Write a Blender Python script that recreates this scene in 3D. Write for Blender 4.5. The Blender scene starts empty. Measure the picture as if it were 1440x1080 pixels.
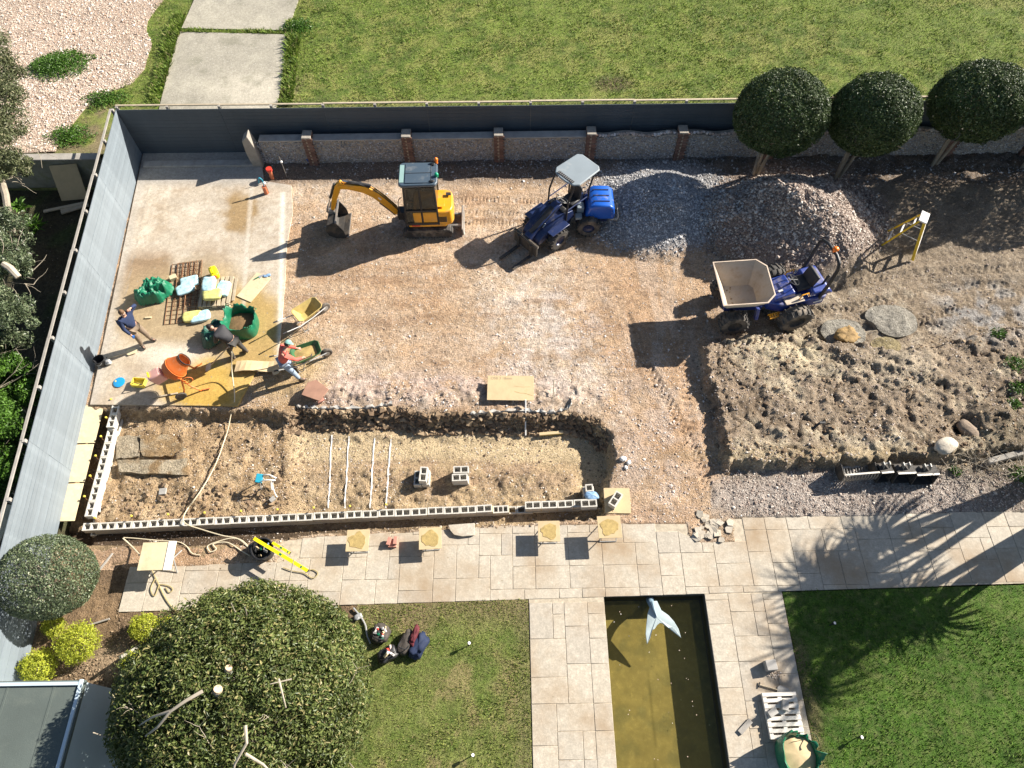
import bpy, bmesh, math, random
import numpy as np
from mathutils import Vector, Matrix, Euler
random.seed(7); np.random.seed(7)
C = bpy.context.scene.collection
SC = bpy.context.scene
rad = math.radians
# ------------------------------------------------------------------ camera, sky, sun, exposure
HC = 18.6; TILT = rad(30); ROLL = rad(-0.8); FPX = 990.0
cam_d = bpy.data.cameras.new('camera'); cam = bpy.data.objects.new('camera', cam_d); C.objects.link(cam)
cam_d.sensor_width = 36; cam_d.lens = 36*FPX/1440; cam_d.clip_end = 2000
RM = Matrix.Rotation(TILT, 4, 'X') @ Matrix.Rotation(ROLL, 4, 'Z')
cam.matrix_world = Matrix.Translation((0, 0, HC)) @ RM
SC.camera = cam
SUNV = Vector((1.55, .72, 1.0)).normalized()          # direction towards the sun
W = bpy.data.worlds.new('World'); SC.world = W; W.use_nodes = True
nt = W.node_tree; bg = nt.nodes['Background']
sky = nt.nodes.new('ShaderNodeTexSky'); sky.sky_type = 'NISHITA'; sky.sun_disc = False
sky.sun_elevation = math.asin(SUNV.z); sky.sun_rotation = math.atan2(SUNV.x, SUNV.y)
nt.links.new(sky.outputs[0], bg.inputs[0]); bg.inputs[1].default_value = 0.05
sl = bpy.data.lights.new('sun', 'SUN'); sl.energy = 5.0; sl.angle = rad(.5); sl.color = (1, .93, .83)
so = bpy.data.objects.new('sun', sl); C.objects.link(so); so.rotation_euler = SUNV.to_track_quat('Z', 'Y').to_euler()
SC.view_settings.view_transform = 'Standard'; SC.view_settings.look = 'None'
SC.view_settings.gamma = 1; SC.view_settings.use_curve_mapping = False
SC.view_settings.exposure = 1.22

def G(px, py, z=0.0):
    """a point of the place at height z, read off the photograph's 1440x1080 grid"""
    d = RM.to_3x3() @ Vector(((px-720)/FPX, (540-py)/FPX, -1)); t = (z-HC)/d.z
    return Vector((d.x*t, d.y*t, z))
_R = np.array(RM.to_3x3())
def PX(x, y, z=0.0):
    """survey grid coordinates of world points (arrays)"""
    v = np.stack([x, y, np.zeros_like(x)+z-HC], -1) @ _R
    return 720+FPX*v[..., 0]/-v[..., 2], 540-FPX*v[..., 1]/-v[..., 2]
def ang(a, b, z=0.0):
    p = G(*a, z); q = G(*b, z); return math.atan2(q.y-p.y, q.x-p.x)

# ------------------------------------------------------------------ noise
def _hash(ix, iy, s):
    h = (ix.astype(np.int64)*374761393 + iy.astype(np.int64)*668265263 + s*1442695041) & 0xffffffff
    h = ((h ^ (h >> 13))*1274126177) & 0xffffffff
    return ((h ^ (h >> 16)) & 0xffff)/65535.0
def vnoise(x, y, s=0):
    x0 = np.floor(x); y0 = np.floor(y); fx = x-x0; fy = y-y0
    fx = fx*fx*fx*(fx*(fx*6-15)+10); fy = fy*fy*fy*(fy*(fy*6-15)+10)
    a = _hash(x0, y0, s); b = _hash(x0+1, y0, s); c = _hash(x0, y0+1, s); d = _hash(x0+1, y0+1, s)
    return (a*(1-fx)+b*fx)*(1-fy)+(c*(1-fx)+d*fx)*fy
def fbm(x, y, freq, octv=4, s=0, gain=.5):
    r = 0; a = 1; t = 0
    for i in range(octv):
        c_, s_ = math.cos(.6*i+s), math.sin(.6*i+s)
        r = r+a*vnoise((x*c_-y*s_)*freq+17.3*i, (x*s_+y*c_)*freq-9.1*i, s+i*13); t += a; a *= gain; freq *= 2.03
    return r/t*2-1
def sst(a, b, x):
    t = np.clip((x-a)/(b-a), 0, 1); return t*t*(3-2*t)
def poly_sd(X, Y, poly):
    """signed distance, positive inside"""
    d2 = np.full(X.shape, 1e9); ins = np.zeros(X.shape, bool); n = len(poly)
    for i in range(n):
        ax, ay = poly[i][0], poly[i][1]; bx, by = poly[(i+1) % n][0], poly[(i+1) % n][1]
        ex, ey = bx-ax, by-ay; L = ex*ex+ey*ey+1e-12
        t = np.clip(((X-ax)*ex+(Y-ay)*ey)/L, 0, 1)
        d2 = np.minimum(d2, (X-ax-t*ex)**2+(Y-ay-t*ey)**2)
        c = ((ay > Y) != (by > Y)) & (X < (bx-ax)*(Y-ay)/(by-ay+1e-12)+ax); ins ^= c
    d = np.sqrt(d2); return np.where(ins, d, -d)
def near_poly(X, Y, poly):
    best = np.full(X.shape, 1e9); qx = X.copy(); qy = Y.copy(); n = len(poly)
    for i in range(n):
        ax, ay = poly[i][0], poly[i][1]; bx, by = poly[(i+1) % n][0], poly[(i+1) % n][1]
        ex, ey = bx-ax, by-ay; L = ex*ex+ey*ey+1e-12
        t = np.clip(((X-ax)*ex+(Y-ay)*ey)/L, 0, 1); cx = ax+t*ex; cy = ay+t*ey
        d = (X-cx)**2+(Y-cy)**2; m = d < best
        best = np.where(m, d, best); qx = np.where(m, cx, qx); qy = np.where(m, cy, qy)
    return qx, qy
def blob(px, py, cx, cy, rx, ry, soft=.35, a=0.0):
    """1 inside an ellipse of the survey grid, 0 outside"""
    c, s = math.cos(a), math.sin(a); dx = px-cx; dy = py-cy
    r = np.sqrt(((dx*c+dy*s)/rx)**2+((-dx*s+dy*c)/ry)**2); return 1-sst(1-soft, 1+soft, r)

# ------------------------------------------------------------------ materials
def newmat(name):
    m = bpy.data.materials.new(name); m.use_nodes = True
    return m, m.node_tree.nodes, m.node_tree.links, m.node_tree.nodes['Principled BSDF']
def mixc(N, L, typ, fac, a, b):
    n = N.new('ShaderNodeMix'); n.data_type = 'RGBA'; n.blend_type = typ
    for i, v in ((0, fac), (6, a), (7, b)):
        if hasattr(v, 'is_linked') or hasattr(v, 'node'): L.new(v, n.inputs[i])
        elif i == 0: n.inputs[0].default_value = v
        else: n.inputs[i].default_value = (*v, 1) if len(v) == 3 else v
    return n.outputs[2]
def noise(N, L, scale, detail=4, rough=.6, coord=None, typ='Object'):
    if coord is None:
        tc = N.new('ShaderNodeTexCoord'); coord = tc.outputs[typ]
    n = N.new('ShaderNodeTexNoise'); n.inputs['Scale'].default_value = scale; n.inputs['Detail'].default_value = detail
    n.inputs['Roughness'].default_value = rough; L.new(coord, n.inputs['Vector']); return n.outputs['Fac']
def ramp(N, L, src, stops):
    r = N.new('ShaderNodeValToRGB'); L.new(src, r.inputs[0]); e = r.color_ramp.elements
    while len(e) < len(stops): e.new(.5)
    for i, (p, c) in enumerate(stops):
        e[i].position = p; e[i].color = (c, c, c, 1) if not hasattr(c, '__len__') else (*c, 1)
    return r.outputs[0]
def mat(name, col, rough=.6, metal=0, var=.12, vs=3, bump=.0, bs=40, dirt=0, dcol=(.24, .19, .13), spec=.5, rnd=0.0, ds=2.5, isl=0.0, coat=0):
    m, N, L, B = newmat(name)
    n = noise(N, L, vs)
    c = ramp(N, L, n, [(.25, tuple(max(0, x*(1-var)) for x in col)), (.75, tuple(min(1, x*(1+var)) for x in col))])
    if rnd or isl:
        if isl: g = N.new('ShaderNodeNewGeometry'); src = g.outputs['Random Per Island']; rv = isl
        else: g = N.new('ShaderNodeObjectInfo'); src = g.outputs['Random']; rv = rnd
        rr = ramp(N, L, src, [(0, 1-rv), (1, 1)]); c = mixc(N, L, 'MULTIPLY', 1.0, c, rr)
    if dirt:
        d = noise(N, L, ds, 6, .7); f = ramp(N, L, d, [(.62-.35*dirt, 0), (.78-.2*dirt, min(1, .4+dirt))])
        c = mixc(N, L, 'MIX', f, c, dcol)
        rf = ramp(N, L, d, [(.62-.35*dirt, rough), (.78-.2*dirt, .85)]); L.new(rf, B.inputs['Roughness'])
    else: B.inputs['Roughness'].default_value = rough
    L.new(c, B.inputs['Base Color']); B.inputs['Metallic'].default_value = metal
    B.inputs['Specular IOR Level'].default_value = spec; B.inputs['Coat Weight'].default_value = coat
    if bump:
        b = N.new('ShaderNodeBump'); b.inputs['Strength'].default_value = bump; b.inputs['Distance'].default_value = .02
        L.new(noise(N, L, bs, 5, .65), b.inputs['Height']); L.new(b.outputs[0], B.inputs['Normal'])
    return m
def earth(name, bump=1.0, speck=.35, speck_col=(.62, .57, .5), fine=26, rough=.95, dark=.5, vor=22, bdist=.03, attr=True, base=(.3, .2, .1), hue=None, rnd=0):
    """soil, concrete and turf sheets: the colour comes from the 'col' attribute, grain from noise"""
    m, N, L, B = newmat(name)
    if attr:
        a = N.new('ShaderNodeAttribute'); a.attribute_name = 'col'; c = a.outputs['Color']
    else:
        r_ = N.new('ShaderNodeRGB'); r_.outputs[0].default_value = (*base, 1); c = r_.outputs[0]
    g = N.new('ShaderNodeNewGeometry'); P_ = g.outputs['Position']
    n1 = noise(N, L, 1.1, 6, .62, P_); n2 = noise(N, L, fine/3, 5, .7, P_); n3 = noise(N, L, fine, 4, .7, P_)
    c = mixc(N, L, 'MULTIPLY', 1.0, c, ramp(N, L, n1, [(.3, 1-dark*.45), (.7, 1+dark*.15)]))
    c = mixc(N, L, 'MULTIPLY', 1.0, c, ramp(N, L, n2, [(.32, 1-dark*.6), (.5, 1.0), (.72, 1.25)]))
    c = mixc(N, L, 'MULTIPLY', 1.0, c, ramp(N, L, n3, [(.3, 1-dark*.7), (.55, 1.0), (.75, 1.3)]))
    if rnd:
        oi = N.new('ShaderNodeObjectInfo'); c = mixc(N, L, 'MULTIPLY', 1.0, c, ramp(N, L, oi.outputs['Random'], [(0, (1-rnd, 1-rnd, 1-rnd*.9)), (.5, (1, .985, .96)), (1, (1, 1, 1))]))
    if hue: c = mixc(N, L, 'MIX', ramp(N, L, noise(N, L, hue[1], 5, .6, P_), [(.45, 0), (.68, hue[2])]), c, hue[0])
    v = N.new('ShaderNodeTexVoronoi'); v.inputs['Scale'].default_value = vor; L.new(P_, v.inputs['Vector'])
    if speck:
        s = ramp(N, L, v.outputs['Distance'], [(.12, 1), (.26, 0)])
        sep = N.new('ShaderNodeSeparateColor'); L.new(v.outputs['Color'], sep.inputs[0])
        s2 = ramp(N, L, sep.outputs[0], [(1-speck, 0), (1-speck+.05, 1)])
        s = mixc(N, L, 'MULTIPLY', 1.0, s, s2); c = mixc(N, L, 'MIX', s, c, speck_col)
    L.new(c, B.inputs['Base Color']); B.inputs['Roughness'].default_value = rough; B.inputs['Specular IOR Level'].default_value = .25
    if bump:
        b = N.new('ShaderNodeBump'); b.inputs['Strength'].default_value = bump; b.inputs['Distance'].default_value = bdist
        hmix = mixc(N, L, 'ADD', .8, n3, n2); L.new(hmix, b.inputs['Height']); L.new(b.outputs[0], B.inputs['Normal'])
    return m
def leafmat(name, c0, c1, rough=.4, trans=.25, spec=.5, stray=None):
    m, N, L, B = newmat(name)
    g = N.new('ShaderNodeNewGeometry')
    st = [(0, c0), (.85, c1)] + ([(.93, stray)] if stray else [])
    c = ramp(N, L, g.outputs['Random Per Island'], st)
    n = noise(N, L, 1.6, 3, .6); c = mixc(N, L, 'MULTIPLY', 1.0, c, ramp(N, L, n, [(.3, .7), (.7, 1.25)]))
    L.new(c, B.inputs['Base Color']); B.inputs['Roughness'].default_value = rough; B.inputs['Specular IOR Level'].default_value = spec
    t = N.new('ShaderNodeBsdfTranslucent'); L.new(c, t.inputs[0])
    mx = N.new('ShaderNodeMixShader'); mx.inputs[0].default_value = trans
    L.new(B.outputs[0], mx.inputs[1]); L.new(t.outputs[0], mx.inputs[2])
    L.new(mx.outputs[0], N['Material Output'].inputs[0]); return m

# ------------------------------------------------------------------ object helpers
def tag(o, label=None, cat=None, group=None, kind=None):
    if label: o['label'] = label
    if cat: o['category'] = cat
    if group: o['group'] = group
    if kind: o['kind'] = kind
    return o
def thing(name, label, cat, loc=(0, 0, 0), rz=0, group=None):
    o = bpy.data.objects.new(name, None); C.objects.link(o); o.empty_display_size = .1
    o.location = loc; o.rotation_euler = (0, 0, rz); return tag(o, label, cat, group)
def link(name, me, m=None, parent=None, loc=None, rot=None):
    o = bpy.data.objects.new(name, me); C.objects.link(o)
    if m is not None and not me.materials: me.materials.append(m)
    if parent: o.parent = parent
    if loc is not None: o.location = loc
    if rot is not None: o.rotation_euler = rot
    return o
def copy_tree(o, parent=None):
    c = o.copy(); C.objects.link(c); c.parent = parent
    for ch in list(o.children): copy_tree(ch, c)
    return c
def frame(d):
    d = Vector(d).normalized(); a = Vector((0, 0, 1)) if abs(d.z) < .95 else Vector((1, 0, 0))
    u = d.cross(a).normalized(); return u, d.cross(u).normalized()
class MB:
    def __init__(s): s.v = []; s.f = []
    def add(s, vs, fs):
        b = len(s.v); s.v += [tuple(v) for v in vs]; s.f += [tuple(i+b for i in f) for f in fs]; return s
    def box(s, c, d, rot=None, taper=1.0):
        x, y, z = d[0]/2, d[1]/2, d[2]/2; t = taper
        vs = [Vector(p) for p in ((-x, -y, -z), (x, -y, -z), (x, y, -z), (-x, y, -z), (-x*t, -y*t, z), (x*t, -y*t, z), (x*t, y*t, z), (-x*t, y*t, z))]
        if rot is not None:
            R = Euler(rot).to_matrix(); vs = [R @ v for v in vs]
        c = Vector(c)
        return s.add([v+c for v in vs], [(0, 3, 2, 1), (4, 5, 6, 7), (0, 1, 5, 4), (1, 2, 6, 5), (2, 3, 7, 6), (3, 0, 4, 7)])
    def cyl(s, a, b, r, r2=None, n=14, cap=True):
        a = Vector(a); b = Vector(b); r2 = r if r2 is None else r2; u, w = frame(b-a); vs = []
        for p, q in ((a, r), (b, r2)):
            for i in range(n):
                t = 2*math.pi*i/n; vs.append(p+(u*math.cos(t)+w*math.sin(t))*q)
        fs = [(i, (i+1) % n, n+(i+1) % n, n+i) for i in range(n)]
        if cap: fs += [tuple(range(n))[::-1], tuple(range(n, 2*n))]
        return s.add(vs, fs)
    def tube(s, pts, r, n=8, cap=True):
        pts = [Vector(p) for p in pts]; rs = r if hasattr(r, '__len__') else [r]*len(pts); vs = []; u = None
        for k, p in enumerate(pts):
            d = (pts[min(k+1, len(pts)-1)]-pts[max(k-1, 0)]).normalized()
            if u is None: u, w = frame(d)
            else: u = (u-d*u.dot(d)).normalized(); w = d.cross(u)
            for i in range(n):
                t = 2*math.pi*i/n; vs.append(p+(u*math.cos(t)+w*math.sin(t))*rs[k])
        fs = [(k*n+i, k*n+(i+1) % n, (k+1)*n+(i+1) % n, (k+1)*n+i) for k in range(len(pts)-1) for i in range(n)]
        if cap: fs += [tuple(range(n))[::-1], tuple(range((len(pts)-1)*n, len(pts)*n))]
        return s.add(vs, fs)
    def lathe(s, prof, n=20, c=(0, 0, 0), axis=(0, 0, 1), cap=False):
        ax = Vector(axis).normalized(); u, w = frame(ax); c = Vector(c); vs = []
        for r, h in prof:
            for i in range(n):
                t = 2*math.pi*i/n; vs.append(c+ax*h+(u*math.cos(t)+w*math.sin(t))*r)
        fs = [(k*n+i, k*n+(i+1) % n, (k+1)*n+(i+1) % n, (k+1)*n+i) for k in range(len(prof)-1) for i in range(n)]
        if cap: fs += [tuple(range(n))[::-1], tuple(range((len(prof)-1)*n, len(prof)*n))]
        return s.add(vs, fs)
    def prism(s, poly, a, b, plane='xy'):
        n = len(poly)
        def T(p, h): return {'xy': (p[0], p[1], h), 'xz': (p[0], h, p[1]), 'yz': (h, p[0], p[1])}[plane]
        return s.add([T(p, a) for p in poly]+[T(p, b) for p in poly], [tuple(range(n))[::-1], tuple(range(n, 2*n))]+[(i, (i+1) % n, n+(i+1) % n, n+i) for i in range(n)])
    def ball(s, c, r, n=12, m=8, rot=None):
        r = r if hasattr(r, '__len__') else (r, r, r); vs = []; R = Euler(rot).to_matrix() if rot else None; c = Vector(c)
        for j in range(m+1):
            p = math.pi*j/m
            for i in range(n):
                t = 2*math.pi*i/n; v = Vector((r[0]*math.sin(p)*math.cos(t), r[1]*math.sin(p)*math.sin(t), r[2]*math.cos(p)))
                vs.append((R @ v if R else v)+c)
        return s.add(vs, [(j*n+i, (j+1)*n+i, (j+1)*n+(i+1) % n, j*n+(i+1) % n) for j in range(m) for i in range(n)])
    def loft(s, rings, cap=True):
        n = len(rings[0]); vs = [v for r in rings for v in r]
        fs = [(k*n+i, k*n+(i+1) % n, (k+1)*n+(i+1) % n, (k+1)*n+i) for k in range(len(rings)-1) for i in range(n)]
        if cap: fs += [tuple(range(n))[::-1], tuple(range((len(rings)-1)*n, len(rings)*n))]
        return s.add(vs, fs)
    def mesh(s, name, m=None, smooth=False, fix=True):
        me = bpy.data.meshes.new(name); me.from_pydata(s.v, [], s.f)
        if fix:
            b = bmesh.new(); b.from_mesh(me); bmesh.ops.remove_doubles(b, verts=b.verts, dist=1e-5)
            bmesh.ops.recalc_face_normals(b, faces=b.faces); b.to_mesh(me); b.free()
        if m: me.materials.append(m)
        if smooth:
            me.shade_smooth()
            try: me.set_sharp_from_angle(angle=rad(40))
            except Exception: pass
        me.update(); return me
    def build(s, name, m=None, parent=None, smooth=False, bevel=0, seg=2, loc=None, rot=None):
        o = link(name, s.mesh(name, m, smooth or bevel > 0), None, parent, loc, rot)
        if bevel:
            bv = o.modifiers.new('bevel', 'BEVEL'); bv.width = bevel; bv.segments = seg; bv.limit_method = 'ANGLE'; bv.angle_limit = rad(35)
        return o
def grid_mesh(name, V, F, m, col=None, smooth=True):
    """numpy verts (n,3), faces (k,3|4)"""
    me = bpy.data.meshes.new(name); nv = len(V); nf, k = F.shape
    me.vertices.add(nv); me.vertices.foreach_set('co', np.ascontiguousarray(V, np.float32).ravel())
    me.loops.add(nf*k); me.loops.foreach_set('vertex_index', np.ascontiguousarray(F, np.int32).ravel())
    me.polygons.add(nf); me.polygons.foreach_set('loop_start', np.arange(0, nf*k, k, dtype=np.int32))
    me.polygons.foreach_set('loop_total', np.full(nf, k, np.int32))
    me.polygons.foreach_set('use_smooth', np.full(nf, smooth))
    me.update(calc_edges=True)
    if col is not None:
        a = me.attributes.new('col', 'FLOAT_COLOR', 'POINT'); c4 = np.ones((nv, 4), np.float32); c4[:, :3] = col; a.data.foreach_set('color', c4.ravel())
    if m: me.materials.append(m)
    return me
def sheet(name, poly, step, zf, cf, m, skirt=0, parent=None, smooth=True):
    xs = [p[0] for p in poly]; ys = [p[1] for p in poly]
    gx = np.arange(min(xs)-step, max(xs)+2*step, step); gy = np.arange(min(ys)-step, max(ys)+2*step, step)
    X, Y = np.meshgrid(gx, gy); nx = len(gx); ny = len(gy)
    sd = poly_sd(X, Y, poly); ins = sd > 0
    q = ins[:-1, :-1] | ins[1:, :-1] | ins[:-1, 1:] | ins[1:, 1:]
    qx, qy = near_poly(X, Y, poly); X = np.where(ins, X, qx); Y = np.where(ins, Y, qy)
    idx = np.arange(nx*ny).reshape(ny, nx)
    F = np.stack([idx[:-1, :-1][q], idx[:-1, 1:][q], idx[1:, 1:][q], idx[1:, :-1][q]], -1)
    Z = zf(X, Y)+np.zeros_like(X); used = np.unique(F); rm = np.zeros(nx*ny, np.int64)-1; rm[used] = np.arange(len(used))
    V = np.stack([X.ravel(), Y.ravel(), Z.ravel()], -1)[used]; F = rm[F]
    col = None
    if cf is not None:
        px, py = PX(X, Y, Z); col = cf(X, Y, px, py); col = np.stack([np.broadcast_to(c, X.shape).ravel()[used] for c in col], -1)
    if skirt:
        P_ = []
        n = len(poly)
        for i in range(n):
            a = np.array(poly[i][:2], float); b = np.array(poly[(i+1) % n][:2], float); k = max(1, int(np.hypot(*(b-a))/step/2))
            for j in range(k): P_.append(a+(b-a)*j/k)
        P_ = np.array(P_); z = zf(P_[:, 0], P_[:, 1])+np.zeros(len(P_)); b0 = len(V); k = len(P_)
        V = np.concatenate([V, np.c_[P_, z], np.c_[P_, z-skirt]]); i = np.arange(k)
        F = np.concatenate([F, np.stack([b0+i, b0+(i+1) % k, b0+k+(i+1) % k, b0+k+i], -1)])
        if col is not None:
            pp, qq = PX(P_[:, 0], P_[:, 1], z); c2 = cf(P_[:, 0], P_[:, 1], pp, qq); c2 = np.stack([np.broadcast_to(c, (k,)) for c in c2], -1)
            col = np.concatenate([col, c2, c2])
    return link(name, grid_mesh(name, V, F, m, col, smooth), None, parent)
def rotmats(n, full=True):
    q = np.random.normal(size=(n, 4)); q /= np.linalg.norm(q, axis=1)[:, None]; w, x, y, z = q.T
    return np.stack([1-2*(y*y+z*z), 2*(x*y-z*w), 2*(x*z+y*w), 2*(x*y+z*w), 1-2*(x*x+z*z), 2*(y*z-x*w), 2*(x*z-y*w), 2*(y*z+x*w), 1-2*(x*x+y*y)], -1).reshape(n, 3, 3)
OCT_V = np.array([(1, 0, 0), (-1, 0, 0), (0, 1, 0), (0, -1, 0), (0, 0, 1), (0, 0, -1)], float)
OCT_F = np.array([(0, 2, 4), (2, 1, 4), (1, 3, 4), (3, 0, 4), (2, 0, 5), (1, 2, 5), (3, 1, 5), (0, 3, 5)])
CUB_V = np.array([(x, y, z) for x in (-.75, .75) for y in (-.7, .7) for z in (-.55, .55)], float)
CUB_F = np.array([(0, 1, 3), (0, 3, 2), (4, 6, 7), (4, 7, 5), (0, 4, 5), (0, 5, 1), (2, 3, 7), (2, 7, 6), (0, 2, 6), (0, 6, 4), (1, 5, 7), (1, 7, 3)])
def scatter(name, P_, size, m, parent=None, cube=False, flat=.6, jit=.3, smooth=False):
    n = len(P_); bv, bf = (CUB_V, CUB_F) if cube else (OCT_V, OCT_F); k = len(bv)
    v = bv[None]*(1+np.random.uniform(-jit, jit, (n, k, 3)))*np.asarray(size).reshape(-1, 1, 1)
    v = np.einsum('nij,nkj->nki', rotmats(n), v); v[:, :, 2] *= flat; v += P_[:, None]
    F = (bf[None]+(np.arange(n)*k)[:, None, None]).reshape(-1, 3)
    return link(name, grid_mesh(name, v.reshape(-1, 3), F, m, None, smooth), None, parent)
def leaves(name, P_, nrm, ln, wd, m, parent=None, spread=.6, fold=.0):
    """a pointed two-triangle leaf at each point, facing roughly along nrm"""
    n = len(P_); nr = nrm+np.random.normal(size=(n, 3))*spread; nr /= np.linalg.norm(nr, axis=1)[:, None]
    t = np.cross(nr, np.random.normal(size=(n, 3))); t /= np.linalg.norm(t, axis=1)[:, None]; b = np.cross(nr, t)
    l = (ln*np.random.uniform(.65, 1.3, n))[:, None]; w = (wd*np.random.uniform(.7, 1.3, n))[:, None]
    v = np.stack([P_-t*l/2, P_+b*w/2+nr*w*.25, P_+t*l/2, P_-b*w/2+nr*w*.25], 1)
    i = (np.arange(n)*4)[:, None]; F = np.concatenate([i+np.array([[0, 1, 2]]), i+np.array([[0, 2, 3]])])
    return link(name, grid_mesh(name, v.reshape(-1, 3), F, m, None, False), None, parent)
def on_ball(n, c, r, lump=.1, lf=1.5, seed=0, lo=-.8, thick=.12):
    """points and normals on a lumpy ellipsoid shell"""
    z = np.random.uniform(lo, 1, n); t = np.random.uniform(0, 2*math.pi, n); s = np.sqrt(1-z*z)
    d = np.stack([s*np.cos(t), s*np.sin(t), z], -1)
    k = 1+lump*fbm(d[:, 0]*lf+d[:, 2]*.7*lf+5, d[:, 1]*lf-d[:, 2]*.9*lf+5, 1.6, 3, seed)
    k *= 1-np.abs(np.random.normal(size=n))*thick
    r = np.array(r); P_ = d*r*k[:, None]+np.array(c); nn = d/r; nn /= np.linalg.norm(nn, axis=1)[:, None]; return P_, nn
# ------------------------------------------------------------------ the ground of the site
def mixm(c, m, n):
    return tuple(a*(1-m)+b*m for a, b in zip(c, n))
WF0 = Vector((-13.86, 21.0)); WF1 = Vector((-12.05, 1.6))                # foot of the long west fence
def wfx(y): return WF0.x+(WF1.x-WF0.x)*(WF0.y-y)/(WF0.y-WF1.y)
def gp(L_, z=0): return [(G(*p, z).x, G(*p, z).y) for p in L_]
PIT = gp([(118, 572), (335, 573), (372, 572), (405, 582), (418, 571), (480, 575), (560, 571), (600, 580), (660, 578), (740, 580), (800, 577), (845, 588),
          (862, 612), (868, 650), (856, 690), (858, 716), (850, 731), (700, 740), (560, 748), (450, 752), (380, 762), (300, 772), (200, 768), (110, 775), (60, 765)])
PLAT = gp([(985, 492), (1040, 478), (1110, 470), (1180, 486), (1260, 500), (1330, 480), (1600, 430), (1700, 600), (1500, 640), (1420, 640), (1335, 650), (1200, 656), (1018, 662), (1008, 610), (992, 560)])
def terrain(X, Y):
    px, py = PX(X, Y); n1 = fbm(X, Y, .8, 4, 1); n2 = fbm(X, Y, 3.2, 4, 2); n3 = fbm(X, Y, 9, 3, 3)
    rid = 1-np.abs(fbm(X, Y, 4.5, 4, 9))*2
    z = .03*n1+.018*n2+.012*n3
    # rough, rutted ground to the east
    east = sst(1000, 1150, px); ne = sst(430, 380, py)
    z = z+east*(.03*n2+.025*rid*n1+.014*n3)
    z = z+(1-east)*(.012*fbm(X, Y, 5, 3, 17)+.016*fbm(X*.4, Y*2, 2, 3, 18))
    # wheel ruts with tyre lug prints
    def rut(x0, y0, x1, y1, w, d, per, skew=0):
        a = G(x0, y0); b = G(x1, y1); L_ = (b-a).length; ux, uy = (b.x-a.x)/L_, (b.y-a.y)/L_
        s = (X-a.x)*ux+(Y-a.y)*uy; t = -(X-a.x)*uy+(Y-a.y)*ux+.12*np.sin(s*.9+x0); m = sst(w, w*.55, np.abs(t))*sst(-.3, .3, s)*sst(L_+.3, L_-.3, s)
        edge = np.exp(-((np.abs(t)-w*1.15)/(w*.35))**2)*sst(-.3, .3, s)*sst(L_+.3, L_-.3, s)
        brk = .35+.65*sst(-.25, .25, n1)
        return -d*m+d*.5*edge+m*.03*brk*np.sin(2*math.pi*(s+skew*np.abs(t))/per)
    for r in ((645, 285, 990, 278, .16, .02, .13), (645, 318, 985, 306, .16, .02, .13), (650, 298, 860, 318, .13, .01, .13),
              (990, 455, 1420, 398, .2, .05, .2, 1), (1000, 478, 1440, 446, .2, .05, .2, 1), (1190, 400, 1440, 372, .2, .035, .2, -1),
              (1010, 500, 1160, 468, .18, .04, .2, 1), (1240, 470, 1440, 405, .22, .05, .2, 1), (880, 440, 1000, 700, .2, .02, .2, 1), (940, 420, 985, 640, .18, .015, .2),
              (1120, 500, 1330, 560, .2, .035, .2, 1), (470, 250, 560, 248, .15, .01, .13)):
        z = z+rut(*r)
    z = z-.06*blob(px, py, 1350, 404, 60, 14, .5)-.05*blob(px, py, 1390, 440, 50, 16, .5)          # puddled hollow
    # old garden layer left standing to the south-east
    sd = poly_sd(X, Y, PLAT)+.13*n2+.03*n3+.14*n1
    z = z+sst(-.05, .2, sd)*(.36+.07*n1+.05*n2+.02*rid*n2+.02*fbm(X, Y, 6.5, 3, 19)-.07*np.exp(-(fbm(X, Y, .9, 3, 27)/.03)**2))*sst(1900, 1500, px)
    z = z-.07*sst(.5, 0, np.abs(sd-(-.25)))*(sd < 0)*sst(1100, 950, px)*.6
    # heaps
    def heap(cx, cy, r, h, sx=1, p=1.4, zz=0):
        g = G(cx, cy, zz); d = np.sqrt(((X-g.x)/(r*sx))**2+((Y-g.y)/r)**2)+.16*n1+.05*n2; return h*np.clip(1-d, 0, 1)**p
    z = z+heap(925, 300, 2.3, 1.0, 1.0, 1.0)-heap(920, 292, .75, .45)+heap(1050, 305, 1.6, .7, 1.2, 1.0)
    z = z+heap(1122, 330, 2.7, 1.9, 1.08, .8)+heap(1090, 338, 1.5, .55, 1.1, 1)+heap(1010, 300, .8, .35)
    z = z+heap(1440, 560, 1.6, .3)+heap(1400, 600, 1.0, .3)-heap(1350, 606, .5, .45, 1.3)
    z = z+sst(262, 235, py)*sst(400, 900, px)*(.06*n2+.10*np.clip(n1, 0, 1))
    # stony windrow at the lip of the excavation
    sp = poly_sd(X, Y, PIT)
    lip = np.exp(-((sp+.45)/.42)**2)*sst(600, 540, py+30*0)*sst(395, 430, px)*sst(900, 800, px)*(py < 600)
    z = z+lip*(.12+.09*n2+.06*n3)
    # the excavation
    spn = sp+.10*n2+.07*n3-.05*np.abs(rid)*(py < 600)
    wv = np.where((py > 700), .10, .16); pit = sst(-.02, 1, spn/wv*.55)
    west = sst(430, 395, px+18*n1)
    fl = -.50+.05*n1+.035*n2+.02*n3
    fl = fl+west*(.17+.10*n1+.05*n2+.02*rid*n2)
    mound = blob(px, py, 620, 682, 225, 34, .35)*(1-west); fl = fl+mound*(.10+.05*n2+.03*n3)
    bench = sst(14, 0, np.abs(py-628)-14+6*n2)*sst(400, 425, px)*(1-mound); fl = fl*(1-bench)+bench*(-.58+.003*n3)
    ear = sst(806, 822, px+8*n2)*(py > 590); fl = fl*(1-ear)+ear*(-.62+.005*n3)
    strench = sst(-6, 2, py-(745-.048*(px-105))+2+3*n2)*sst(880, 860, px); fl = fl*(1-strench)-.40*strench
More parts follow.
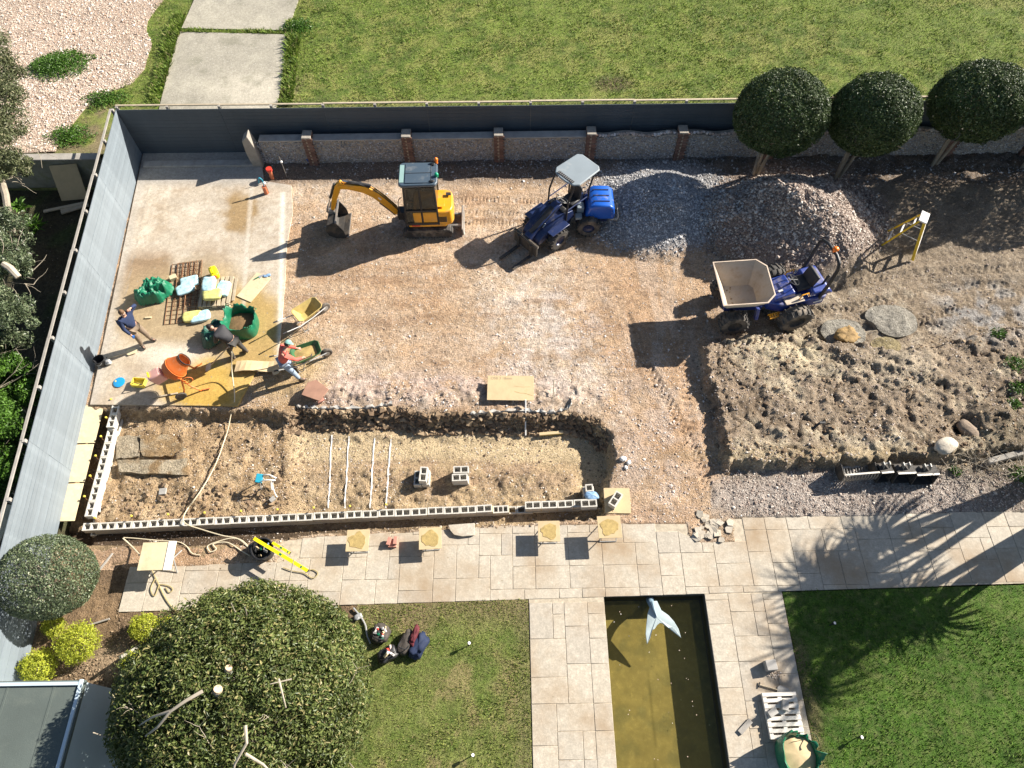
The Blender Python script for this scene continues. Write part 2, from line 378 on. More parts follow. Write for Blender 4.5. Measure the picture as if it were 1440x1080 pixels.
    ntr = sst(-2, 3, (745-.048*(px-105))-py)*sst(14, 7, (745-.048*(px-105))-py+4*n2)*west; fl = fl-.28*ntr
    wtr = sst(165, 150, px+.24*(py-580)+6*n2)*1.0; fl = fl*(1-wtr)-.72*wtr
    foot = sst(.55, .1, spn)*sst(1, 0, sst(600, 640, py))*sst(410, 430, px); fl = fl+foot*.16*(1+n2*2)
    z = z*(1-pit)+fl*pit
    z = z-.30*sst(0, .06, (X < wfx(Y)+.1)*1.0)*0
    # soil under the concrete pad is cut low so that only the pad shows
    return z
SLAB = gp([(203, 214), (366, 214), (372, 256), (410, 262), (412, 300), (404, 345), (401, 400), (397, 450), (392, 505), (382, 520), (360, 524), (335, 572), (128, 570), (160, 420)])
GRAVEL_Z = {}
def terr_low(X, Y):
    z = terrain(X, Y); sd = poly_sd(X, Y, SLAB); z = np.where(sd > .12, np.minimum(z, -.12), z)
    pn = path_n(X); z = np.where(Y < pn-.05, np.minimum(z, -.07), z)
    return z
def path_n(x):
    """north edge of the paved path"""
    xs = [-12.5, -10.3, -10.25, -6.9, -6.88, -6.3, -6.28, -4.9, -3.2, -.4, 2.4, 4.7, 4.75, 5.98, 6.0, 14.0, 27]
    ys = [3.0, 3.0, 5.28, 5.36, 5.36, 5.36, 5.98, 6.1, 6.15, 6.27, 6.33, 6.3, 5.75, 5.75, 6.42, 6.5, 6.6]
    return np.interp(x, xs, ys)
def path_s(x): return 4.1+.0172*(x+10.2)
def soil_col(X, Y, px, py):
    n1 = fbm(X, Y, .9, 4, 21); n2 = fbm(X, Y, 2.7, 4, 22); o = np.ones_like(X)
    c = tuple(v*o for v in (.52, .365, .235)); n0 = fbm(X, Y, .33, 4, 20); c = mixm(c, sst(-.05, .35, n0)*.7, (.60, .475, .35)); c = mixm(c, sst(.0, .4, -n0)*.6, (.46, .295, .175))
    c = mixm(c, sst(.0, .5, n1)*.5, (.55, .42, .30)); c = mixm(c, sst(.1, .6, n2)*.3, (.42, .265, .16))
    pink = blob(px, py, 770, 480, 75, 90, .6)*sst(-.35, .3, n2); c = mixm(c, pink*.9, (.68, .59, .52))
    pink = blob(px, py, 560, 545, 250, 24, .5)*sst(-.3, .35, n2+.2); c = mixm(c, pink*.8, (.56, .44, .38))
    pink = blob(px, py, 920, 620, 60, 120, .6)*sst(-.3, .4, n2); c = mixm(c, pink*.6, (.56, .45, .37))
    st = fbm(X*.3+4, Y*1.6, 1.6, 4, 24); c = mixm(c, sst(.05, .45, st)*sst(900, 800, px)*.55, (.53, .40, .29)); c = mixm(c, sst(.1, .5, -st)*.45, (.345, .215, .13))
    st = fbm(X*1.6, Y*.3+4, 1.6, 4, 25); c = mixm(c, sst(.05, .45, st)*sst(860, 900, px)*.6, (.55, .43, .33))
    n4 = fbm(X, Y, 6, 3, 26); c = mixm(c, sst(.25, .6, n4+.5*n0)*.45, (.64, .56, .48)); c = mixm(c, sst(.25, .6, -n4)*.3, (.30, .19, .12))
    e = sst(985, 1080, px+50*n1); c = mixm(c, e, (.30, .235, .165)); c = mixm(c, e*sst(-.1, .5, n2), (.40, .335, .25))
    pl = poly_sd(X, Y, PLAT); p = sst(-.1, .2, pl+.1*n2); c = mixm(c, p*.8, (.32, .25, .18)); c = mixm(c, p*sst(.0, .5, n1+n2*.6), (.50, .42, .30)); c = mixm(c, p*np.exp(-(fbm(X, Y, .9, 3, 27)/.04)**2)*.8, (.15, .11, .075)); c = mixm(c, p*sst(.15, .5, -n4)*.7, (.16, .12, .08))
    c = mixm(c, blob(px, py, 1110, 495, 60, 26, .6)*sst(-.3, .1, n2)*.9, (.52, .44, .30)); c = mixm(c, blob(px, py, 1150, 640, 190, 12, .6)*.6, (.44, .34, .2))
    c = mixm(c, blob(px, py, 1265, 515, 50, 28, .6)*.8, (.50, .42, .31))
    g = blob(px, py, 1230, 698, 260, 36, .35); c = mixm(c, g*(px > 1000), (.42, .365, .32))
    dk = sst(1340, 1430, px+40*n2)*sst(520, 600, py)*sst(735, 690, py); c = mixm(c, dk*.7, (.16, .13, .085))
    c = mixm(c, sst(425, 380, py)*sst(1180, 1250, px)*.75, (.27, .215, .155))
    c = mixm(c, blob(px, py, 1385, 440, 75, 40, .6)*sst(-.3, .3, n2), (.33, .31, .29))
    c = mixm(c, sst(268, 250, py)*.85, (.19, .145, .11)); c = mixm(c, sst(242, 225, py)*sst(-.2, .3, n2)*.6, (.2, .185, .175))  # northern strip: the fence's cast shade is put into the soil colour
    hp = blob(px, py, 930, 290, 105, 62, .25); c = mixm(c, hp, (.36, .35, .35)); c = mixm(c, blob(px, py, 912, 290, 30, 24, .5)*.9, (.27, .23, .19))
    hp = blob(px, py, 1112, 308, 128, 72, .25)*(1-hp*.6); c = mixm(c, hp, (.30, .235, .205))
    # inside the excavation
    ins = sst(-.05, .2, poly_sd(X, Y, PIT)); west = sst(430, 395, px+18*n1)
    c = mixm(c, ins, (.44, .325, .195)); c = mixm(c, ins*west*.8, (.40, .275, .155)); c = mixm(c, ins*sst(-.1, .5, n2)*.6, (.53, .41, .26))
    m = blob(px, py, 640, 668, 190, 30, .5)*(1-west); c = mixm(c, m*sst(-.4, .3, n2)*.7, (.32, .215, .14))
    b = sst(12, 0, np.abs(py-630)-14+6*n2)*sst(400, 425, px)*(1-blob(px, py, 620, 682, 225, 34, .35)); b = np.maximum(b, sst(808, 822, px)*sst(868, 858, px)*(py > 600))*ins
    c = mixm(c, b, (.60, .47, .29)); c = mixm(c, sst(735, 752, py)*ins, (.10, .07, .045))  # south trench: deep shadow of wall and path edge painted as dark soil
    c = mixm(c, sst(600, 575, py)*sst(395, 430, px)*ins*.8, (.2, .14, .09))  # shade on the north pit face, painted into the soil
    c = mixm(c, (1-ins)*sst(772, 748, px+0*py)*blob(px, py, 395, 520, 60, 50, .5)*.6, (.47, .33, .13))
    return tuple(np.clip(v*1.22, 0, .8) for v in c)
M_ = {}
M_['soil'] = earth('soil', 1.5, .35, (.66, .60, .53), 24, .95, .6, 16, .055)
step = .045
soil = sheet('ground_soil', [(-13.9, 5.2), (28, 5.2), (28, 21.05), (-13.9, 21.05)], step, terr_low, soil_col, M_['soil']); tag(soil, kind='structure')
def tz(x, y, eps=0): return float(terr_low(np.array([float(x)]), np.array([float(y)]))[0])+eps
def GT(px, py, dz=0):
    """point on the dug ground seen at this spot of the survey grid"""
    z = 0
    for _ in range(6):
        p = G(px, py, z); z = tz(p.x, p.y)
    return Vector((p.x, p.y, z+dz))
M_['far'] = earth('far_ground', .6, 0, fine=10, attr=False, base=(.10, .13, .05))
o = MB().box((0, 10, -1.35), (500, 500, .3)).build('ground', M_['far']); tag(o, kind='structure')

# concrete pad
def slab_col(X, Y, px, py):
    n1 = fbm(X, Y, .7, 5, 31); n2 = fbm(X, Y, 2.5, 4, 32); o = np.ones_like(X)
    c = tuple(v*o for v in (.47, .405, .32)); c = mixm(c, sst(-.1, .4, n1)*.7, (.38, .30, .215)); c = mixm(c, sst(.1, .5, n2)*.4, (.60, .54, .455)); c = mixm(c, sst(.15, .5, fbm(X, Y, 5, 4, 33))*.5, (.36, .29, .21))
    c = mixm(c, sst(268, 250, py)*.8, (.36, .345, .32))  # fence shadow over the pad's north end, painted as a greyer tone
    for cx, cy, rx, ry, k, cc in ((340, 302, 24, 26, .95, (.30, .205, .10)), (205, 385, 40, 38, .95, (.27, .185, .11)), (190, 425, 34, 48, .85, (.32, .235, .14)),
                                  (270, 440, 98, 70, .9, (.36, .27, .155)), (355, 480, 42, 85, .95, (.41, .28, .105)), (300, 548, 75, 30, .95, (.46, .30, .06)),
                                  (290, 530, 30, 25, .8, (.50, .34, .09)), (340, 545, 20, 32, .9, (.50, .35, .12)), (175, 500, 30, 20, .35, (.45, .37, .26)), (225, 352, 60, 8, .3, (.45, .38, .3))):
        c = mixm(c, blob(px+14*n2, py+14*n1, cx, cy, rx, ry, .3)*k, cc)
    c = mixm(c, blob(px+10*n2, py+8*n1, 240, 500, 45, 18, .6)*.8, (.66, .60, .50))
    edge = sst(18, 0, np.abs(px-(352+.02*(py-300)))-2)*0+sst(5, 1, np.abs(px-(350+8*np.sin(py*.01))))*(py < 430)*(py > 262); c = mixm(c, edge*.5, (.62, .57, .49))
    c = mixm(c, sst(6, 0, np.abs(px-(398+(py-262)*-.02)))*(py > 270)*.8, (.74, .69, .6))
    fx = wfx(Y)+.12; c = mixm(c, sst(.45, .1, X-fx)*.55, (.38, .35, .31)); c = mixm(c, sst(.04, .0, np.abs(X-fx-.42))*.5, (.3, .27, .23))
    return c
M_['pad'] = earth('old_concrete', .5, .12, (.3, .26, .2), 30, .9, .28, 9, .01)
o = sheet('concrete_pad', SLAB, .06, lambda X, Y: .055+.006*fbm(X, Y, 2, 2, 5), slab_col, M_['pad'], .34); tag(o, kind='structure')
# kerb strip across the shaded end of the pad
a = G(203, 233); b = G(366, 233)
M_['conc'] = mat('grey_concrete', (.36, .345, .32), .9, 0, .2, 4, .4, 60, .2, (.2, .17, .13))
o = MB().box(((a.x+b.x)/2, (a.y+b.y)/2, .1), (b.x-a.x-.1, .3, .09)).build('concrete_kerb', M_['conc'], bevel=.01); tag(o, kind='structure')

# ---- turf, gravel drive, beds, garden beyond the fence
def turf_col(seed, base, dry, dark=(.055, .10, .018), amt=.5):
    def f(X, Y, px, py):
        n1 = fbm(X, Y, .45, 4, seed); n2 = fbm(X, Y, 2.2, 5, seed+1); n3 = fbm(X, Y, 7, 3, seed+2); o = np.ones_like(X)
        c = tuple(v*o for v in base); c = mixm(c, sst(.0, .45, n2+n1*.8)*amt*1.2, dry); c = mixm(c, sst(.0, .45, -n2+n1*.3)*.7, dark); c = mixm(c, sst(.2, .6, n3)*.3, dry)
        return c
    return f
def nturf(X, Y, px, py):
    c = turf_col(41, (.185, .25, .045), (.29, .30, .085), (.075, .135, .022), .65)(X, Y, px, py)
    n2 = fbm(X, Y, 2, 4, 44); c = mixm(c, blob(px, py, 862, 118, 26, 11, .5)*.85, (.13, .095, .06)); c = mixm(c, blob(px, py, 405, 120, 22, 32, .6)*sst(-.3, .2, n2)*.8, (.27, .22, .13))
    c = mixm(c, sst(225, 195, px)*sst(120, 160, py)*sst(-.3, .2, n2)*.8, (.25, .18, .12)); c = mixm(c, sst(150, 138, py)*0+sst(132, 148, py)*.35*(px > 400), (.23, .2, .1))
    return c
M_['turf'] = earth('turf', 1.4, 0, fine=34, rough=.9, dark=.6, vor=30, bdist=.035, hue=((.24, .22, .10), 5, .35))
lawn_n = sheet('lawn', [(-30, 21.08), (34, 20.9), (36, 36), (-34, 36)], .14, lambda X, Y: .0+.03*fbm(X, Y, 1.2, 4, 8), nturf, M_['turf']); tag(lawn_n, kind='structure')
GRV = gp([(-260, -60), (236, -60), (230, 0), (208, 30), (206, 44), (214, 62), (203, 98), (185, 118), (150, 132), (122, 150), (100, 178), (84, 196), (78, 214)])+[(-22, 20.95), (-30, 20.95)]
def grv_z(X, Y): return .035+.02*fbm(X, Y, 2, 4, 12)
M_['gravel'] = earth('shingle', 1.5, .5, (.74, .68, .60), 30, .9, .62, 26, .04)
drv = sheet('gravel_driveway', GRV, .1, grv_z, lambda X, Y, px, py: mixm(tuple(v*np.ones_like(X) for v in (.56, .435, .34)), sst(0, .6, fbm(X, Y, 1.2, 4, 14))*.4, (.46, .35, .26)), M_['gravel'], .05); tag(drv, kind='structure')
M_['padold'] = earth('weathered_path_concrete', .6, .22, (.62, .6, .55), 36, .92, .34, 16, .012)
def opad(X, Y, px, py):
    n = fbm(X, Y, 1.1, 5, 51); c = tuple(v*np.ones_like(X) for v in (.35, .325, .265)); c = mixm(c, sst(-.1, .5, n)*.6, (.44, .41, .33)); c = mixm(c, blob(px, py, 360, 128, 60, 26, .6)*.6, (.58, .53, .43))
    c = mixm(c, blob(px, py, 300, 30, 70, 20, .8)*.25, (.5, .46, .36)); c = mixm(c, sst(.25, .6, -n)*.5, (.24, .23, .17)); return c
for poly in ([(224, 156), (388, 156), (398, 110), (405, 50), (253, 46), (240, 90)], [(256, 41), (405, 44), (420, 0), (432, -60), (290, -60), (274, 0)]):
    o = sheet('concrete_path', gp(poly), .08, lambda X, Y: .05+.004*fbm(X, Y, 3, 2, 5), opad, M_['padold'], .12); tag(o, kind='structure')
M_['mulch'] = earth('bed_soil', 1.5, .3, (.34, .27, .2), 22, .95, .7, 20, .04)
def bed_col(X, Y, px, py):
    n = fbm(X, Y, 1.8, 4, 61); c = tuple(v*np.ones_like(X) for v in (.22, .15, .09)); c = mixm(c, sst(-.2, .4, n)*.6, (.34, .23, .13)); c = mixm(c, sst(800, 770, py)*.9, (.40, .29, .17))
    c = mixm(c, blob(px, py, 160, 930, 45, 22, .6)*.8, (.46, .34, .22)); return c
o = sheet('garden_bed', [(-12.4, -2), (-3.6, -2), (-3.6, 5.32), (-6.4, 5.5), (-6.4, 6.0), (-7.5, 5.86), (-9, 5.82), (-12.6, 5.92)], .07, lambda X, Y: -.03+.03*fbm(X, Y, 2, 4, 62)+.015*fbm(X, Y, 8, 2, 63), bed_col, M_['mulch'], .75); tag(o, kind='structure')
M_['garden'] = earth('garden_soil', 1.2, .1, (.3, .25, .2), 16, .95, .7, 14, .05)
def gar_col(X, Y, px, py):
    n = fbm(X, Y, 1.2, 4, 65); c = tuple(v*np.ones_like(X) for v in (.07, .06, .035)); c = mixm(c, sst(0, .5, n)*.7, (.06, .09, .025)); return c
o = sheet('garden_ground', [(-34, -12), (-12.35+.0, -12), (WF1.x-.12, WF1.y), (wfx(19.4)-.1, 19.4), (-34, 19.4)], .25, lambda X, Y: -.22+.06*fbm(X, Y, 1, 4, 66), gar_col, M_['garden'], .9); tag(o, kind='structure')
LSW = [(-4.1, -4), (.34, -4), (.34, 4.29), (-4.1, 4.2)]; LSE = [(6.96, -4.5), (24, -4.5), (24, 4.66), (6.96, 4.38)]
def sturf(X, Y, px, py):
    n = fbm(X, Y, 1.5, 4, 71); c = turf_col(72, (.21, .25, .065), (.31, .265, .115), (.11, .17, .03), .8)(X, Y, px, py)
    c = mixm(c, sst(900, 855, py+25*n)*.8, (.26, .2, .105)); return mixm(c, sst(715, 735, px+8*n)*.5, (.23, .19, .1))
def eturf(X, Y, px, py):
    n = fbm(X, Y, 1.5, 4, 75); c = turf_col(76, (.075, .155, .018), (.13, .20, .034), (.035, .085, .01), .5)(X, Y, px, py)
    return mixm(c, sst(24, 4, px-(1100+(py-830)*.2)+12*n)*sst(880, 920, py)*.7, (.25, .19, .10))
for poly, f, nm in ((LSW, sturf, 'lawn_south'), (LSE, eturf, 'lawn_east')):
    o = sheet(nm, poly, .06, lambda X, Y: -.012+.012*fbm(X, Y, 2.5, 4, 77), f, M_['turf'], .1); tag(o, kind='structure')

# ---- grass blades and loose stones (stuff)
M_['blade'] = leafmat('grass_blade', (.085, .155, .02), (.235, .315, .055), .6, .3, .2, (.33, .30, .13))
M_['blade_s'] = leafmat('patchy_grass_blade', (.10, .155, .025), (.25, .275, .07), .6, .3, .2, (.28, .23, .11))
M_['blade_e'] = leafmat('lush_grass_blade', (.04, .10, .008), (.12, .21, .025), .6, .3, .2, (.19, .22, .06))
def rnd_in(n, poly):
    p = np.array(poly); out = np.zeros((0, 2))
    while len(out) < n:
        q = np.random.uniform(p.min(0), p.max(0), (n*2, 2)); q = q[poly_sd(q[:, 0], q[:, 1], poly) > .02]; out = np.concatenate([out, q])
    return out[:n]
def grass(name, poly, n, h, zf, keep=None, m='blade'):
    q = rnd_in(n, poly)
    if keep is not None: q = q[keep(q[:, 0], q[:, 1])]
    n = len(q); P_ = np.c_[q, zf(q[:, 0], q[:, 1])]; hh = h*np.random.uniform(.5, 1.4, n)*(1+.5*fbm(q[:, 0], q[:, 1], 1.5, 3, 5))
    t = np.random.uniform(0, 2*math.pi, n); d = np.stack([np.cos(t), np.sin(t), 0*t], -1); w = np.stack([-np.sin(t), np.cos(t), 0*t], -1)
    tip = P_+d*(hh*np.random.uniform(.1, 1.0, n))[:, None]+np.c_[np.zeros((n, 2)), hh*.7]
    ww = (hh*.16)[:, None]; v = np.stack([P_-w*ww, P_+w*ww, tip], 1).reshape(-1, 3); F = np.arange(3*n).reshape(n, 3)
    o = link(name, grid_mesh(name, v, F, M_[m], None, False)); return tag(o, 'short rough grass', 'grass', None, 'stuff')
NP = gp([(232, -40), (1500, -60), (1500, 150), (150, 152), (78, 212), (100, 178), (150, 132), (203, 98), (214, 62), (206, 44)])
pads = [gp([(224, 160), (388, 160), (398, 110), (405, 50), (253, 46), (240, 90)]), gp([(256, 41), (405, 44), (420, 0), (432, -60), (290, -60), (274, 0)])]
o = grass('grass', [(a, max(b, 21.1)) for a, b in NP], 120000, .085, lambda X, Y: .02+0*X, lambda X, Y: (poly_sd(X, Y, pads[0]) < 0) & (poly_sd(X, Y, pads[1]) < 0)); o['label'] = 'short sunlit lawn grass beyond the dark fence'
o = grass('grass', [(-4.1, -4), (.37, -4), (.37, 4.32), (-4.1, 4.22)], 36000, .05, lambda X, Y: -.01+0*X, None, 'blade_s'); o['label'] = 'patchy dry lawn grass between the big bush and the pool paving'
o = grass('grass', [(6.93, -4.5), (24, -4.5), (24, 4.70), (6.93, 4.42)], 75000, .06, lambda X, Y: -.01+0*X, None, 'blade_e'); o['label'] = 'green lawn grass east of the pool paving'
g1 = gp([(395, 150), (412, 150), (425, 30), (405, 30)]); o = grass('grass', g1, 2500, .2, lambda X, Y: .02+0*X); o['label'] = 'longer grass fringing the concrete path'
g1 = gp([(206, 150), (224, 150), (262, 20), (245, 20)]); o = grass('grass', g1, 3500, .2, lambda X, Y: .02+0*X); o['label'] = 'long grass between gravel drive and concrete path'
g1 = gp([(256, 47), (404, 49), (404, 43), (256, 41)]); o = grass('grass', g1, 900, .12, lambda X, Y: .03+0*X); o['label'] = 'grass growing in the joint of the concrete path'

def stonemat(name, st, rough=.85):
    m, N, L, B = newmat(name); g = N.new('ShaderNodeNewGeometry'); r = N.new('ShaderNodeValToRGB'); L.new(g.outputs['Random Per Island'], r.inputs[0]); e = r.color_ramp.elements
    while len(e) < len(st): e.new(.5)
    for i, (p, c) in enumerate(st): e[i].position = p; e[i].color = (*c, 1)
    n = noise(N, L, 30, 3); c = mixc(N, L, 'MULTIPLY', 1.0, r.outputs[0], ramp(N, L, n, [(.3, .75), (.7, 1.15)])); L.new(c, B.inputs['Base Color']); B.inputs['Roughness'].default_value = rough; return m
M_['st_tan'] = stonemat('tan_stones', [(0, (.24, .16, .1)), (.4, (.42, .32, .24)), (.75, (.60, .53, .46)), (1, (.74, .70, .65))])
M_['st_pink'] = stonemat('pale_rubble', [(0, (.36, .27, .21)), (.5, (.56, .46, .40)), (1, (.76, .70, .65))])
M_['st_heap'] = stonemat('flint_stones', [(0, (.14, .105, .085)), (.4, (.31, .235, .19)), (.75, (.46, .38, .32)), (1, (.72, .66, .58))])
M_['st_grey'] = stonemat('grey_gravel', [(0, (.2, .2, .205)), (.5, (.42, .415, .415)), (1, (.72, .71, .70))])
M_['st_shin'] = stonemat('shingle_stones', [(0, (.40, .27, .19)), (.5, (.60, .48, .38)), (1, (.82, .76, .68))])
M_['clod'] = stonemat('soil_clods', [(0, (.12, .08, .05)), (.6, (.26, .18, .11)), (1, (.40, .30, .19))], .95)
def stones(label, n, size, m, dens, box, name='loose_stones', zf=terr_low, flat=.6, sig=.45, cube=False):
    q = np.random.uniform([box[0], box[1]], [box[2], box[3]], (int(n*6), 2)); p = np.array([[G(a, b).x, G(a, b).y] for a, b in q[:1]])
    d = np.stack([(q[:, 0]-720)/FPX, (540-q[:, 1])/FPX, -np.ones(len(q))], -1) @ _R.T; t = -HC/d[:, 2]; X = d[:, 0]*t; Y = d[:, 1]*t
    k = dens(q[:, 0], q[:, 1], X, Y) > np.random.uniform(0, 1, len(q)); X = X[k][:n]; Y = Y[k][:n]; s = size*np.exp(np.random.normal(size=len(X))*sig)
    s = np.clip(s, size*.4, size*3.5)
    o = scatter(name, np.stack([X, Y, zf(X, Y)+s*.15], -1), s, M_[m], flat=flat, cube=cube); return tag(o, label, 'stones', None, 'stuff')
outpit = lambda X, Y: (poly_sd(X, Y, SLAB) < 0) & (Y > path_n(X)) & (X > wfx(Y)+.15)
stones('small loose stones strewn over the tan dug ground', 14000, .014, 'st_tan', lambda a, b, X, Y: outpit(X, Y)*(.35+.65*(fbm(X, Y, .8, 3, 81) > .05)), (110, 215, 1010, 770))
stones('pale broken stones spread across the middle of the site', 8000, .015, 'st_pink', lambda a, b, X, Y: outpit(X, Y)*sst(-.1, .3, fbm(X, Y, 1.3, 3, 84))*np.clip(blob(a, b, 770, 470, 80, 95, .6)+blob(a, b, 590, 556, 230, 20, .5)+.5*blob(a, b, 920, 600, 60, 130, .6), 0, 1)*(poly_sd(X, Y, PIT) < .1), (395, 360, 1010, 740))
stones('mixed flints and clods over the muddy eastern ground', 11000, .015, 'st_heap', lambda a, b, X, Y: outpit(X, Y)*(.3+.7*(fbm(X, Y, 1.1, 3, 82) > 0)), (985, 345, 1480, 725))
stones('stone chippings on the strip beside the paved path', 9000, .014, 'st_heap', lambda a, b, X, Y: outpit(X, Y)*(b > 662-.0*a)*1.0, (1015, 660, 1480, 728))
stones('coarse flint stones of the big rubble heap', 30000, .026, 'st_heap', lambda a, b, X, Y: blob(a, b, 1115, 312, 122, 68, .25)*1.0, (980, 225, 1290, 400), 'stone_heap', flat=.8)
stones('grey gravel of the shaded heap behind the loader', 18000, .019, 'st_grey', lambda a, b, X, Y: blob(a, b, 928, 292, 108, 62, .25)*1.0, (810, 215, 1060, 370), 'gravel_heap', flat=.8)
stones('flints and gravel at the foot of the old wall', 2500, .018, 'st_grey', lambda a, b, X, Y: outpit(X, Y)*sst(262, 240, b)*(.3+.7*(fbm(X, Y, 1, 3, 83) > 0)), (420, 222, 1440, 270))
stones('crumbled soil clods inside the excavation', 7000, .016, 'clod', lambda a, b, X, Y: (poly_sd(X, Y, PIT) > -.1)*(.25+.75*((a < 430) | (np.abs(poly_sd(X, Y, PIT)) < .5))), (110, 570, 870, 745), 'soil_clods')
stones('bigger rubble lumps in the western end of the excavation', 260, .04, 'clod', lambda a, b, X, Y: (poly_sd(X, Y, PIT) > .15)*np.clip(blob(a, b, 230, 705, 130, 16, .5)+.25*blob(a, b, 300, 640, 110, 60, .6), 0, 1), (130, 590, 430, 730), 'rubble', cube=True)
stones('rough dark lumps hanging on the north face of the excavation', 3600, .04, 'clod', lambda a, b, X, Y: (np.abs(poly_sd(X, Y, PIT)-.28) < .22)*(b < 622)*1.0, (395, 560, 880, 640), 'soil_clods', sig=.6)
stones('pinkish shingle of the driveway', 22000, .022, 'st_shin', lambda a, b, X, Y: (poly_sd(X, Y, GRV) > 0)*(Y > 21)*1.0, (-10, -10, 240, 214), 'shingle', grv_z)
stones('bark and stone litter on the planted bed', 3500, .016, 'clod', lambda a, b, X, Y: ((X > -12.3) & (X < -4) & (Y < path_n(X)+.0*Y))*((b < 800) | (a < 168) | (b > 868)), (60, 762, 400, 985), 'bark_litter', lambda X, Y: -.02+0*X)

# ---- pool
PX0, PX1, PY0, PY1 = 2.31, 4.92, -4.2, 4.36
M_['poolwall'] = mat('pool_render', (.05, .05, .04), .7, 0, .3, 3, .2, 30)
w = MB()
for c_, d_ in (((PX0-.06, 0.08, -.55), (.11, 8.7, 1.0)), ((PX1+.06, .08, -.55), (.11, 8.7, 1.0)), ((3.615, PY1+.06, -.55), (2.6, .11, 1.0)), ((3.615, PY0-.06, -.55), (2.6, .11, 1.0))): w.box(c_, d_)
o = w.build('pool_wall', M_['poolwall']); tag(o, kind='structure')
def pool_col(X, Y, px, py):
    n1 = fbm(X, Y, .8, 5, 91); n2 = fbm(X, Y, 2.6, 5, 92); c = tuple(v*np.ones_like(X) for v in (.27, .22, .085)); c = mixm(c, sst(-.05, .4, n2)*.6, (.16, .15, .07)); c = mixm(c, sst(0, .5, n1)*.5, (.34, .275, .11))
    return mixm(c, sst(.035, .01, np.abs(X-3.28-.05*np.sin(Y*1.3)-.03*Y))*.5, (.12, .10, .035))
M_['silt'] = earth('pool_silt', .2, .05, (.5, .45, .25), 6, .9, .15, 8, .01)
o = sheet('pool_floor', [(PX0-.02, PY0), (PX1+.02, PY0), (PX1+.02, PY1), (PX0-.02, PY1)], .06, lambda X, Y: -.66+0*X, pool_col, M_['silt']); tag(o, kind='structure')
m, N, L, B = newmat('murky_water'); fr = N.new('ShaderNodeFresnel'); fr.inputs[0].default_value = 1.33; tr = N.new('ShaderNodeBsdfTransparent'); tr.inputs[0].default_value = (.84, .82, .66, 1)
gl = N.new('ShaderNodeBsdfGlossy'); gl.inputs['Roughness'].default_value = .04; df = N.new('ShaderNodeBsdfDiffuse'); df.inputs[0].default_value = (.13, .11, .03, 1)
m1 = N.new('ShaderNodeMixShader'); m1.inputs[0].default_value = .07; L.new(tr.outputs[0], m1.inputs[1]); L.new(df.outputs[0], m1.inputs[2])
m2 = N.new('ShaderNodeMixShader'); L.new(fr.outputs[0], m2.inputs[0]); L.new(m1.outputs[0], m2.inputs[1]); L.new(gl.outputs[0], m2.inputs[2]); L.new(m2.outputs[0], N['Material Output'].inputs[0])
bp = N.new('ShaderNodeBump'); bp.inputs['Strength'].default_value = .05; L.new(noise(N, L, 5, 3), bp.inputs['Height']); L.new(bp.outputs[0], gl.inputs['Normal'])
o = MB().add([(PX0, PY0, -.24), (PX1, PY0, -.24), (PX1, PY1, -.24), (PX0, PY1, -.24)], [(0, 1, 2, 3)]).build('pool_water', m); tag(o, kind='structure')
q = np.random.uniform((PX0+.1, .1), (PX1-.3, PY1-.2), (30, 2)); o = scatter('floating_leaves', np.c_[q, np.full(30, -.233)], np.random.uniform(.008, .018, 30), M_['st_shin'], flat=.25); tag(o, 'tiny pale leaves floating on the pool', 'leaves', None, 'stuff')

# ---- paving: every slab its own piece
M_['slab'] = earth('riven_sandstone', .5, .05, (.3, .25, .18), 20, .85, .2, 9, .008, False, (.49, .44, .36), ((.32, .235, .15), .55, .95), .12)
M_['joint'] = mat('paving_joint', (.45, .385, .29), .95, 0, .3, 8, .5, 60)
pb = MB()
xs = list(np.linspace(-10.25, 26, 160)); 
for a, b in zip(xs[:-1], xs[1:]):
    m_ = (a+b)/2; n_ = float(path_n(m_))-.05; s_ = float(path_s(m_))+.02
    pb.add([(a, s_, -.012), (b, s_, -.012), (b, n_, -.012), (a, n_, -.012)], [(0, 1, 2, 3)])
for x0, x1 in ((.36, PX0-.005), (PX1+.005, 6.94)): pb.add([(x0, -4.4, -.012), (x1, -4.4, -.012), (x1, 4.5, -.012), (x0, 4.5, -.012)], [(0, 1, 2, 3)])
pav = pb.build('paving', M_['joint']); tag(pav, kind='structure')
rs = random.Random(5)
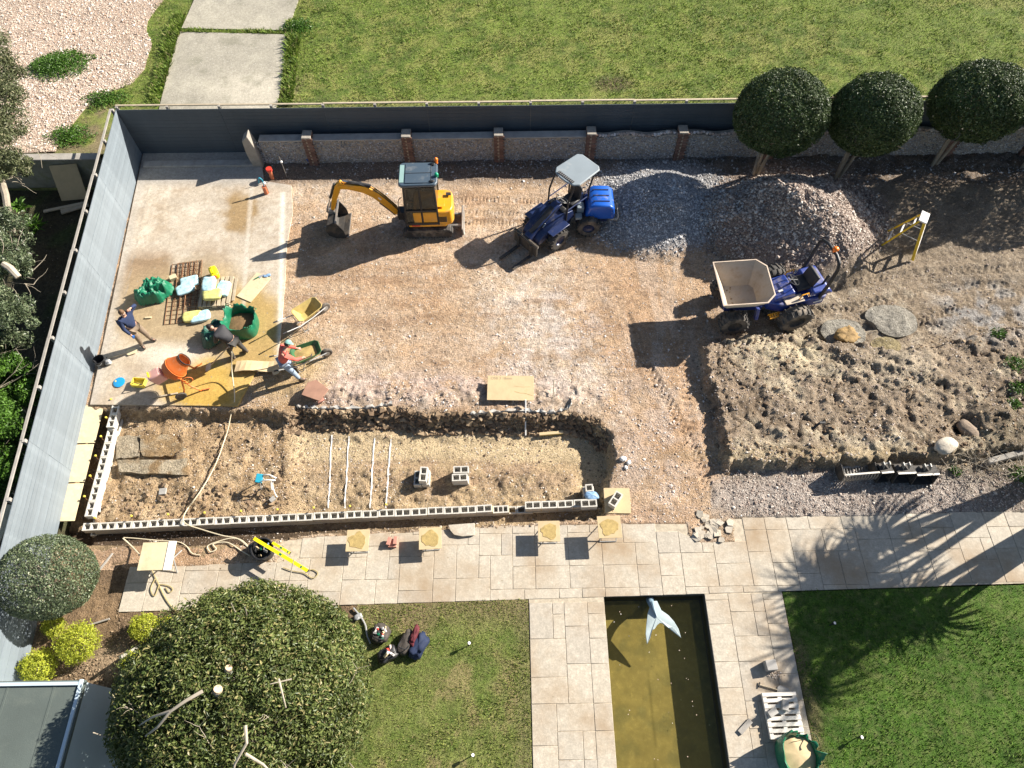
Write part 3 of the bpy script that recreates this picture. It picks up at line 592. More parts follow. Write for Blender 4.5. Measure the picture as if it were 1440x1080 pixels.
def pave(x0, x1, y0, y1, clip, U=.3):
    nx = int(round((x1-x0)/U)); ny = int(round((y1-y0)/U)); occ = [[0]*nx for _ in range(ny)]; nseg = 0
    for j in range(ny):
        for i in range(nx):
            if occ[j][i]: continue
            opts = [(3, 2), (2, 3), (2, 2), (3, 3), (3, 2), (2, 2)]; rs.shuffle(opts)
            for w_, h_ in opts+[(2, 1), (1, 2), (1, 1)]:
                if i+w_ > nx or j+h_ > ny: continue
                if (nx-i-w_) == 1 or (ny-j-h_) == 1 and w_ > 1 and rs.random() < .7: continue
                if any(occ[j+b][i+a] for a in range(w_) for b in range(h_)): continue
                break
            else: w_ = h_ = 1
            for a in range(w_):
                for b in range(h_):
                    if j+b < ny and i+a < nx: occ[j+b][i+a] = 1
            g = .004+rs.random()*.003; X0 = x0+i*U+g; X1 = min(x1, x0+(i+w_)*U)-g; Y0 = y0+j*U+g; Y1 = min(y1, y0+(j+h_)*U)-g
            if clip:
                pts = [(X0, max(Y0, float(path_s(X0))+.01)), (X1, max(Y0, float(path_s(X1))+.01)), (X1, min(Y1, float(path_n(X1))-rs.random()*.04)), (X0, min(Y1, float(path_n(X0))-rs.random()*.04))]
                if min(pts[3][1]-pts[0][1], pts[2][1]-pts[1][1]) < .07: continue
            else: pts = [(X0, Y0), (X1, Y0), (X1, Y1), (X0, Y1)]
            z = rs.uniform(-.003, .003); cx = sum(p[0] for p in pts)/4; cy = sum(p[1] for p in pts)/4
            MB().prism([(p[0]-cx, p[1]-cy) for p in pts], -.045, z).build('paving_slab', M_['slab'], pav, loc=(cx, cy, 0), bevel=.006, seg=1); nseg += 1
    return nseg
ns = pave(-10.25, 15.85, 3.95, 6.65, True)
ns += pave(.36, PX0, -.9, 4.2, False)+pave(PX1, 6.94, -.9, 4.36, False)
pave(PX0, PX1, 4.37, 4.39, False) if 0 else None
print('slabs', ns)
stones('dark clods and lumps over the raised garden soil', 1800, .024, 'clod', lambda a, b, X, Y: (poly_sd(X, Y, PLAT) > -.15)*(.2+.8*(fbm(X, Y, 1.6, 3, 85) > .05)), (960, 460, 1480, 668), 'soil_clods', sig=.55)
# ------------------------------------------------------------------ fences, old wall, garage
M_['fencen'] = mat('charcoal_slate_paint', (.07, .088, .105), .6, 0, .16, 1.2, .25, 40, .05, (.12, .14, .15), .4, .10, 1.6)  # same paint as the west fence, darkened to carry the north fence's shade
M_['fence'] = mat('slate_paint_sunlit', (.195, .23, .258), .5, 0, .24, .8, .25, 40, .16, (.27, .305, .33), .5, .14, 1.6)  # sunlit copy of the fence paint, glare lightens its colour
M_['timber'] = mat('pale_timber', (.50, .42, .30), .8, 0, .2, 4, .2, 30, 0, spec=.3, rnd=.25)
M_['greytimber'] = mat('weathered_timber', (.36, .335, .30), .85, 0, .2, 4, .2, 30, .2, (.2, .19, .17), .3, .2)
FH = 2.0; NB = 13
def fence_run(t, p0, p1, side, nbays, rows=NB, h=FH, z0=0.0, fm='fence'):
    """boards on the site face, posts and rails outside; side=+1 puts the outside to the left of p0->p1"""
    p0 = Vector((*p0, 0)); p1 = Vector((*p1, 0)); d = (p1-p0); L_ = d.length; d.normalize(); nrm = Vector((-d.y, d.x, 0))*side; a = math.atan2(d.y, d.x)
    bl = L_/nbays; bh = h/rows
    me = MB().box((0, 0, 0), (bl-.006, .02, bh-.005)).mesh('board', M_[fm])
    for i in range(nbays):
        for j in range(rows):
            c = p0+d*(bl*(i+.5)); k = rs.uniform(-.002, .002)
            link('board', me, None, t, (c.x+nrm.x*k, c.y+nrm.y*k, z0+bh*(j+.5)), (rs.uniform(-.03, .03), 0, a))
    pm = MB().box((0, 0, h/2+.03+z0/2), (.09, .09, h+.06), None).mesh('post', M_['greytimber'])
    n = nbays*2
    for i in range(n+1):
        c = p0+d*min(L_-.05, max(.05, L_*i/n))+nrm*.10; link('post', pm, None, t, c, (0, 0, a))
    for zz in (.35, 1.1, h-.16):
        c = p0+d*(L_/2)+nrm*.035; MB().box((0, 0, 0), (L_, .045, .09)).build('rail', M_['greytimber'], t, loc=(c.x, c.y, zz), rot=(0, 0, a))
    for i in range(nbays):
        c = p0+d*(bl*(i+.5))+nrm*.165; MB().box((0, 0, 0), (bl-.008, .07, .035)).build('capping', M_['timber' if fm == 'fencen' else 'greytimber'], t, loc=(c.x, c.y, h+.045+rs.uniform(-.012, .012)), rot=(0, rs.uniform(-.004, .004), a+rs.uniform(-.003, .003)))
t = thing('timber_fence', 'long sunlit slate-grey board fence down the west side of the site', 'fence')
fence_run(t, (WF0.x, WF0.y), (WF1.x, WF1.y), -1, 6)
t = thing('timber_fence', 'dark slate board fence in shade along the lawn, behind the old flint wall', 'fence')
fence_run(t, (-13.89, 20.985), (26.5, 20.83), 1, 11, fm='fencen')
# the back rails of the first bays stand open above the concrete path
# old flint wall with brick piers
M_['flintm'] = mat('flint_mortar', (.33, .30, .255), .95, 0, .25, 5, .6, 45, .3, (.2, .17, .14))
M_['brick'] = mat('old_red_brick', (.25, .15, .115), .9, 0, .2, 9, .4, 60, .25, (.28, .23, .2), .3, 0, 4, .45)
t = thing('flint_wall', 'old flint garden wall with brick piers under the dark fence', 'wall')
wx0, wx1, wy = -9.2, 26.5, 20.52
ft = []
pierx = [G(x, 226).x for x in (443, 577, 702, 828, 953, 1080, 1206, 1332)]+[19.2, 22.7]
piy = [wx0]+pierx+[wx1]
for a, b in zip(piy[:-1], piy[1:]):
    n = 14; top = [(a+(b-a)*i/n, 1.02+(.05*math.sin(i*.9+a) if a > 2 else 0)) for i in range(n+1)]
    MB().prism([(a+.16, -.1)]+[(max(a+.16, min(b-.16, p[0])), p[1]) for p in top]+[(b-.16, -.1)], wy-.12, wy+.16, 'xz').build('wall_panel', M_['flintm'], t)
    if a > 2:
        q = np.array([(a+.2+(b-a-.4)*i/26, wy-.05+rs.uniform(-.03, .03), 1.06+.05*math.sin(i*14/26*.9+a)) for i in range(27)])
        o = scatter('coping_stones', q, np.random.uniform(.06, .085, 27), M_['st_pink'], t, cube=True, flat=.7); o['kind'] = 'stuff'
    else: MB().box(((a+b)/2, wy+.02, 1.045), (b-a-.34, .34, .05)).build('coping', M_['conc'], t, bevel=.01)
n = 12000; q = np.c_[np.random.uniform(wx0, wx1, n), np.full(n, wy-.125), np.random.uniform(-.02, 1.0, n)]
o = scatter('flint_facing', q, np.random.uniform(.018, .045, n), M_['st_grey'], t); o['kind'] = 'stuff'
for px_ in pierx:
    pr = MB().box((0, 0, .56), (.30, .40, 1.25)).build('pier', M_['joint'], t, loc=(px_, wy-.03, 0))
    b = MB()
    for k in range(17):
        z = -.02+.075*k
        for u in ((-.085, .085) if k % 2 else (-.105, .115)):
            b.box((u, -.205, z), ((.155 if k % 2 else (.11 if u < 0 else .20)), .03, .063))
        for sx in (-1, 1):
            for v in (-.1, .1): b.box((sx*.155, v, z), (.03, .185, .063))
    o = b.build('brickwork', M_['brick'], pr); o['kind'] = 'stuff'
    MB().box((0, 0, 1.22), (.33, .43, .06)).build('pier_cap', M_['flintm'], pr, bevel=.012)
pr = MB().prism([(-.18, 0), (.2, 0), (.16, .9), (.04, 1.45), (-.2, 1.25), (-.24, .7)], -.2, .2, 'xz').build('broken_end', M_['flintm'], t, loc=(wx0-.12, wy-.15, 0), bevel=.03)

# garage in the south-west corner
M_['felt'] = mat('green_grey_felt', (.095, .115, .105), .85, 0, .16, .8, .3, 60, .3, (.13, .15, .13), .3)
M_['cladding'] = mat('grey_blue_cladding', (.50, .60, .66), .35, 0, .08, 1, .1, 30, .1, (.4, .42, .43))
t = thing('garage', 'flat-roofed garage with green-grey felt roof and pale blue-grey east wall', 'building', (0, 0, 0))
ga = G(120, 957, 2.3); gx, gy = ga.x, ga.y
MB().box((gx-4, gy-4.5, 1.1), (7.96, 8.96, 2.25)).build('wall', M_['cladding'], t)
MB().box((gx-4, gy-4.5, 2.27), (8.02, 9.02, .08)).build('roof', M_['felt'], t, bevel=.01)
MB().box((gx-.06, gy-4.5, 2.335), (.07, 9.04, .045)).box((gx-4.06, gy-.06, 2.335), (7.9, .07, .045)).build('roof_edge', M_['cladding'], t)
for k in range(5): MB().box((gx-.62-k*1.0, gy-4.55, 2.314), (.05, 8.85, .008)).build('roof_seam', M_['felt'], t)

# low wall of the neighbouring garden
t = thing('garden_wall', 'low mossy rendered wall between gravel driveway and shaded garden', 'wall')
a = G(-140, 224, 1.0); b = G(137, 224, 1.0); y0 = a.y
M_['render'] = mat('mossy_render', (.27, .255, .20), .95, 0, .3, 2, .5, 30, .35, (.16, .17, .07))
MB().box(((a.x-6+b.x)/2, y0-.05, .35), (b.x-a.x+6, .22, 1.3)).build('wall_body', M_['render'], t)
MB().box(((a.x-6+b.x)/2, y0-.04, 1.035), (b.x-a.x+6, .32, .07)).build('coping', M_['greytimber'], t, bevel=.02)
M_['ply'] = mat('plywood', (.56, .43, .25), .75, 0, .14, 3, .1, 20, .18, (.40, .28, .13), .3, .12, 3)
M_['osb'] = mat('pale_shuttering_ply', (.62, .52, .33), .8, 0, .16, 2, .1, 20, .34, (.40, .32, .21), .3, .1, 3)
def board(nm, label, cat, c, dims, rot, m='ply', group=None):
    o = MB().box((0, 0, 0), dims).build(nm, M_[m], None, loc=c, rot=rot, bevel=.004, seg=1); return tag(o, label, cat, group)
p = G(97, 262, .25); board('plywood_sheet', 'plywood sheet leaning against the shaded garden wall', 'board', (p.x, y0-.55, .32), (.95, .03, 1.25), (-.55, .0, .1))
p = G(92, 291, -.1); board('timber_plank', 'long thin plank lying beside the leaning plywood in the shaded garden', 'plank', (p.x, p.y, -.1), (1.5, .12, .05), (0, 0, .28), 'timber')
p = G(105, 292, -.12); board('timber_plank', 'short wide plank lying against the back of the west fence', 'plank', (p.x, p.y, -.12), (.95, .26, .05), (0, 0, .42), 'timber')

# ------------------------------------------------------------------ trees, bushes, hedges
M_['bark'] = mat('grey_bark', (.30, .26, .20), .9, 0, .25, 6, .6, 40, .2, (.14, .11, .08))
M_['twig'] = mat('dead_twig', (.42, .36, .28), .85, 0, .2, 6)
M_['cut'] = mat('fresh_cut_wood', (.62, .44, .28), .8, 0, .15, 6)
M_['lf_ball'] = leafmat('clipped_holm_oak_leaves', (.022, .045, .012), (.10, .145, .045), .5, .15, .35, (.17, .21, .11))
M_['lf_big'] = leafmat('bay_leaves', (.04, .068, .015), (.18, .215, .062), .45, .25, .4, (.34, .30, .13))
M_['lf_grey'] = leafmat('grey_green_leaves', (.045, .07, .03), (.15, .19, .10), .42, .2, .5, (.26, .29, .17))
M_['lf_lime'] = leafmat('lime_leaves', (.28, .34, .03), (.52, .54, .06), .5, .35, .4)
M_['lf_olive'] = leafmat('olive_leaves', (.05, .065, .022), (.17, .19, .09), .5, .2, .4, (.32, .30, .18))
M_['lf_hedge'] = leafmat('hedge_leaves', (.04, .10, .012), (.12, .24, .035), .42, .3, .4)
def limb(m, p, d, l, r, depth, wob=.25, kids=3, upw=.3, ends=None):
    pts = [Vector(p)]; d = Vector(d).normalized(); n = 5
    for i in range(n):
        d = (d+Vector((rs.uniform(-1, 1), rs.uniform(-1, 1), rs.uniform(-.5, 1)*upw))*wob).normalized(); pts.append(pts[-1]+d*l/n)
    m.tube(pts, [r*(1-.6*i/n) for i in range(n+1)], 6)
    if ends is not None: ends.append(pts[-1])
    if depth:
        for k in range(kids):
            q = pts[rs.randint(2, n)]; dd = (d+Vector((rs.uniform(-1, 1), rs.uniform(-1, 1), rs.uniform(-.3, .9)))*.9).normalized(); limb(m, q, dd, l*.62, r*.45, depth-1, wob, kids, upw, ends)
def clipped_tree(name, label, cat, base, c, r, n, ln, wd, m, lump=.06, thick=.07, stems=((-.25, 0), (.2, .05)), group=None, spread=.55, inner=.25, sr=.06, lf=1.5, clumps=0):
    t = thing(name, label, cat, base, 0, group); c = Vector(c)-Vector(base)
    mt = MB()
    for sx, sy in stems:
        top = Vector((c.x+sx*r[0]*1.2, c.y+sy*r[1]*1.2, c.z-r[2]*.2)); mt.tube([(sx*.4, sy*.4, -.05), (sx*.4+top.x*.3, sy*.4+top.y*.3, top.z*.35), tuple(top*.75), tuple(top)], [sr, sr*.85, sr*.7, sr*.5], 8)
        for k in range(5): limb(mt, top*.8, (rs.uniform(-1, 1), rs.uniform(-1, 1), rs.uniform(-.1, 1)), r[0]*.75, sr*.45, 1, .2, 3)
    mt.build('trunk', M_['bark'], t, smooth=True)
    P_, N_ = on_ball(n, c, r, lump, lf, rs.randint(0, 99), -.93, thick)
    if clumps:
        Pl = []; Nl = []; C0, D0 = on_ball(clumps, c, tuple(v*.90 for v in r), lump*.7, lf, 3, -.7, .03)
        for cc in C0:
            rr = rs.uniform(.09, .15)*r[0]; a1, a2 = on_ball(int(n/clumps), cc, (rr, rr, rr*.8), .3, 2, rs.randint(0, 99), -.5, .22); Pl.append(a1); Nl.append(a2)
        P_ = np.concatenate([P_[::2]]+Pl); N_ = np.concatenate([N_[::2]]+Nl)
    k = int(n*inner); Q = np.random.normal(size=(k, 3)); Q /= np.linalg.norm(Q, axis=1)[:, None]; R_ = np.random.uniform(.55, .92, k)[:, None]
    P_ = np.concatenate([P_, Q*R_*np.array(r)+np.array(c)]); N_ = np.concatenate([N_, Q])
    o = leaves('crown', P_, N_, ln, wd, M_[m], t, spread); o['kind'] = 'stuff'; return t
ballspec = [((1100, 152), 'clipped dark ball tree beside the wall, nearest the gravel heap', (1.54, 1.45, 1.32)), ((1228, 156), 'middle clipped ball tree of the row above the flint wall', (1.44, 1.36, 1.25)),
            ((1378, 137), 'largest clipped ball tree of the row, rising over the lawn fence', (1.58, 1.42, 1.24))]
for (bx, by), lab, r in ballspec:
    g = G(bx, by+6, 2.8); clipped_tree('ball_tree', lab, 'tree', (g.x-.05, g.y+.1, .0), (g.x, g.y, 2.8), r, 24000, .085, .045, 'lf_ball', .09, .06, ((-.22, -.1), (.18, .0), (.0, .1)), 'clipped ball trees along the old wall', lf=2.2)
for gx_, gy_, lab in ((19.0, 19.7, 'clipped ball tree beyond the largest one at the wall'), (22.3, 19.8, 'last clipped ball tree at the far east end of the wall')):
    clipped_tree('ball_tree', lab, 'tree', (gx_, gy_, 0), (gx_, gy_, 3.0), (1.7, 1.6, 1.5), 13000, .1, .05, 'lf_ball', .05, .05, ((-.22, -.1), (.18, .0)), 'clipped ball trees along the old wall', lf=2.2)
# the big bay bush
g = G(342, 985, 2.3)
BT = clipped_tree('bay_tree', 'huge rounded leafy bay bush beside the southern lawn', 'bush', (g.x, g.y, 0), (g.x, g.y, 2.1), (2.66, 2.42, 2.1), 105000, .095, .036, 'lf_big', .13, .085, ((-.3, .1), (.25, .2), (.0, -.3)), None, .8, .2, .13, 1.9, 210)
def lc(px, py, z): p = G(px, py, z); return Vector((p.x-g.x, p.y-g.y, z))
br = MB()
for pts, r in (([lc(285, 972, 4.3), lc(262, 985, 4.35), lc(240, 1000, 4.25), lc(222, 1022, 4.1), lc(205, 1035, 3.8)], .038), ([lc(240, 1000, 4.25), lc(215, 1008, 4.1), lc(196, 1020, 3.7)], .03),
               ([lc(345, 1020, 4.35), lc(347, 1045, 4.3), lc(330, 1075, 4.1), lc(325, 1100, 3.8)], .034), ([lc(392, 955, 4.3), lc(397, 975, 4.4), lc(402, 995, 4.2)], .022), ([lc(410, 955, 4.3), lc(380, 962, 4.35)], .016),
               ([lc(345, 1060, 4.1), lc(370, 1075, 3.9), lc(385, 1090, 3.7)], .03)):
    br.tube(pts, [r*(1-.5*i/(len(pts)-1)) for i in range(len(pts))], 7)
for k in range(9):
    th = rs.uniform(0, 6.28); ph = rs.uniform(.2, 1.2); d = Vector((math.sin(ph)*math.cos(th), math.sin(ph)*math.sin(th), math.cos(ph))); q = Vector((0, 0, 2.1))+Vector((d.x*2.75, d.y*2.8, d.z*2.1))
    limb(br, q-d*.25, d+Vector((rs.uniform(-1, 1), rs.uniform(-1, 1), 0)), rs.uniform(.3, .6), .009, 1, .3, 3)
o = br.build('bare_branches', M_['twig'], BT, smooth=True); o['kind'] = 'stuff'
for (sx, sy, z, r, l) in ((320, 942, 4.12, .07, .18), (305, 972, 4.15, .09, .28)):
    a = lc(sx, sy, z); b_ = a+Vector((.12, .1, .06)).normalized()*l
    s = MB().cyl(a-Vector((.1, .1, .3)), a+Vector((.02, .02, .02)), r).build('cut_stump', M_['bark'], BT); MB().cyl(a+Vector((.02, .02, .02)), a+Vector((.035, .035, .05)), r*.95, r*.9).build('cut_face', M_['cut'], s)
# clipped grey-green ball by the fence
g2 = G(57, 808, 1.55); clipped_tree('clipped_bush', 'grey-green clipped ball bush at the corner of fence and garage', 'bush', (g2.x, g2.y, 0), (g2.x, g2.y, 1.3), (1.14, 1.02, 1.02), 18000, .06, .028, 'lf_grey', .05, .05, ((-.1, 0), (.12, .1)), None, .7, .2, .05, 2)
# lime shrubs
for k, (px_, py_, r, lab) in enumerate(((203, 882, .36, 'lime-yellow shrub touching the big bay bush'), (232, 884, .30, 'lime shrub half under the edge of the big bay bush'), (113, 905, .50, 'roundest lime-yellow shrub, alone in the middle of the bed'), (56, 938, .42, 'lime shrub next to the garage roof corner'), (74, 880, .28, 'small lime shrub under the clipped grey-green ball bush'), (188, 930, .30, 'lime shrub tucked behind the grey post'), (172, 885, .2, 'tiny lime shrub sprig on the path side of the bed'))):
    if k == 6: continue
    p = G(px_, py_, .25); t = thing('lime_shrub', lab, 'shrub', (p.x, p.y, 0), 0, 'lime-yellow shrubs in the bed'); m_ = MB()
    for i in range(7): limb(m_, (0, 0, -.02), (rs.uniform(-1, 1), rs.uniform(-1, 1), 1.2), r*1.1, .012, 0)
    m_.build('stems', M_['bark'], t); P_, N_ = on_ball(int(5200*r*r*4), (0, 0, r*.75), (r, r*.95, r*.8), .35, 2.5, k*7, -.6, .2)
    o = leaves('foliage', P_, N_, .05, .026, M_['lf_lime'], t, .9); o['kind'] = 'stuff'
p = G(180, 914, .4); a_ = MB().box((0, 0, .0), (.07, .07, .75)).build('grey_post', M_['greytimber'], loc=(p.x, p.y, .25), rot=(.5, -.3, .2), bevel=.004, seg=1); tag(a_, 'leaning grey wooden post in the bed beside the lime shrubs', 'post')
p = G(140, 874, .05); a_ = MB().cyl((-.22, -.07, 0), (.22, .07, 0), .025).build('grey_pipe', M_['greytimber'], loc=(p.x, p.y, .02)); tag(a_, 'short grey pipe lying on the bed soil', 'pipe')
# trees and hedge left of the fence
def loose_tree(name, label, base, blobs, m, nl, ln, wd, tr=.11, group=None, cat='tree'):
    t = thing(name, label, cat, base, 0, group); mt = MB(); Pl = []; Nl = []; base = Vector(base)
    for i, (c, r) in enumerate(blobs):
        c = Vector(c)-base; mt.tube([(0, 0, -.1), (c.x*.25+.1, c.y*.25, c.z*.4), (c.x*.7, c.y*.7, c.z*.8), tuple(c)], [tr, tr*.8, tr*.55, tr*.25], 8)
        for k in range(7): limb(mt, c*.85, (rs.uniform(-1, 1), rs.uniform(-1, 1), rs.uniform(-.4, 1)), r*.95, tr*.25, 1, .3, 3)
        kk = 26
        for j in range(kk):
            v = Vector(np.random.normal(size=3)); v.normalize(); cc = c+Vector((v.x*r, v.y*r, v.z*r*.75))*rs.uniform(.35, 1.0); rr = r*rs.uniform(.2, .38)
            P_, N_ = on_ball(int(nl/kk), cc, (rr, rr, rr*.7), .3, 2, j, -1, .3); Pl.append(P_); Nl.append(N_)
    mt.build('trunk', M_['bark'], t, smooth=True)
    o = leaves('crown', np.concatenate(Pl), np.concatenate(Nl), ln, wd, M_[m], t, .9); o['kind'] = 'stuff'; return t
def gb(px, py, z, r): p = G(px, py, z); return ((p.x, p.y, z), r)
b = G(-30, 330, -.2); loose_tree('olive_tree', 'drooping olive-leaved tree overhanging the gravel driveway corner', (b.x-.4, b.y, -.2), [gb(-8, 95, 3.2, 1.3), gb(0, 150, 3.3, 1.3), gb(8, 225, 2.9, .95), gb(-35, 190, 3.4, 1.4)], 'lf_olive', 6500, .11, .035)
b = G(22, 365, -.2); loose_tree('garden_tree', 'pale-trunked silvery tree leaning over the shaded garden', (b.x, b.y, -.2), [gb(-5, 335, 2.6, 1.0), gb(5, 372, 2.6, .8), gb(-15, 395, 2.8, 1.1), gb(0, 440, 2.8, .9)], 'lf_grey', 5000, .1, .04)
tp = MB().tube([G(0, 248, 2.6), G(8, 275, 2.5), G(12, 305, 2.2), G(18, 325, 1.7)], [.11, .11, .10, .09], 8).build('bare_tree_trunk', M_['bark'], smooth=True); tag(tp, 'bare pale trunk leaning at the edge of the shaded garden', 'trunk')
tp = MB().tube([G(6, 372, 3.3), G(14, 377, 3.3), G(26, 390, 3.1)], [.10, .10, .09], 8).build('sawn_limb', M_['twig'], smooth=True); tag(tp, 'sawn pale limb sticking out of the silvery tree', 'branch')
for i, (px_, py_, r, z, mm, lab) in enumerate(((-18, 492, 1.15, 1.6, 'lf_grey', 'dull green part-shaded bush beside the shaded garden strip'), (-14, 540, 1.2, 1.7, 'lf_hedge', 'bright green bush bulging towards the west fence'), (-22, 600, 1.25, 1.6, 'lf_hedge', 'bright green hedge bush south of the bulging one'), (-30, 665, 1.1, 1.5, 'lf_hedge', 'last green hedge bush, beside the pale fence end boards'))):
    p = G(px_, py_, z); loose_tree('hedge_bush', lab, (p.x, p.y, -.2), [((p.x, p.y, z), r)], mm, 15000, .095, .05, .05, 'hedge bushes outside the fence', 'bush')
for i, (px_, py_, lab) in enumerate(((25, 288, 'round-leaved bright plant at the foot of the leaning trunk'), (46, 315, 'spiky bright green plant in the shaded garden'))):
    p = G(px_, py_, .2); t = thing('garden_plant', lab, 'plant', (p.x, p.y, -.2)); me = MB().add([(0, 0, 0), (.05, .12, .10), (0, .3, .12), (-.05, .12, .10)], [(0, 1, 2), (0, 2, 3)]).mesh('leaf', M_['lf_hedge'])
    for k in range(34): link('leaf', me, None, t, (rs.uniform(-.1, .1), rs.uniform(-.1, .1), rs.uniform(.1, .4)), (rs.uniform(-.4, .7), 0, k*2.4)).scale = (1.4-i*.7, 1.2+i*.3, 1.2)
# weeds on the drive
def tuft(name, label, px_, py_, rx, ry, n, m, h=.25, cat='weeds', a=0):
    p = G(px_, py_, 0); t = thing(name, label, cat, (p.x, p.y, 0)); q = np.random.normal(size=(n, 2))*.5; q = q[np.hypot(q[:, 0], q[:, 1]) < 1.15]; q *= (1+.35*fbm(q[:, 0], q[:, 1], 2, 3, 5))[:, None]
    X = q[:, 0]*rx; Y = q[:, 1]*ry; X, Y = X*math.cos(a)-Y*math.sin(a), X*math.sin(a)+Y*math.cos(a); Z = .04+h*np.clip(1-np.hypot(q[:, 0], q[:, 1])*.8, 0, 1)*np.random.uniform(.3, 1, len(X))
    o = leaves('leaves', np.stack([X, Y, Z], -1), np.tile([0, 0, 1.], (len(X), 1)), .085, .04, M_[m], t, .8); o['kind'] = 'stuff'; return t
tuft('weed_patch', 'dense green weed patch growing in the gravel driveway', 84, 93, 1.25, .85, 5200, 'lf_hedge', .3, a=.25)
tuft('weed_patch', 'small weed tuft at the driveway end of the low wall', 100, 192, .9, .55, 1500, 'lf_hedge', .15)
tuft('weed_patch', 'weeds by the west end of the dark fence, on brown earth', 150, 140, .9, .5, 1200, 'lf_hedge', .15)
tuft('weed_patch', 'leafy clump beside the concrete path joint', 420, 40, .7, .6, 1600, 'lf_hedge', .2)
for i, (px_, py_, r, lab) in enumerate(((1428, 512, .35, 'uppermost green weed clump at the east edge'), (1432, 545, .3, 'green weeds just below the uppermost clump'), (1425, 568, .2, 'small green weed between the dark clods at the east edge'), (1405, 472, .3, 'thin weeds beside the muddy puddle'), (1342, 663, .16, 'tiny weed near the dead brush'), (1436, 668, .35, 'grassy weeds below the sunlit sleeper'))):
    p = GT(px_, py_); t = tuft('weed_clump', lab, px_, py_, r, r*.8, int(700*r), 'lf_hedge', .10); t.location = p
# dead brush pile
t = thing('brush_pile', 'heap of dry grey twigs beside the white boulder', 'brush', GT(1380, 655)); b = MB()
for k in range(70): limb(b, (rs.uniform(-1, 1.2), rs.uniform(-.55, .6), rs.uniform(0, .15)), (rs.uniform(-1, 1), rs.uniform(-1, 1), .25), rs.uniform(.3, .9), .009, 1, .3, 2)
b.build('twigs', M_['twig'], t)
def rock(d, m, loc, rz, seed):
    b = MB().ball((0, 0, 0), (1, 1, 1), 22, 14); v = np.array(b.v); k = 1+.22*fbm(v[:, 0]*1.3+seed, v[:, 1]*1.3+v[:, 2], 1.3, 4, seed)
    b.v = [tuple(q) for q in v*k[:, None]*np.array(d)]; return b.build('boulder', m, smooth=True, loc=loc, rot=(0, .1, rz))
p = GT(1328, 629, .1)
o = rock((.36, .22, .17), mat('white_boulder', (.55, .49, .40), .9, 0, .3, 5, .6, 20, .2, (.3, .22, .14)), p, .35, 3); tag(o, 'smooth white oval boulder at the corner of the raised soil', 'boulder')
o = rock((.24, .42, .18), mat('brown_boulder', (.25, .19, .14), .9, 0, .3, 3, .8, 12), GT(1360, 608, .10), .5, 8); tag(o, 'brown rough boulder behind the white oval one', 'boulder')
# tall cordyline palms just outside the picture cast the feathery shade on the paving
M_['frond'] = leafmat('cordyline_fronds', (.09, .12, .04), (.2, .24, .09), .5, .15, .4)
def cordyline(base, heads, label):
    t = thing('cordyline_palm', label, 'palm', base, 0, 'cordyline palms at the east edge'); tr = MB(); V = []; F = []
    for hx, hy, hz, n, L_ in heads:
        tr.tube([(0, 0, -.1), (hx*.3, hy*.3, hz*.4), (hx, hy, hz)], [.14, .11, .07], 10)
        for k in range(n):
            th = rs.uniform(0, 6.28); el = rs.uniform(-.5, 1.3); l = L_*rs.uniform(.7, 1.05); d = Vector((math.cos(th), math.sin(th), 0)); w = Vector((-d.y, d.x, 0)); b0 = len(V); q = Vector((hx, hy, hz)); e = el
            for s in range(6):
                ww = .035*math.sin(math.pi*(.15+.85*s/5)); V.append(q-w*ww); V.append(q+w*ww); q = q+(d*math.cos(e)+Vector((0, 0, 1))*math.sin(e))*l/5; e -= .28
            F += [(b0+2*s, b0+2*s+1, b0+2*s+3, b0+2*s+2) for s in range(5)]
    tr.build('trunk', M_['bark'], t, smooth=True); o = link('fronds', grid_mesh('fronds', np.array([tuple(v) for v in V]), np.array(F), M_['frond'], None, False), None, t); o['kind'] = 'stuff'
p = G(1512, 648); cordyline((p.x, p.y, 0), [(0, 0, 4.5, 150, 1.6), (-.5, .5, 3.6, 120, 1.3), (.5, -.5, 5.6, 150, 1.6), (-.9, -.3, 4.3, 130, 1.5), (.3, .7, 5.2, 120, 1.5)], 'multi-headed cordyline palm east of the dead brush')
p = G(1530, 700); cordyline((p.x, p.y, 0), [(0, 0, 4.9, 90, 1.4), (.7, .3, 4.1, 70, 1.2), (-.1, -.8, 5.6, 80, 1.3)], 'taller cordyline palm east of the paved path')
p = G(1490, 748); cordyline((p.x, p.y, 0), [(0, 0, 3.1, 90, 1.2), (-.3, -.5, 2.4, 60, 1.1)], 'short cordyline palm beside the east lawn')
# ------------------------------------------------------------------ machines
M_['yel'] = mat('digger_yellow', (.80, .35, .012), .36, 0, .1, 3, 0, 20, .28, (.40, .28, .14), coat=.25)
M_['navy'] = mat('dark_blue_grey_paint', (.06, .088, .118), .4, 0, .1, 2, 0, 20, .12, (.25, .25, .24), coat=.3)
M_['blk'] = mat('black_plastic', (.022, .022, .024), .5, 0, .2, 5, 0, 20, .2, (.14, .11, .08))
M_['rub'] = mat('dusty_rubber', (.06, .055, .05), .85, 0, .3, 5, .3, 30, .45, (.27, .22, .165))
M_['steel'] = mat('worn_steel', (.32, .31, .29), .45, .6, .2, 4, .1, 30, .3, (.22, .16, .11))
M_['dsteel'] = mat('dark_muddy_steel', (.06, .055, .05), .7, .3, .3, 5, .3, 30, .4, (.20, .15, .10))
M_['chrome'] = mat('chrome_ram', (.7, .7, .7), .2, 1, .05)
m, N, L, B = newmat('cab_glass'); B.inputs['Base Color'].default_value = (.02, .03, .028, 1); B.inputs['Roughness'].default_value = .06; B.inputs['Alpha'].default_value = .9; M_['glass'] = m
M_['blue'] = mat('loader_blue', (.012, .10, .48), .26, 0, .08, 2, 0, 20, .16, (.25, .2, .15), coat=.5)
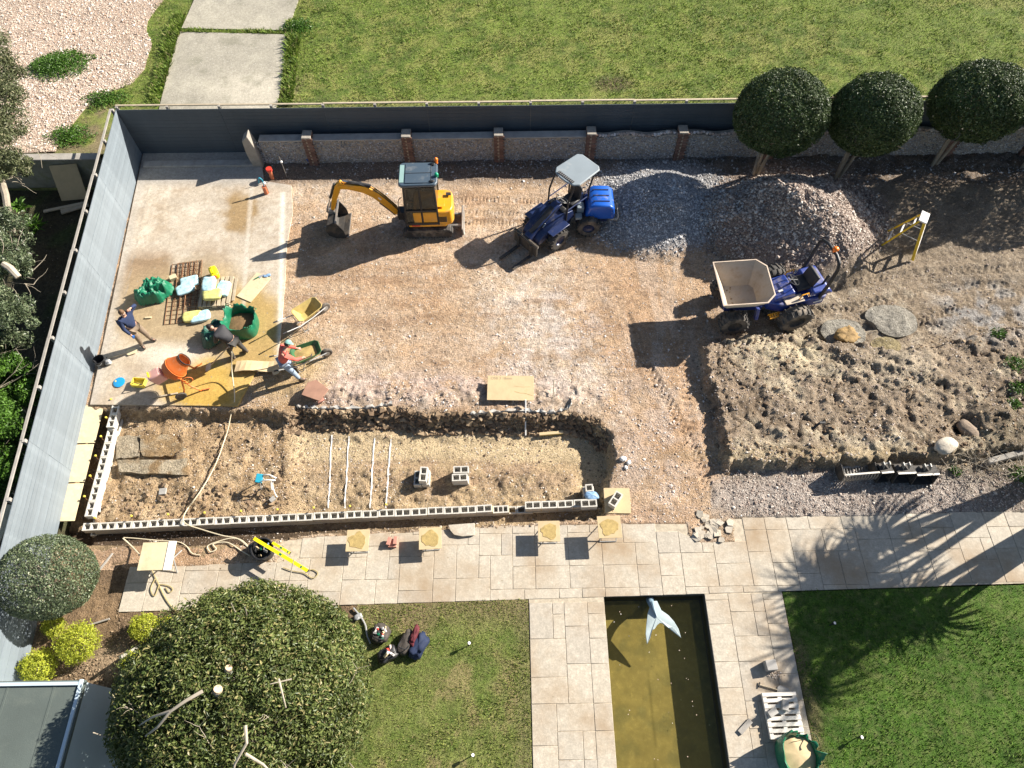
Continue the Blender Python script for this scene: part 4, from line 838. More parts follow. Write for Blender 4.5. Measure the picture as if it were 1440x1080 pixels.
M_['dblue'] = mat('deep_blue_paint', (.014, .026, .085), .35, 0, .1, 2, 0, 20, .22, (.20, .17, .14), coat=.3)
M_['roofg'] = mat('pale_canopy', (.235, .275, .30), .5, 0, .08, 2, 0, 20, .15, (.5, .48, .44))
M_['dmpb'] = mat('dumper_blue', (.018, .045, .24), .36, 0, .12, 3, 0, 20, .34, (.30, .25, .19), coat=.4)
M_['skip'] = mat('muddy_skip_steel', (.50, .43, .345), .85, 0, .22, 2.5, .3, 25, .42, (.31, .22, .14))
M_['skipw'] = mat('skip_white_paint', (.66, .63, .57), .6, 0, .1, 3, 0, 20, .3, (.45, .36, .26))
M_['orange'] = mat('orange_beacon', (.95, .22, .02), .3, 0, .05); M_['green'] = mat('green_beacon', (.0, .32, .16), .35, 0, .05)
M_['white'] = mat('white_plastic', (.78, .77, .74), .5, 0, .05, 3, 0, 20, .1, (.6, .55, .45))
M_['red'] = mat('red_decal', (.6, .05, .03), .5)
def text(body, size, m, parent, loc, rot, ex=.002):
    cu = bpy.data.curves.new('lettering', 'FONT'); cu.body = body; cu.size = size; cu.extrude = ex; cu.align_x = 'CENTER'; cu.align_y = 'CENTER'
    o = bpy.data.objects.new('lettering', cu); C.objects.link(o); me = bpy.data.meshes.new_from_object(o); bpy.data.objects.remove(o)
    me.materials.clear(); me.materials.append(m); return link('lettering', me, None, parent, loc, rot)

# ---- mini excavator, facing west; local +x is forward, +y is its left seen from behind (here: south side is -y in the world, so rotate by 180)
base = GT(604, 316); base.z = .02
t = thing('mini_excavator', 'yellow tracked mini excavator with dark blue-grey cab roof', 'excavator', base, rad(181)); t.scale = (1.06, 1.06, 1.04)
def track(y):
    pr = []; R_ = .17; L2 = .62
    for i in range(13): a = -math.pi/2+math.pi*i/12; pr.append((L2+R_*math.cos(a), R_+R_*math.sin(a)))
    for i in range(13): a = math.pi/2+math.pi*i/12; pr.append((-L2+R_*math.cos(a), R_+R_*math.sin(a)))
    o = MB().prism(pr, y-.115, y+.115, 'xz').build('track', M_['rub'], t, bevel=.01)
    b = MB(); n = 40; per = 4*L2+2*math.pi*R_
    for i in range(n):
        s = per*i/n
        if s < 2*L2: p_ = (-L2+s, 2*R_); a = 0
        elif s < 2*L2+math.pi*R_: u = (s-2*L2)/R_; a = -u; p_ = (L2+R_*math.sin(u), R_+R_*math.cos(u))
        elif s < 4*L2+math.pi*R_: p_ = (L2-(s-2*L2-math.pi*R_), 0); a = 0
        else: u = (s-4*L2-math.pi*R_)/R_; a = -u; p_ = (-L2-R_*math.sin(u), R_-R_*math.cos(u))
        b.box((p_[0], y, p_[1]), (.045, .235, .03), (0, -a, 0))
    b.build('track_lugs', M_['rub'], o)
    sgn = 1 if y > 0 else -1
    for k in (-.62, -.3, 0, .3, .62): MB().cyl((k, y+sgn*.05, .15), (k, y+sgn*.13, .15), .12 if abs(k) > .5 else .07, n=14).build('roller', M_['dsteel'], o)
track(.46); track(-.46)
MB().box((0, 0, .26), (.95, .62, .16)).cyl((0, 0, .3), (0, 0, .46), .32, n=20).build('undercarriage', M_['dsteel'], t, bevel=.01)
bl = MB().box((-1.12, 0, .17), (.04, 1.05, .30), (0, .12, 0)).box((-1.14, 0, .03), (.05, 1.05, .03)).build('dozer_blade', M_['steel'], t, bevel=.006)
MB().box((-.88, .25, .2), (.5, .07, .07)).box((-.88, -.25, .2), (.5, .07, .07)).build('blade_arms', M_['steel'], bl)
# house
hs = MB().prism([(-.86, -.25), (-.80, -.42), (-.62, -.50), (.42, -.50), (.42, .50), (-.62, .50), (-.80, .42), (-.86, .25)], .46, 1.10).build('engine_cover', M_['yel'], t, bevel=.05, seg=3)
MB().prism([(-.84, .5), (-.5, .5), (.1, .5), (.1, .5)], .0, .0).build('x', None) if 0 else None
MB().box((-.02, 0, .51), (1.2, 1.02, .12)).build('lower_sill', M_['yel'], hs, bevel=.02)
for s in (1, -1):
    b = MB()
    for k in range(7): b.box((-.52, s*.503, .67+.035*k), (.26, .012, .018))
    b.build('cooling_grille', M_['blk'], hs)
MB().box((.36, .512, .515), (.26, .01, .06)).build('red_stripe', M_['red'], hs)
text('8018', .10, M_['blk'], hs, (.02, .514, .60), (rad(90), 0, rad(180)))
cab = thing('cab', None, None); cab.parent = t
x0, x1, yc0, yc1, zc0, zc1 = -.38, .66, -.02, .50, .55, 2.18
yc0 = -.50
def post(p, q, r=.035, nm='cab_pillar'): MB().tube([p, q], r, 6).build(nm, M_['blk'], cab)
P4 = [(x0, yc0), (x1, yc0), (x1, yc1), (x0, yc1)]
top = [(x0+.02, yc0+.05), (x1-.10, yc0+.05), (x1-.10, yc1-.05), (x0+.02, yc1-.05)]
for (a, b_), (c_, d_) in zip(P4, top): post((a, b_, zc0), (c_, d_, zc1))
post((.12, yc1, zc0), (.10, yc1-.05, zc1)); post((.12, yc0, zc0), (.10, yc0+.05, zc1))
for s, yy in ((1, yc1), (-1, yc0)):
    MB().box((.14, yy*.995, 1.18), (1.0, .04, .05)).build('door_bar', M_['blk'], cab); MB().box((.14, yy*1.0, .60), (1.0, .04, .10)).build('door_sill', M_['blk'], cab)
    MB().add([(x0+.03, yy-.004*s, .66), (.10, yy-.004*s, .66), (.09, yy-.046*s, 2.12), (x0+.05, yy-.046*s, 2.12)], [(0, 1, 2, 3)]).build('rear_side_window', M_['glass'], cab)
    MB().add([(.15, yy-.004*s, .66), (x1-.03, yy-.004*s, .66), (x1-.11, yy-.046*s, 2.12), (.13, yy-.046*s, 2.12)], [(0, 1, 2, 3)]).build('door_window', M_['glass'], cab)
MB().add([(x1, yc0+.04, .66), (x1, yc1-.04, .66), (x1-.09, yc1-.09, 2.12), (x1-.09, yc0+.09, 2.12)], [(0, 1, 2, 3)]).build('windscreen', M_['glass'], cab)
MB().add([(x0, yc0+.04, 1.0), (x0, yc1-.04, 1.0), (x0+.02, yc1-.09, 2.12), (x0+.02, yc0+.09, 2.12)], [(0, 1, 2, 3)]).build('rear_window', M_['glass'], cab)
rf = MB().prism([(x0-.10, -.36), (x0-.04, -.48), (x1-.06, -.50), (x1+.04, -.42), (x1+.04, .42), (x1-.06, .50), (x0-.04, .48), (x0-.10, .36)], 2.16, 2.27).build('cab_roof', M_['navy'], t, bevel=.035, seg=3)
MB().box((.10, 0, 2.28), (.8, .82, .03)).build('roof_panel', M_['navy'], rf, bevel=.012); MB().box((.10, 0, 2.298), (.82, .018, .008)).box((-.29, 0, 2.298), (.014, .8, .008)).build('roof_rib', M_['blk'], rf)
MB().box((x1-.06, 0, 2.278), (.13, .74, .014)).build('roof_window', mat('roof_glass', (.25, .38, .36), .15, 0, .05), rf)
for yy in (.36, -.36): MB().ball((x0+.06, yy, 2.30), (.09, .05, .03)).build('roof_lamp', M_['blk'], rf, smooth=True)
MB().cyl((x0-.06, -.46, 2.24), (x0-.06, -.46, 2.31), .045).ball((x0-.06, -.46, 2.38), (.06, .06, .08)).build('orange_beacon', M_['orange'], rf, smooth=True)
MB().cyl((x0-.08, .12, 2.24), (x0-.08, .12, 2.29), .05).ball((x0-.08, .12, 2.33), (.065, .065, .065)).build('green_beacon', M_['green'], rf, smooth=True)
st = MB().box((-.08, 0, .95), (.42, .44, .12)).box((-.28, 0, 1.22), (.10, .42, .5), (0, -.15, 0)).build('seat', M_['blk'], cab, bevel=.03)
for yy in (.3, -.3): MB().tube([(.2, yy, .7), (.24, yy, 1.05)], .02).ball((.24, yy, 1.08), .035).build('control_lever', M_['blk'], cab)
MB().box((.35, 0, .60), (.6, .8, .03)).build('cab_floor', M_['blk'], cab)
# boom
def arm(pts, w, nm, m, par, hts):
    rings = []
    for k, p in enumerate(pts):
        p = Vector(p); d = (Vector(pts[min(k+1, len(pts)-1)])-Vector(pts[max(k-1, 0)])).normalized(); u = Vector((-d.z, 0, d.x)); h = hts[k]/2
        rings.append([p+u*h+Vector((0, -w/2, 0)), p+u*h+Vector((0, w/2, 0)), p-u*h+Vector((0, w/2, 0)), p-u*h+Vector((0, -w/2, 0))])
    return MB().loft(rings).build(nm, m, par, bevel=.012)
MB().box((.82, 0, .58), (.26, .30, .34)).cyl((.92, 0, .38), (.92, 0, .80), .07).build('swing_post', M_['blk'], t, bevel=.02)
bm_ = arm([(.95, 0, .62), (1.18, 0, 1.0), (1.52, 0, 1.46), (1.85, 0, 1.72), (2.35, 0, 1.86), (2.62, 0, 1.84)], .15, 'boom', M_['yel'], t, [.18, .22, .26, .27, .20, .14])
MB().box((1.42, 0, 1.33), (.12, .155, .05), (0, -.9, 0)).build('boom_plate', M_['white'], bm_)
dp = arm([(2.48, 0, 2.02), (2.62, 0, 1.86), (2.86, 0, 1.30), (3.0, 0, .86)], .12, 'dipper', M_['yel'], t, [.12, .20, .16, .12])
def ram(a, b, par, r=.04, k=.6, y=0):
    a = Vector(a); b = Vector(b); a.y += y; b.y += y; q = a.lerp(b, k); MB().cyl(a, q, r).build('ram_barrel', M_['blk'], par); MB().cyl(q, b, r*.55).build('ram_rod', M_['chrome'], par)
ram((1.05, 0, .55), (1.72, 0, 1.46), bm_, .045); ram((1.62, 0, 1.82), (2.46, 0, 2.06), bm_, .05, .8); ram((2.72, 0, 1.95), (3.12, 0, 1.02), dp, .04, .65)
for yy in (-.05, .05): MB().tube([(.95, yy, .85), (1.25, yy, 1.32), (1.6, yy, 1.76), (1.95, yy, 1.95), (2.4, yy, 2.02), (2.6, yy, 1.95)], .013, 6).build('hose', M_['blk'], bm_)
MB().tube([(3.12, .06, 1.02), (3.20, .06, .8), (3.08, .06, .72)], .03).tube([(3.12, -.06, 1.02), (3.20, -.06, .8), (3.08, -.06, .72)], .03).box((3.05, 0, .76), (.2, .16, .12)).build('bucket_link', M_['steel'], dp)
pr = [(3.18, .66), (3.28, .40), (3.22, .16), (3.02, .03), (2.78, .02), (2.62, .07), (2.62, .10), (2.8, .06), (3.0, .07), (3.17, .19), (3.22, .40), (3.12, .62), (2.9, .70), (2.9, .74)]
bk = MB().prism(pr, -.5, .5, 'xz').build('bucket', M_['dsteel'], t)
for yy in (-.5, .5): MB().prism([(3.18, .66), (3.28, .40), (3.22, .16), (3.02, .03), (2.7, .04), (2.72, .35), (2.9, .72)], yy-.015, yy+.015, 'xz').build('bucket_side', M_['dsteel'], bk)
MB().box((2.63, 0, .075), (.06, 1.06, .03)).box((2.9, 0, .735), (.05, 1.04, .05)).build('bucket_lip', M_['steel'], bk)

# ---- articulated blue mini loader, front half turned to the south-west
def wheel(par, c, r, w, ax, hub, n=18):
    ax = Vector(ax).normalized(); c = Vector(c); a = c-ax*w/2
    ty = MB().lathe([(r*.52, 0), (r*.9, 0), (r*.98, w*.12), (r, w*.3), (r, w*.7), (r*.98, w*.88), (r*.9, w), (r*.52, w), (r*.52, 0)], 22, a, ax).build('tyre', M_['rub'], par, smooth=True)
    u, v = frame(ax); b = MB()
    for i in range(n):
        for s in (-1, 1):
            th = 2*math.pi*(i+.25*s)/n; d = u*math.cos(th)+v*math.sin(th); tg = ax.cross(d); p = c+d*r*1.0+ax*w*.24*s; k = .03*r*2
            q = [p+ax*w*.27*s+tg*k*.4, p-ax*w*.24*s+tg*(k*1.6), p-ax*w*.24*s+tg*(k*2.6), p+ax*w*.27*s+tg*k*1.6]
            b.add([x-d*.02 for x in q]+[x+d*.025 for x in q], [(0, 1, 2, 3), (7, 6, 5, 4), (0, 4, 5, 1), (1, 5, 6, 2), (2, 6, 7, 3), (3, 7, 4, 0)])
    b.build('tread', M_['rub'], ty)
    hb = MB().lathe([(0.001, w*.25), (r*.2, w*.25), (r*.22, w*.35), (r*.48, w*.22), (r*.53, w*.1), (r*.53, w*.9), (r*.48, w*.78), (r*.22, w*.65), (r*.2, w*.75), (.001, w*.75)], 18, a, ax).build('rim', hub, ty, smooth=True)
    return ty
pv = GT(797, 312); pv.z = .03
t = thing('compact_loader', 'bright blue articulated mini loader with pale grey canopy', 'loader', pv, 0); t.scale = (1.1, 1.1, 1.06)
MB().box((.72, 0, .45), (1.0, .62, .32)).build('rear_chassis', M_['dblue'], t, bevel=.03)
hd = MB().prism([(.48, .62), (.60, 1.06), (.78, 1.16), (1.22, 1.14), (1.38, 1.02), (1.42, .66), (1.40, .55), (.48, .55)], -.45, .45, 'xz').build('engine_hood', M_['blue'], t, bevel=.06, seg=3)
for yy in (-.24, 0, .24): MB().box((.98, yy, 1.155), (.5, .05, .02), (0, .04, 0)).build('hood_slot', M_['dblue'], hd, bevel=.006)
MB().tube([(1.3, -.38, .5), (1.5, -.38, .48), (1.55, -.3, .48), (1.55, .3, .48), (1.5, .38, .48), (1.3, .38, .5)], .035).build('rear_bumper', M_['steel'], t, smooth=True)
MB().box((1.43, -.22, .82), (.02, .2, .12)).box((1.43, .22, .82), (.02, .2, .12)).build('rear_lamps', M_['blk'], t)
MB().box((.36, -.16, .80), (.22, .26, .22)).build('battery_box', M_['roofg'], t, bevel=.02); MB().box((.30, -.42, .68), (.20, .2, .10)).build('step_plate', M_['roofg'], t, bevel=.01); MB().box((.34, .26, .72), (.3, .4, .24)).build('tank', M_['dblue'], t, bevel=.03)
for s in (-1, 1): wheel(t, (.62, s*.52, .36), .36, .27, (0, 1, 0), M_['dblue'])
MB().cyl((0, 0, .35), (0, 0, .75), .1).build('pivot', M_['dsteel'], t)
fr_ = thing('front_frame', None, None, (0, 0, 0), rad(222)); fr_.parent = t        # this half is articulated
def F_(b, nm, m, **k): return b.build(nm, m, fr_, **k)
F_(MB().box((.72, 0, .46), (1.15, .60, .30)), 'chassis', M_['dblue'], bevel=.03)
for s in (-1, 1):
    wheel(fr_, (.95, s*.52, .36), .36, .27, (0, 1, 0), M_['dblue'])
    F_(MB().prism([(.12, .62), (.2, .95), (.55, 1.05), (1.25, .80), (1.42, .66), (1.2, .62)], s*.36-.03, s*.36+.03, 'xz'), 'side_panel', M_['dblue'], bevel=.01)
    F_(MB().box((.92, s*.50, .78), (.72, .26, .04), (0, 0, 0)), 'mudguard', M_['dblue'], bevel=.012)
F_(MB().prism([(.40, .55), (.44, 1.0), (.62, 1.04), (1.5, .68), (1.62, .5), (1.6, .4)], -.37, .37, 'xz'), 'front_body', M_['dblue'], bevel=.03)
F_(MB().box((.1, 0, .74), (.5, .72, .10)), 'operator_floor', M_['blk'], bevel=.02)
F_(MB().box((-.1, 0, .92), (.40, .46, .12)).box((-.30, 0, 1.18), (.1, .44, .48), (0, -.15, 0)), 'seat', M_['blk'], bevel=.04)
F_(MB().lathe([(.17, -.015), (.185, 0), (.17, .015), (.155, 0), (.17, -.015)], 20, (.28, 0, 1.18), (-.5, 0, 1)).cyl((.36, 0, .9), (.28, 0, 1.18), .02).box((.28, 0, 1.18), (.03, .32, .015)), 'steering_wheel', M_['steel'])
F_(MB().box((.45, 0, .98), (.16, .62, .3), (0, .3, 0)), 'dashboard', M_['blk'], bevel=.03)
for yy in (-.26, -.2, .24): F_(MB().tube([(.3, yy, .95), (.25, yy, 1.2)], .013).ball((.25, yy, 1.22), .025), 'lever', M_['steel'])
cp = F_(MB().prism([(x_-.22, y_) for x_, y_ in [(-.62, -.34), (-.52, -.47), (.34, -.50), (.50, -.38), (.56, -.12), (.56, .12), (.50, .38), (.34, .50), (-.52, .47), (-.62, .34)]], 2.02, 2.08), 'canopy', M_['roofg'], bevel=.03, seg=3)
MB().box((.21, 0, 2.087), (.10, .62, .012)).build('canopy_louvre', M_['blk'], cp)
for k in range(9): MB().box((.21, -.27+.068*k, 2.095), (.09, .022, .01)).build('louvre_slat', M_['steel'], cp)
for s in (-1, 1):
    F_(MB().tube([(-.42, s*.40, .7), (-.44, s*.40, 1.5), (-.62, s*.40, 2.03)], .028), 'canopy_post', M_['blk']); F_(MB().tube([(.50, s*.40, .75), (.46, s*.40, 1.5), (.22, s*.40, 2.03)], .028), 'canopy_post', M_['blk'])
    F_(MB().tube([(.50, s*.40, 1.15), (-.43, s*.40, 1.15)], .02), 'side_rail', M_['dblue'])
lb = F_(MB().prism([(.30, .90), (.42, 1.20), (.62, 1.22), (1.75, .66), (1.78, .40), (1.62, .40), (.6, .9)], -.13, .13, 'xz'), 'lift_arm', M_['dblue'], bevel=.015)
MB().prism([(.7, 1.16), (1.62, .70), (1.62, .74), (.72, 1.2)], -.08, .08, 'xz').build('telescopic_arm', M_['blk'], lb)
for yy in (-.2, .2): ram((.62, yy, .62), (1.5, yy, .60), lb, .035)
for k, yy in enumerate((-.1, -.05, .06, .11)): MB().tube([(.55, yy, 1.2), (.9, yy*1.6, 1.08), (1.3, yy*1.3, .86), (1.65, yy, .62)], .012, 6).build('hydraulic_hose', M_['blk'], lb, smooth=True)
for yy in (-.14, .15): MB().box((1.2, yy, .84), (.14, .07, .05), (0, .45, 0)).build('valve_block', M_['chrome'], lb, bevel=.01)
at = F_(MB().box((1.80, 0, .36), (.07, .98, .42)).box((1.78, 0, .60), (.06, 1.04, .05)), 'tool_plate', M_['dsteel'], bevel=.01)
MB().box((1.79, 0, .59), (.05, 1.06, .03)).build('plate_edge', M_['steel'], at)
for yy in (-.28, .28): MB().box((2.22, yy, .06), (.8, .10, .035)).box((1.86, yy, .3), (.04, .10, .5)).build('pallet_fork', M_['dsteel'], at)
F_(MB().box((.55, .372, .88), (.32, .012, .07), (0, .3, 0)), 'white_stripe', M_['white'])

# ---- site dumper with tan skip, facing west
pv = GT(1062, 440); pv.z = .06
t = thing('site_dumper', 'blue site dumper with large mud-stained skip and roll bar', 'dumper', pv, 0)
ff = thing('front_frame', None, None, (0, 0, 0), rad(182)); ff.parent = t
def Q_(b, nm, m, par=None, **k): return b.build(nm, m, par or ff, **k)
Q_(MB().box((.62, 0, .55), (1.2, .5, .26)), 'front_chassis', M_['dmpb'], bevel=.02)
Q_(MB().cyl((.98, -.75, .42), (.98, .75, .42), .09), 'front_axle', M_['dsteel'])
for s in (-1, 1): wheel(ff, (.98, s*.70, .42), .43, .34, (0, 1, 0), M_['dsteel'])
def ring(x0_, x1_, y_, z_, ch): return [Vector(p) for p in ((x0_, -y_+ch, z_), (x0_+ch, -y_, z_), (x1_-ch*0, -y_, z_), (x1_, -y_, z_), (x1_, y_, z_), (x1_-.0, y_, z_), (x0_+ch, y_, z_), (x0_, y_-ch, z_))]
o_ = [ring(.25, 1.25, .42, .78, .12), ring(.0, 1.62, .84, 1.50, .28)]; i_ = [ring(.30, 1.22, .39, .82, .11), ring(.035, 1.585, .805, 1.502, .27)]
def tilt(r): return [Vector((v.x, v.y, v.z-.04*(v.x-.9)+.05)) for v in r]
sk = MB().loft([tilt(o_[0]), tilt(o_[1])], cap=False).add(tilt(o_[0]), [tuple(range(8))]).build('skip', M_['skipw'], ff)
MB().loft([tilt(i_[0]), tilt(i_[1])], cap=False).add(tilt(i_[0]), [tuple(range(8))]).build('skip_lining', M_['skip'], sk)
a_ = tilt(o_[1]); b_ = tilt(i_[1]); up = Vector((0, 0, .02))
MB().add([v+up for v in a_]+[v+up for v in b_]+a_, [(i, (i+1) % 8, 8+(i+1) % 8, 8+i) for i in range(8)]+[(i, (i+1) % 8, 16+(i+1) % 8, 16+i) for i in range(8)]).build('skip_rim', mat('skip_rim_steel', (.55, .44, .34), .7, 0, .2), sk)
q = np.random.uniform((.36, -.34, .845), (1.16, .34, .86), (60, 3)); o = scatter('mud_crumbs', q, np.random.uniform(.02, .05, 60), M_['clod'], sk, flat=.5); o['kind'] = 'stuff'
q = np.random.uniform((1.3, -.4, .0), (1.6, .4, 0), (14, 3)); q[:, 2] = .86+(q[:, 0]-1.25)*1.08; o = scatter('mud_splashes', q, np.random.uniform(.015, .045, 14), M_['clod'], sk, flat=.4); o['kind'] = 'stuff'
text('S', .16, M_['dmpb'], sk, (.50, .72, 1.25), (rad(142), 0, rad(180)))
text('W', .10, M_['dmpb'], sk, (.38, .72, 1.25), (rad(142), 0, rad(180)))
Q_(MB().box((.28, .52, .62), (.10, .16, .40), (.4, 0, 0)), 'side_step', M_['dmpb'], bevel=.01)
for s in (-1, 1): ram((.2, s*.18, .5), (.9, s*.18, .85), ff, .04)
rr = thing('rear_frame', None, None, (0, 0, 0), rad(16)); rr.parent = t; rr.scale = (1.26, 1.22, 1.0)
Q_(MB().prism([(.0, -.26), (.3, -.44), (1.42, -.50), (1.66, -.30), (1.68, .30), (1.42, .50), (.3, .44), (.0, .26)], .50, .86), 'body', M_['dmpb'], rr, bevel=.04, seg=3)
bn = Q_(MB().prism([(.10, .80), (.12, 1.02), (.62, 1.16), (.72, .84)], -.30, .30, 'xz'), 'front_cowl', M_['dmpb'], rr, bevel=.03)
MB().box((.33, -.12, 1.10), (.12, .05, .02), (0, -.27, 0)).build('cowl_sticker', M_['white'], bn); MB().box((.12, .38, .90), (.12, .10, .05)).build('cowl_light', M_['white'], bn)
Q_(MB().prism([(1.05, .86), (1.10, 1.06), (1.55, 1.04), (1.70, .80)], -.42, .42, 'xz'), 'rear_cover', M_['dmpb'], rr, bevel=.04)
Q_(MB().box((.62, -.36, .88), (.5, .24, .03)), 'foot_tread', M_['skip'], rr, bevel=.01)
Q_(MB().box((.98, .0, 1.02), (.42, .46, .12)).box((1.18, 0, 1.25), (.1, .46, .42), (0, .2, 0)), 'seat', M_['blk'], rr, bevel=.04)
Q_(MB().lathe([(.18, -.012), (.192, 0), (.18, .012), (.168, 0), (.18, -.012)], 22, (.66, .0, 1.32), (.55, 0, 1)).cyl((.58, 0, 1.1), (.66, 0, 1.32), .02).box((.66, 0, 1.32), (.03, .34, .012)).box((.66, 0, 1.32), (.32, .03, .012), (0, .5, 0)), 'steering_wheel', M_['blk'], rr)
rp = Q_(MB().tube([(1.28, -.46, .8), (1.34, -.46, 1.4), (1.36, -.45, 2.1), (1.36, -.38, 2.32), (1.36, -.2, 2.42), (1.36, .2, 2.42), (1.36, .38, 2.32), (1.36, .45, 2.1), (1.34, .46, 1.4), (1.28, .46, .8)], .045, 10), 'roll_bar', M_['blk'], rr, smooth=True)
MB().cyl((1.36, -.08, 2.42), (1.36, -.08, 2.50), .05).ball((1.36, -.08, 2.54), (.075, .075, .07)).build('orange_beacon', M_['orange'], rp, smooth=True)
for s in (-1, 1): Q_(MB().tube([(.75, s*.40, .88), (.78, s*.40, 1.08), (.95, s*.40, 1.10), (1.0, s*.40, .9)], .017), 'grab_handle', M_['yel'], rr, smooth=True)
b = MB()
for k in range(5): b.box((.02+.065*k, -.50, .50), (.03, .12, .03))
b.box((.15, -.56, .50), (.34, .02, .05)).box((.15, -.44, .50), (.34, .02, .05)); Q_(b, 'boarding_step', M_['yel'], rr)
Q_(MB().cyl((.62, -.75, .42), (.62, .75, .42), .09), 'rear_axle', M_['dsteel'], rr)
for s in (-1, 1):
    wheel(rr, (.62, s*.68, .42), .43, .32, (0, 1, 0), M_['dsteel'])
    text('H12', .11, M_['white'], rr, (1.05, s*.40+.0, .965), (0, 0, rad(0 if s < 0 else 180)))
Q_(MB().box((1.25, -.505, .70), (.22, .01, .05)), 'side_badge', M_['white'], rr)
MB().cyl((0, 0, .4), (0, 0, .75), .11).build('pivot', M_['dsteel'], t)
# ------------------------------------------------------------------ block wall, stacked blocks, boards, tools
M_['block'] = mat('concrete_block', (.58, .55, .49), .9, 0, .1, 8, .4, 70, .12, (.45, .38, .27), .3, .12)
M_['mortar'] = mat('sand_mortar', (.52, .40, .20), .95, 0, .2, 10, .4, 60)
BL, BW, BH = .44, .215, .215
def blockmesh(L_=BL, n=2):
    m = MB(); w = .034
    m.box((0, BW/2-w/2, 0), (L_, w, BH)).box((0, -BW/2+w/2, 0), (L_, w, BH))
    for k in range(n+1):
        x = -L_/2+w/2+(L_-w)*k/n; m.box((x, 0, 0), (w, BW-2*w-.0004, BH-.0006))
    m.box((0, 0, -BH/2+.012), (L_-.002, BW-.002, .02)); return m.mesh('concrete_block', M_['block'])
bme = blockmesh(); hme = blockmesh(.215, 1); cme = blockmesh(.44, 3)
jm = MB().box((0, 0, 0), (.016, BW-.012, BH-.014)).mesh('mortar_joint', M_['mortar']); bedm = MB().box((0, 0, 0), (BL, BW-.016, .012)).mesh('mortar_bed', M_['mortar'])
tw = thing('block_wall', 'long low wall of hollow concrete blocks along the south of the excavation', 'wall', (0, 0, 0))
ztop = -.07; A = G(116, 741, ztop); B_ = G(838, 708, ztop); d = (B_-A); n = int(d.length/.452); dn = d.normalized(); a = math.atan2(d.y, d.x); C3 = 3
for c in range(C3):
    zz = ztop-BH/2-.227*c
    for k in range(n):
        x = .22+.452*k+(.226 if c % 2 else 0); p = A+dn*x; low = 0
        if c == 0 and k == 26: continue
        if c == 0 and k == 25: low = -.10
        if c == 0 and k >= 27: low = .035
        if c and low: low = 0
        o = link('concrete_block', bme if not (c == 0 and k == 25) else cme, None, tw, (p.x+rs.uniform(-.004, .004), p.y+rs.uniform(-.006, .006)+(.02 if k >= 27 else 0), zz+low), (0, 0, a+rs.uniform(-.012, .012)))
        if c < 2: q = A+dn*(x+.226); link('mortar_joint', jm, None, tw, (q.x, q.y, zz+low-.004), (0, 0, a))
te = thing('block_wall', 'stepped block wall running along the west fence inside the excavation', 'wall', (0, 0, 0))
A2 = G(124, 726, ztop); B2 = G(163, 580, ztop); d2 = B2-A2; a2 = math.atan2(d2.y, d2.x); n2_ = int(d2.length/.452); dn2 = d2.normalized(); nr2 = Vector((dn2.y, -dn2.x, 0))
for c in range(C3):
    for k in range(n2_+1):
        p = A2+dn2*(.22+.452*k+(.226 if c % 2 else 0)); low = .0
        if c == 0 and k >= n2_-1: low = .10
        link('concrete_block', bme, None, te, (p.x, p.y, ztop-BH/2-.227*c+low), (0, 0, a2+rs.uniform(-.015, .015)))
        if c == 0: q = A2+dn2*(.446+.452*k); link('mortar_joint', jm, None, te, (q.x, q.y, ztop-BH/2-.004), (0, 0, a2))
# starter bars with yellow caps
M_['rust'] = mat('rusty_steel', (.22, .11, .055), .85, .3, .3, 9); M_['ycap'] = mat('yellow_cap', (.72, .58, .08), .5)
for k in range(16):
    if k < 9: p = A+dn*(.35+1.0*k)+Vector((0, .16, 0)); lab = 'rusty starter bar with yellow cap beside the long block wall'
    else: p = A2+dn2*(.5+.62*(k-9))-nr2*.17; lab = 'rusty starter bar with yellow cap between fence boards and stepped block wall'
    lab = 'rusty starter bar with yellow cap, '+('first', 'second', 'third', 'fourth', 'fifth', 'sixth', 'seventh', 'eighth', 'ninth')[k if k < 9 else k-9]+(' from the west along the long block wall' if k < 9 else ' from the south between fence boards and stepped wall'); t = thing('starter_bar', lab, 'rebar', (p.x, p.y, -.75), 0, 'starter bars by the long wall' if k < 9 else 'starter bars by the west fence')
    MB().tube([(0, 0, 0), (0, 0, .72), (rs.uniform(-.05, .05), rs.uniform(.02, .06), .80)], .009, 6).build('bar', M_['rust'], t); MB().lathe([(.001, .05), (.03, .04), (.034, .02), (.02, 0), (.012, -.04)], 10, (.0, .04, .80)).build('cap', M_['ycap'], t)
# shuttering boards against the fence
for k in range(3):
    p0 = G(124-15*k, 571+55*k, -.05); p1 = G(124-15*(k+1)+1, 571+55*(k+1)-1, -.05); dd = p1-p0; L_ = dd.length; aa = math.atan2(dd.y, dd.x); c = (p0+p1)/2
    o = MB().box((0, 0, 0), (L_-.02, .58, .025)).build('shuttering_board', M_['osb'], None, loc=(c.x+.18, c.y+.02, -.03), rot=(-.10, 0, aa), bevel=.003, seg=1)
    tag(o, ('northernmost pale shuttering board between fence and block wall', 'middle pale shuttering board between fence and block wall', 'southernmost pale shuttering board, ending at the clipped grey-green bush')[k], 'board', 'shuttering boards by the fence')
for k, (x, y) in enumerate(((4, 765), (22, 700))):
    if k == 0: p = G(6, 745, 2.0); board('timber_plank', 'pale sunlit plank on the outer side of the fence end', 'plank', (p.x-.45, p.y, 1.6), (1.6, .35, .03), (0, 0, 1.48), 'osb')
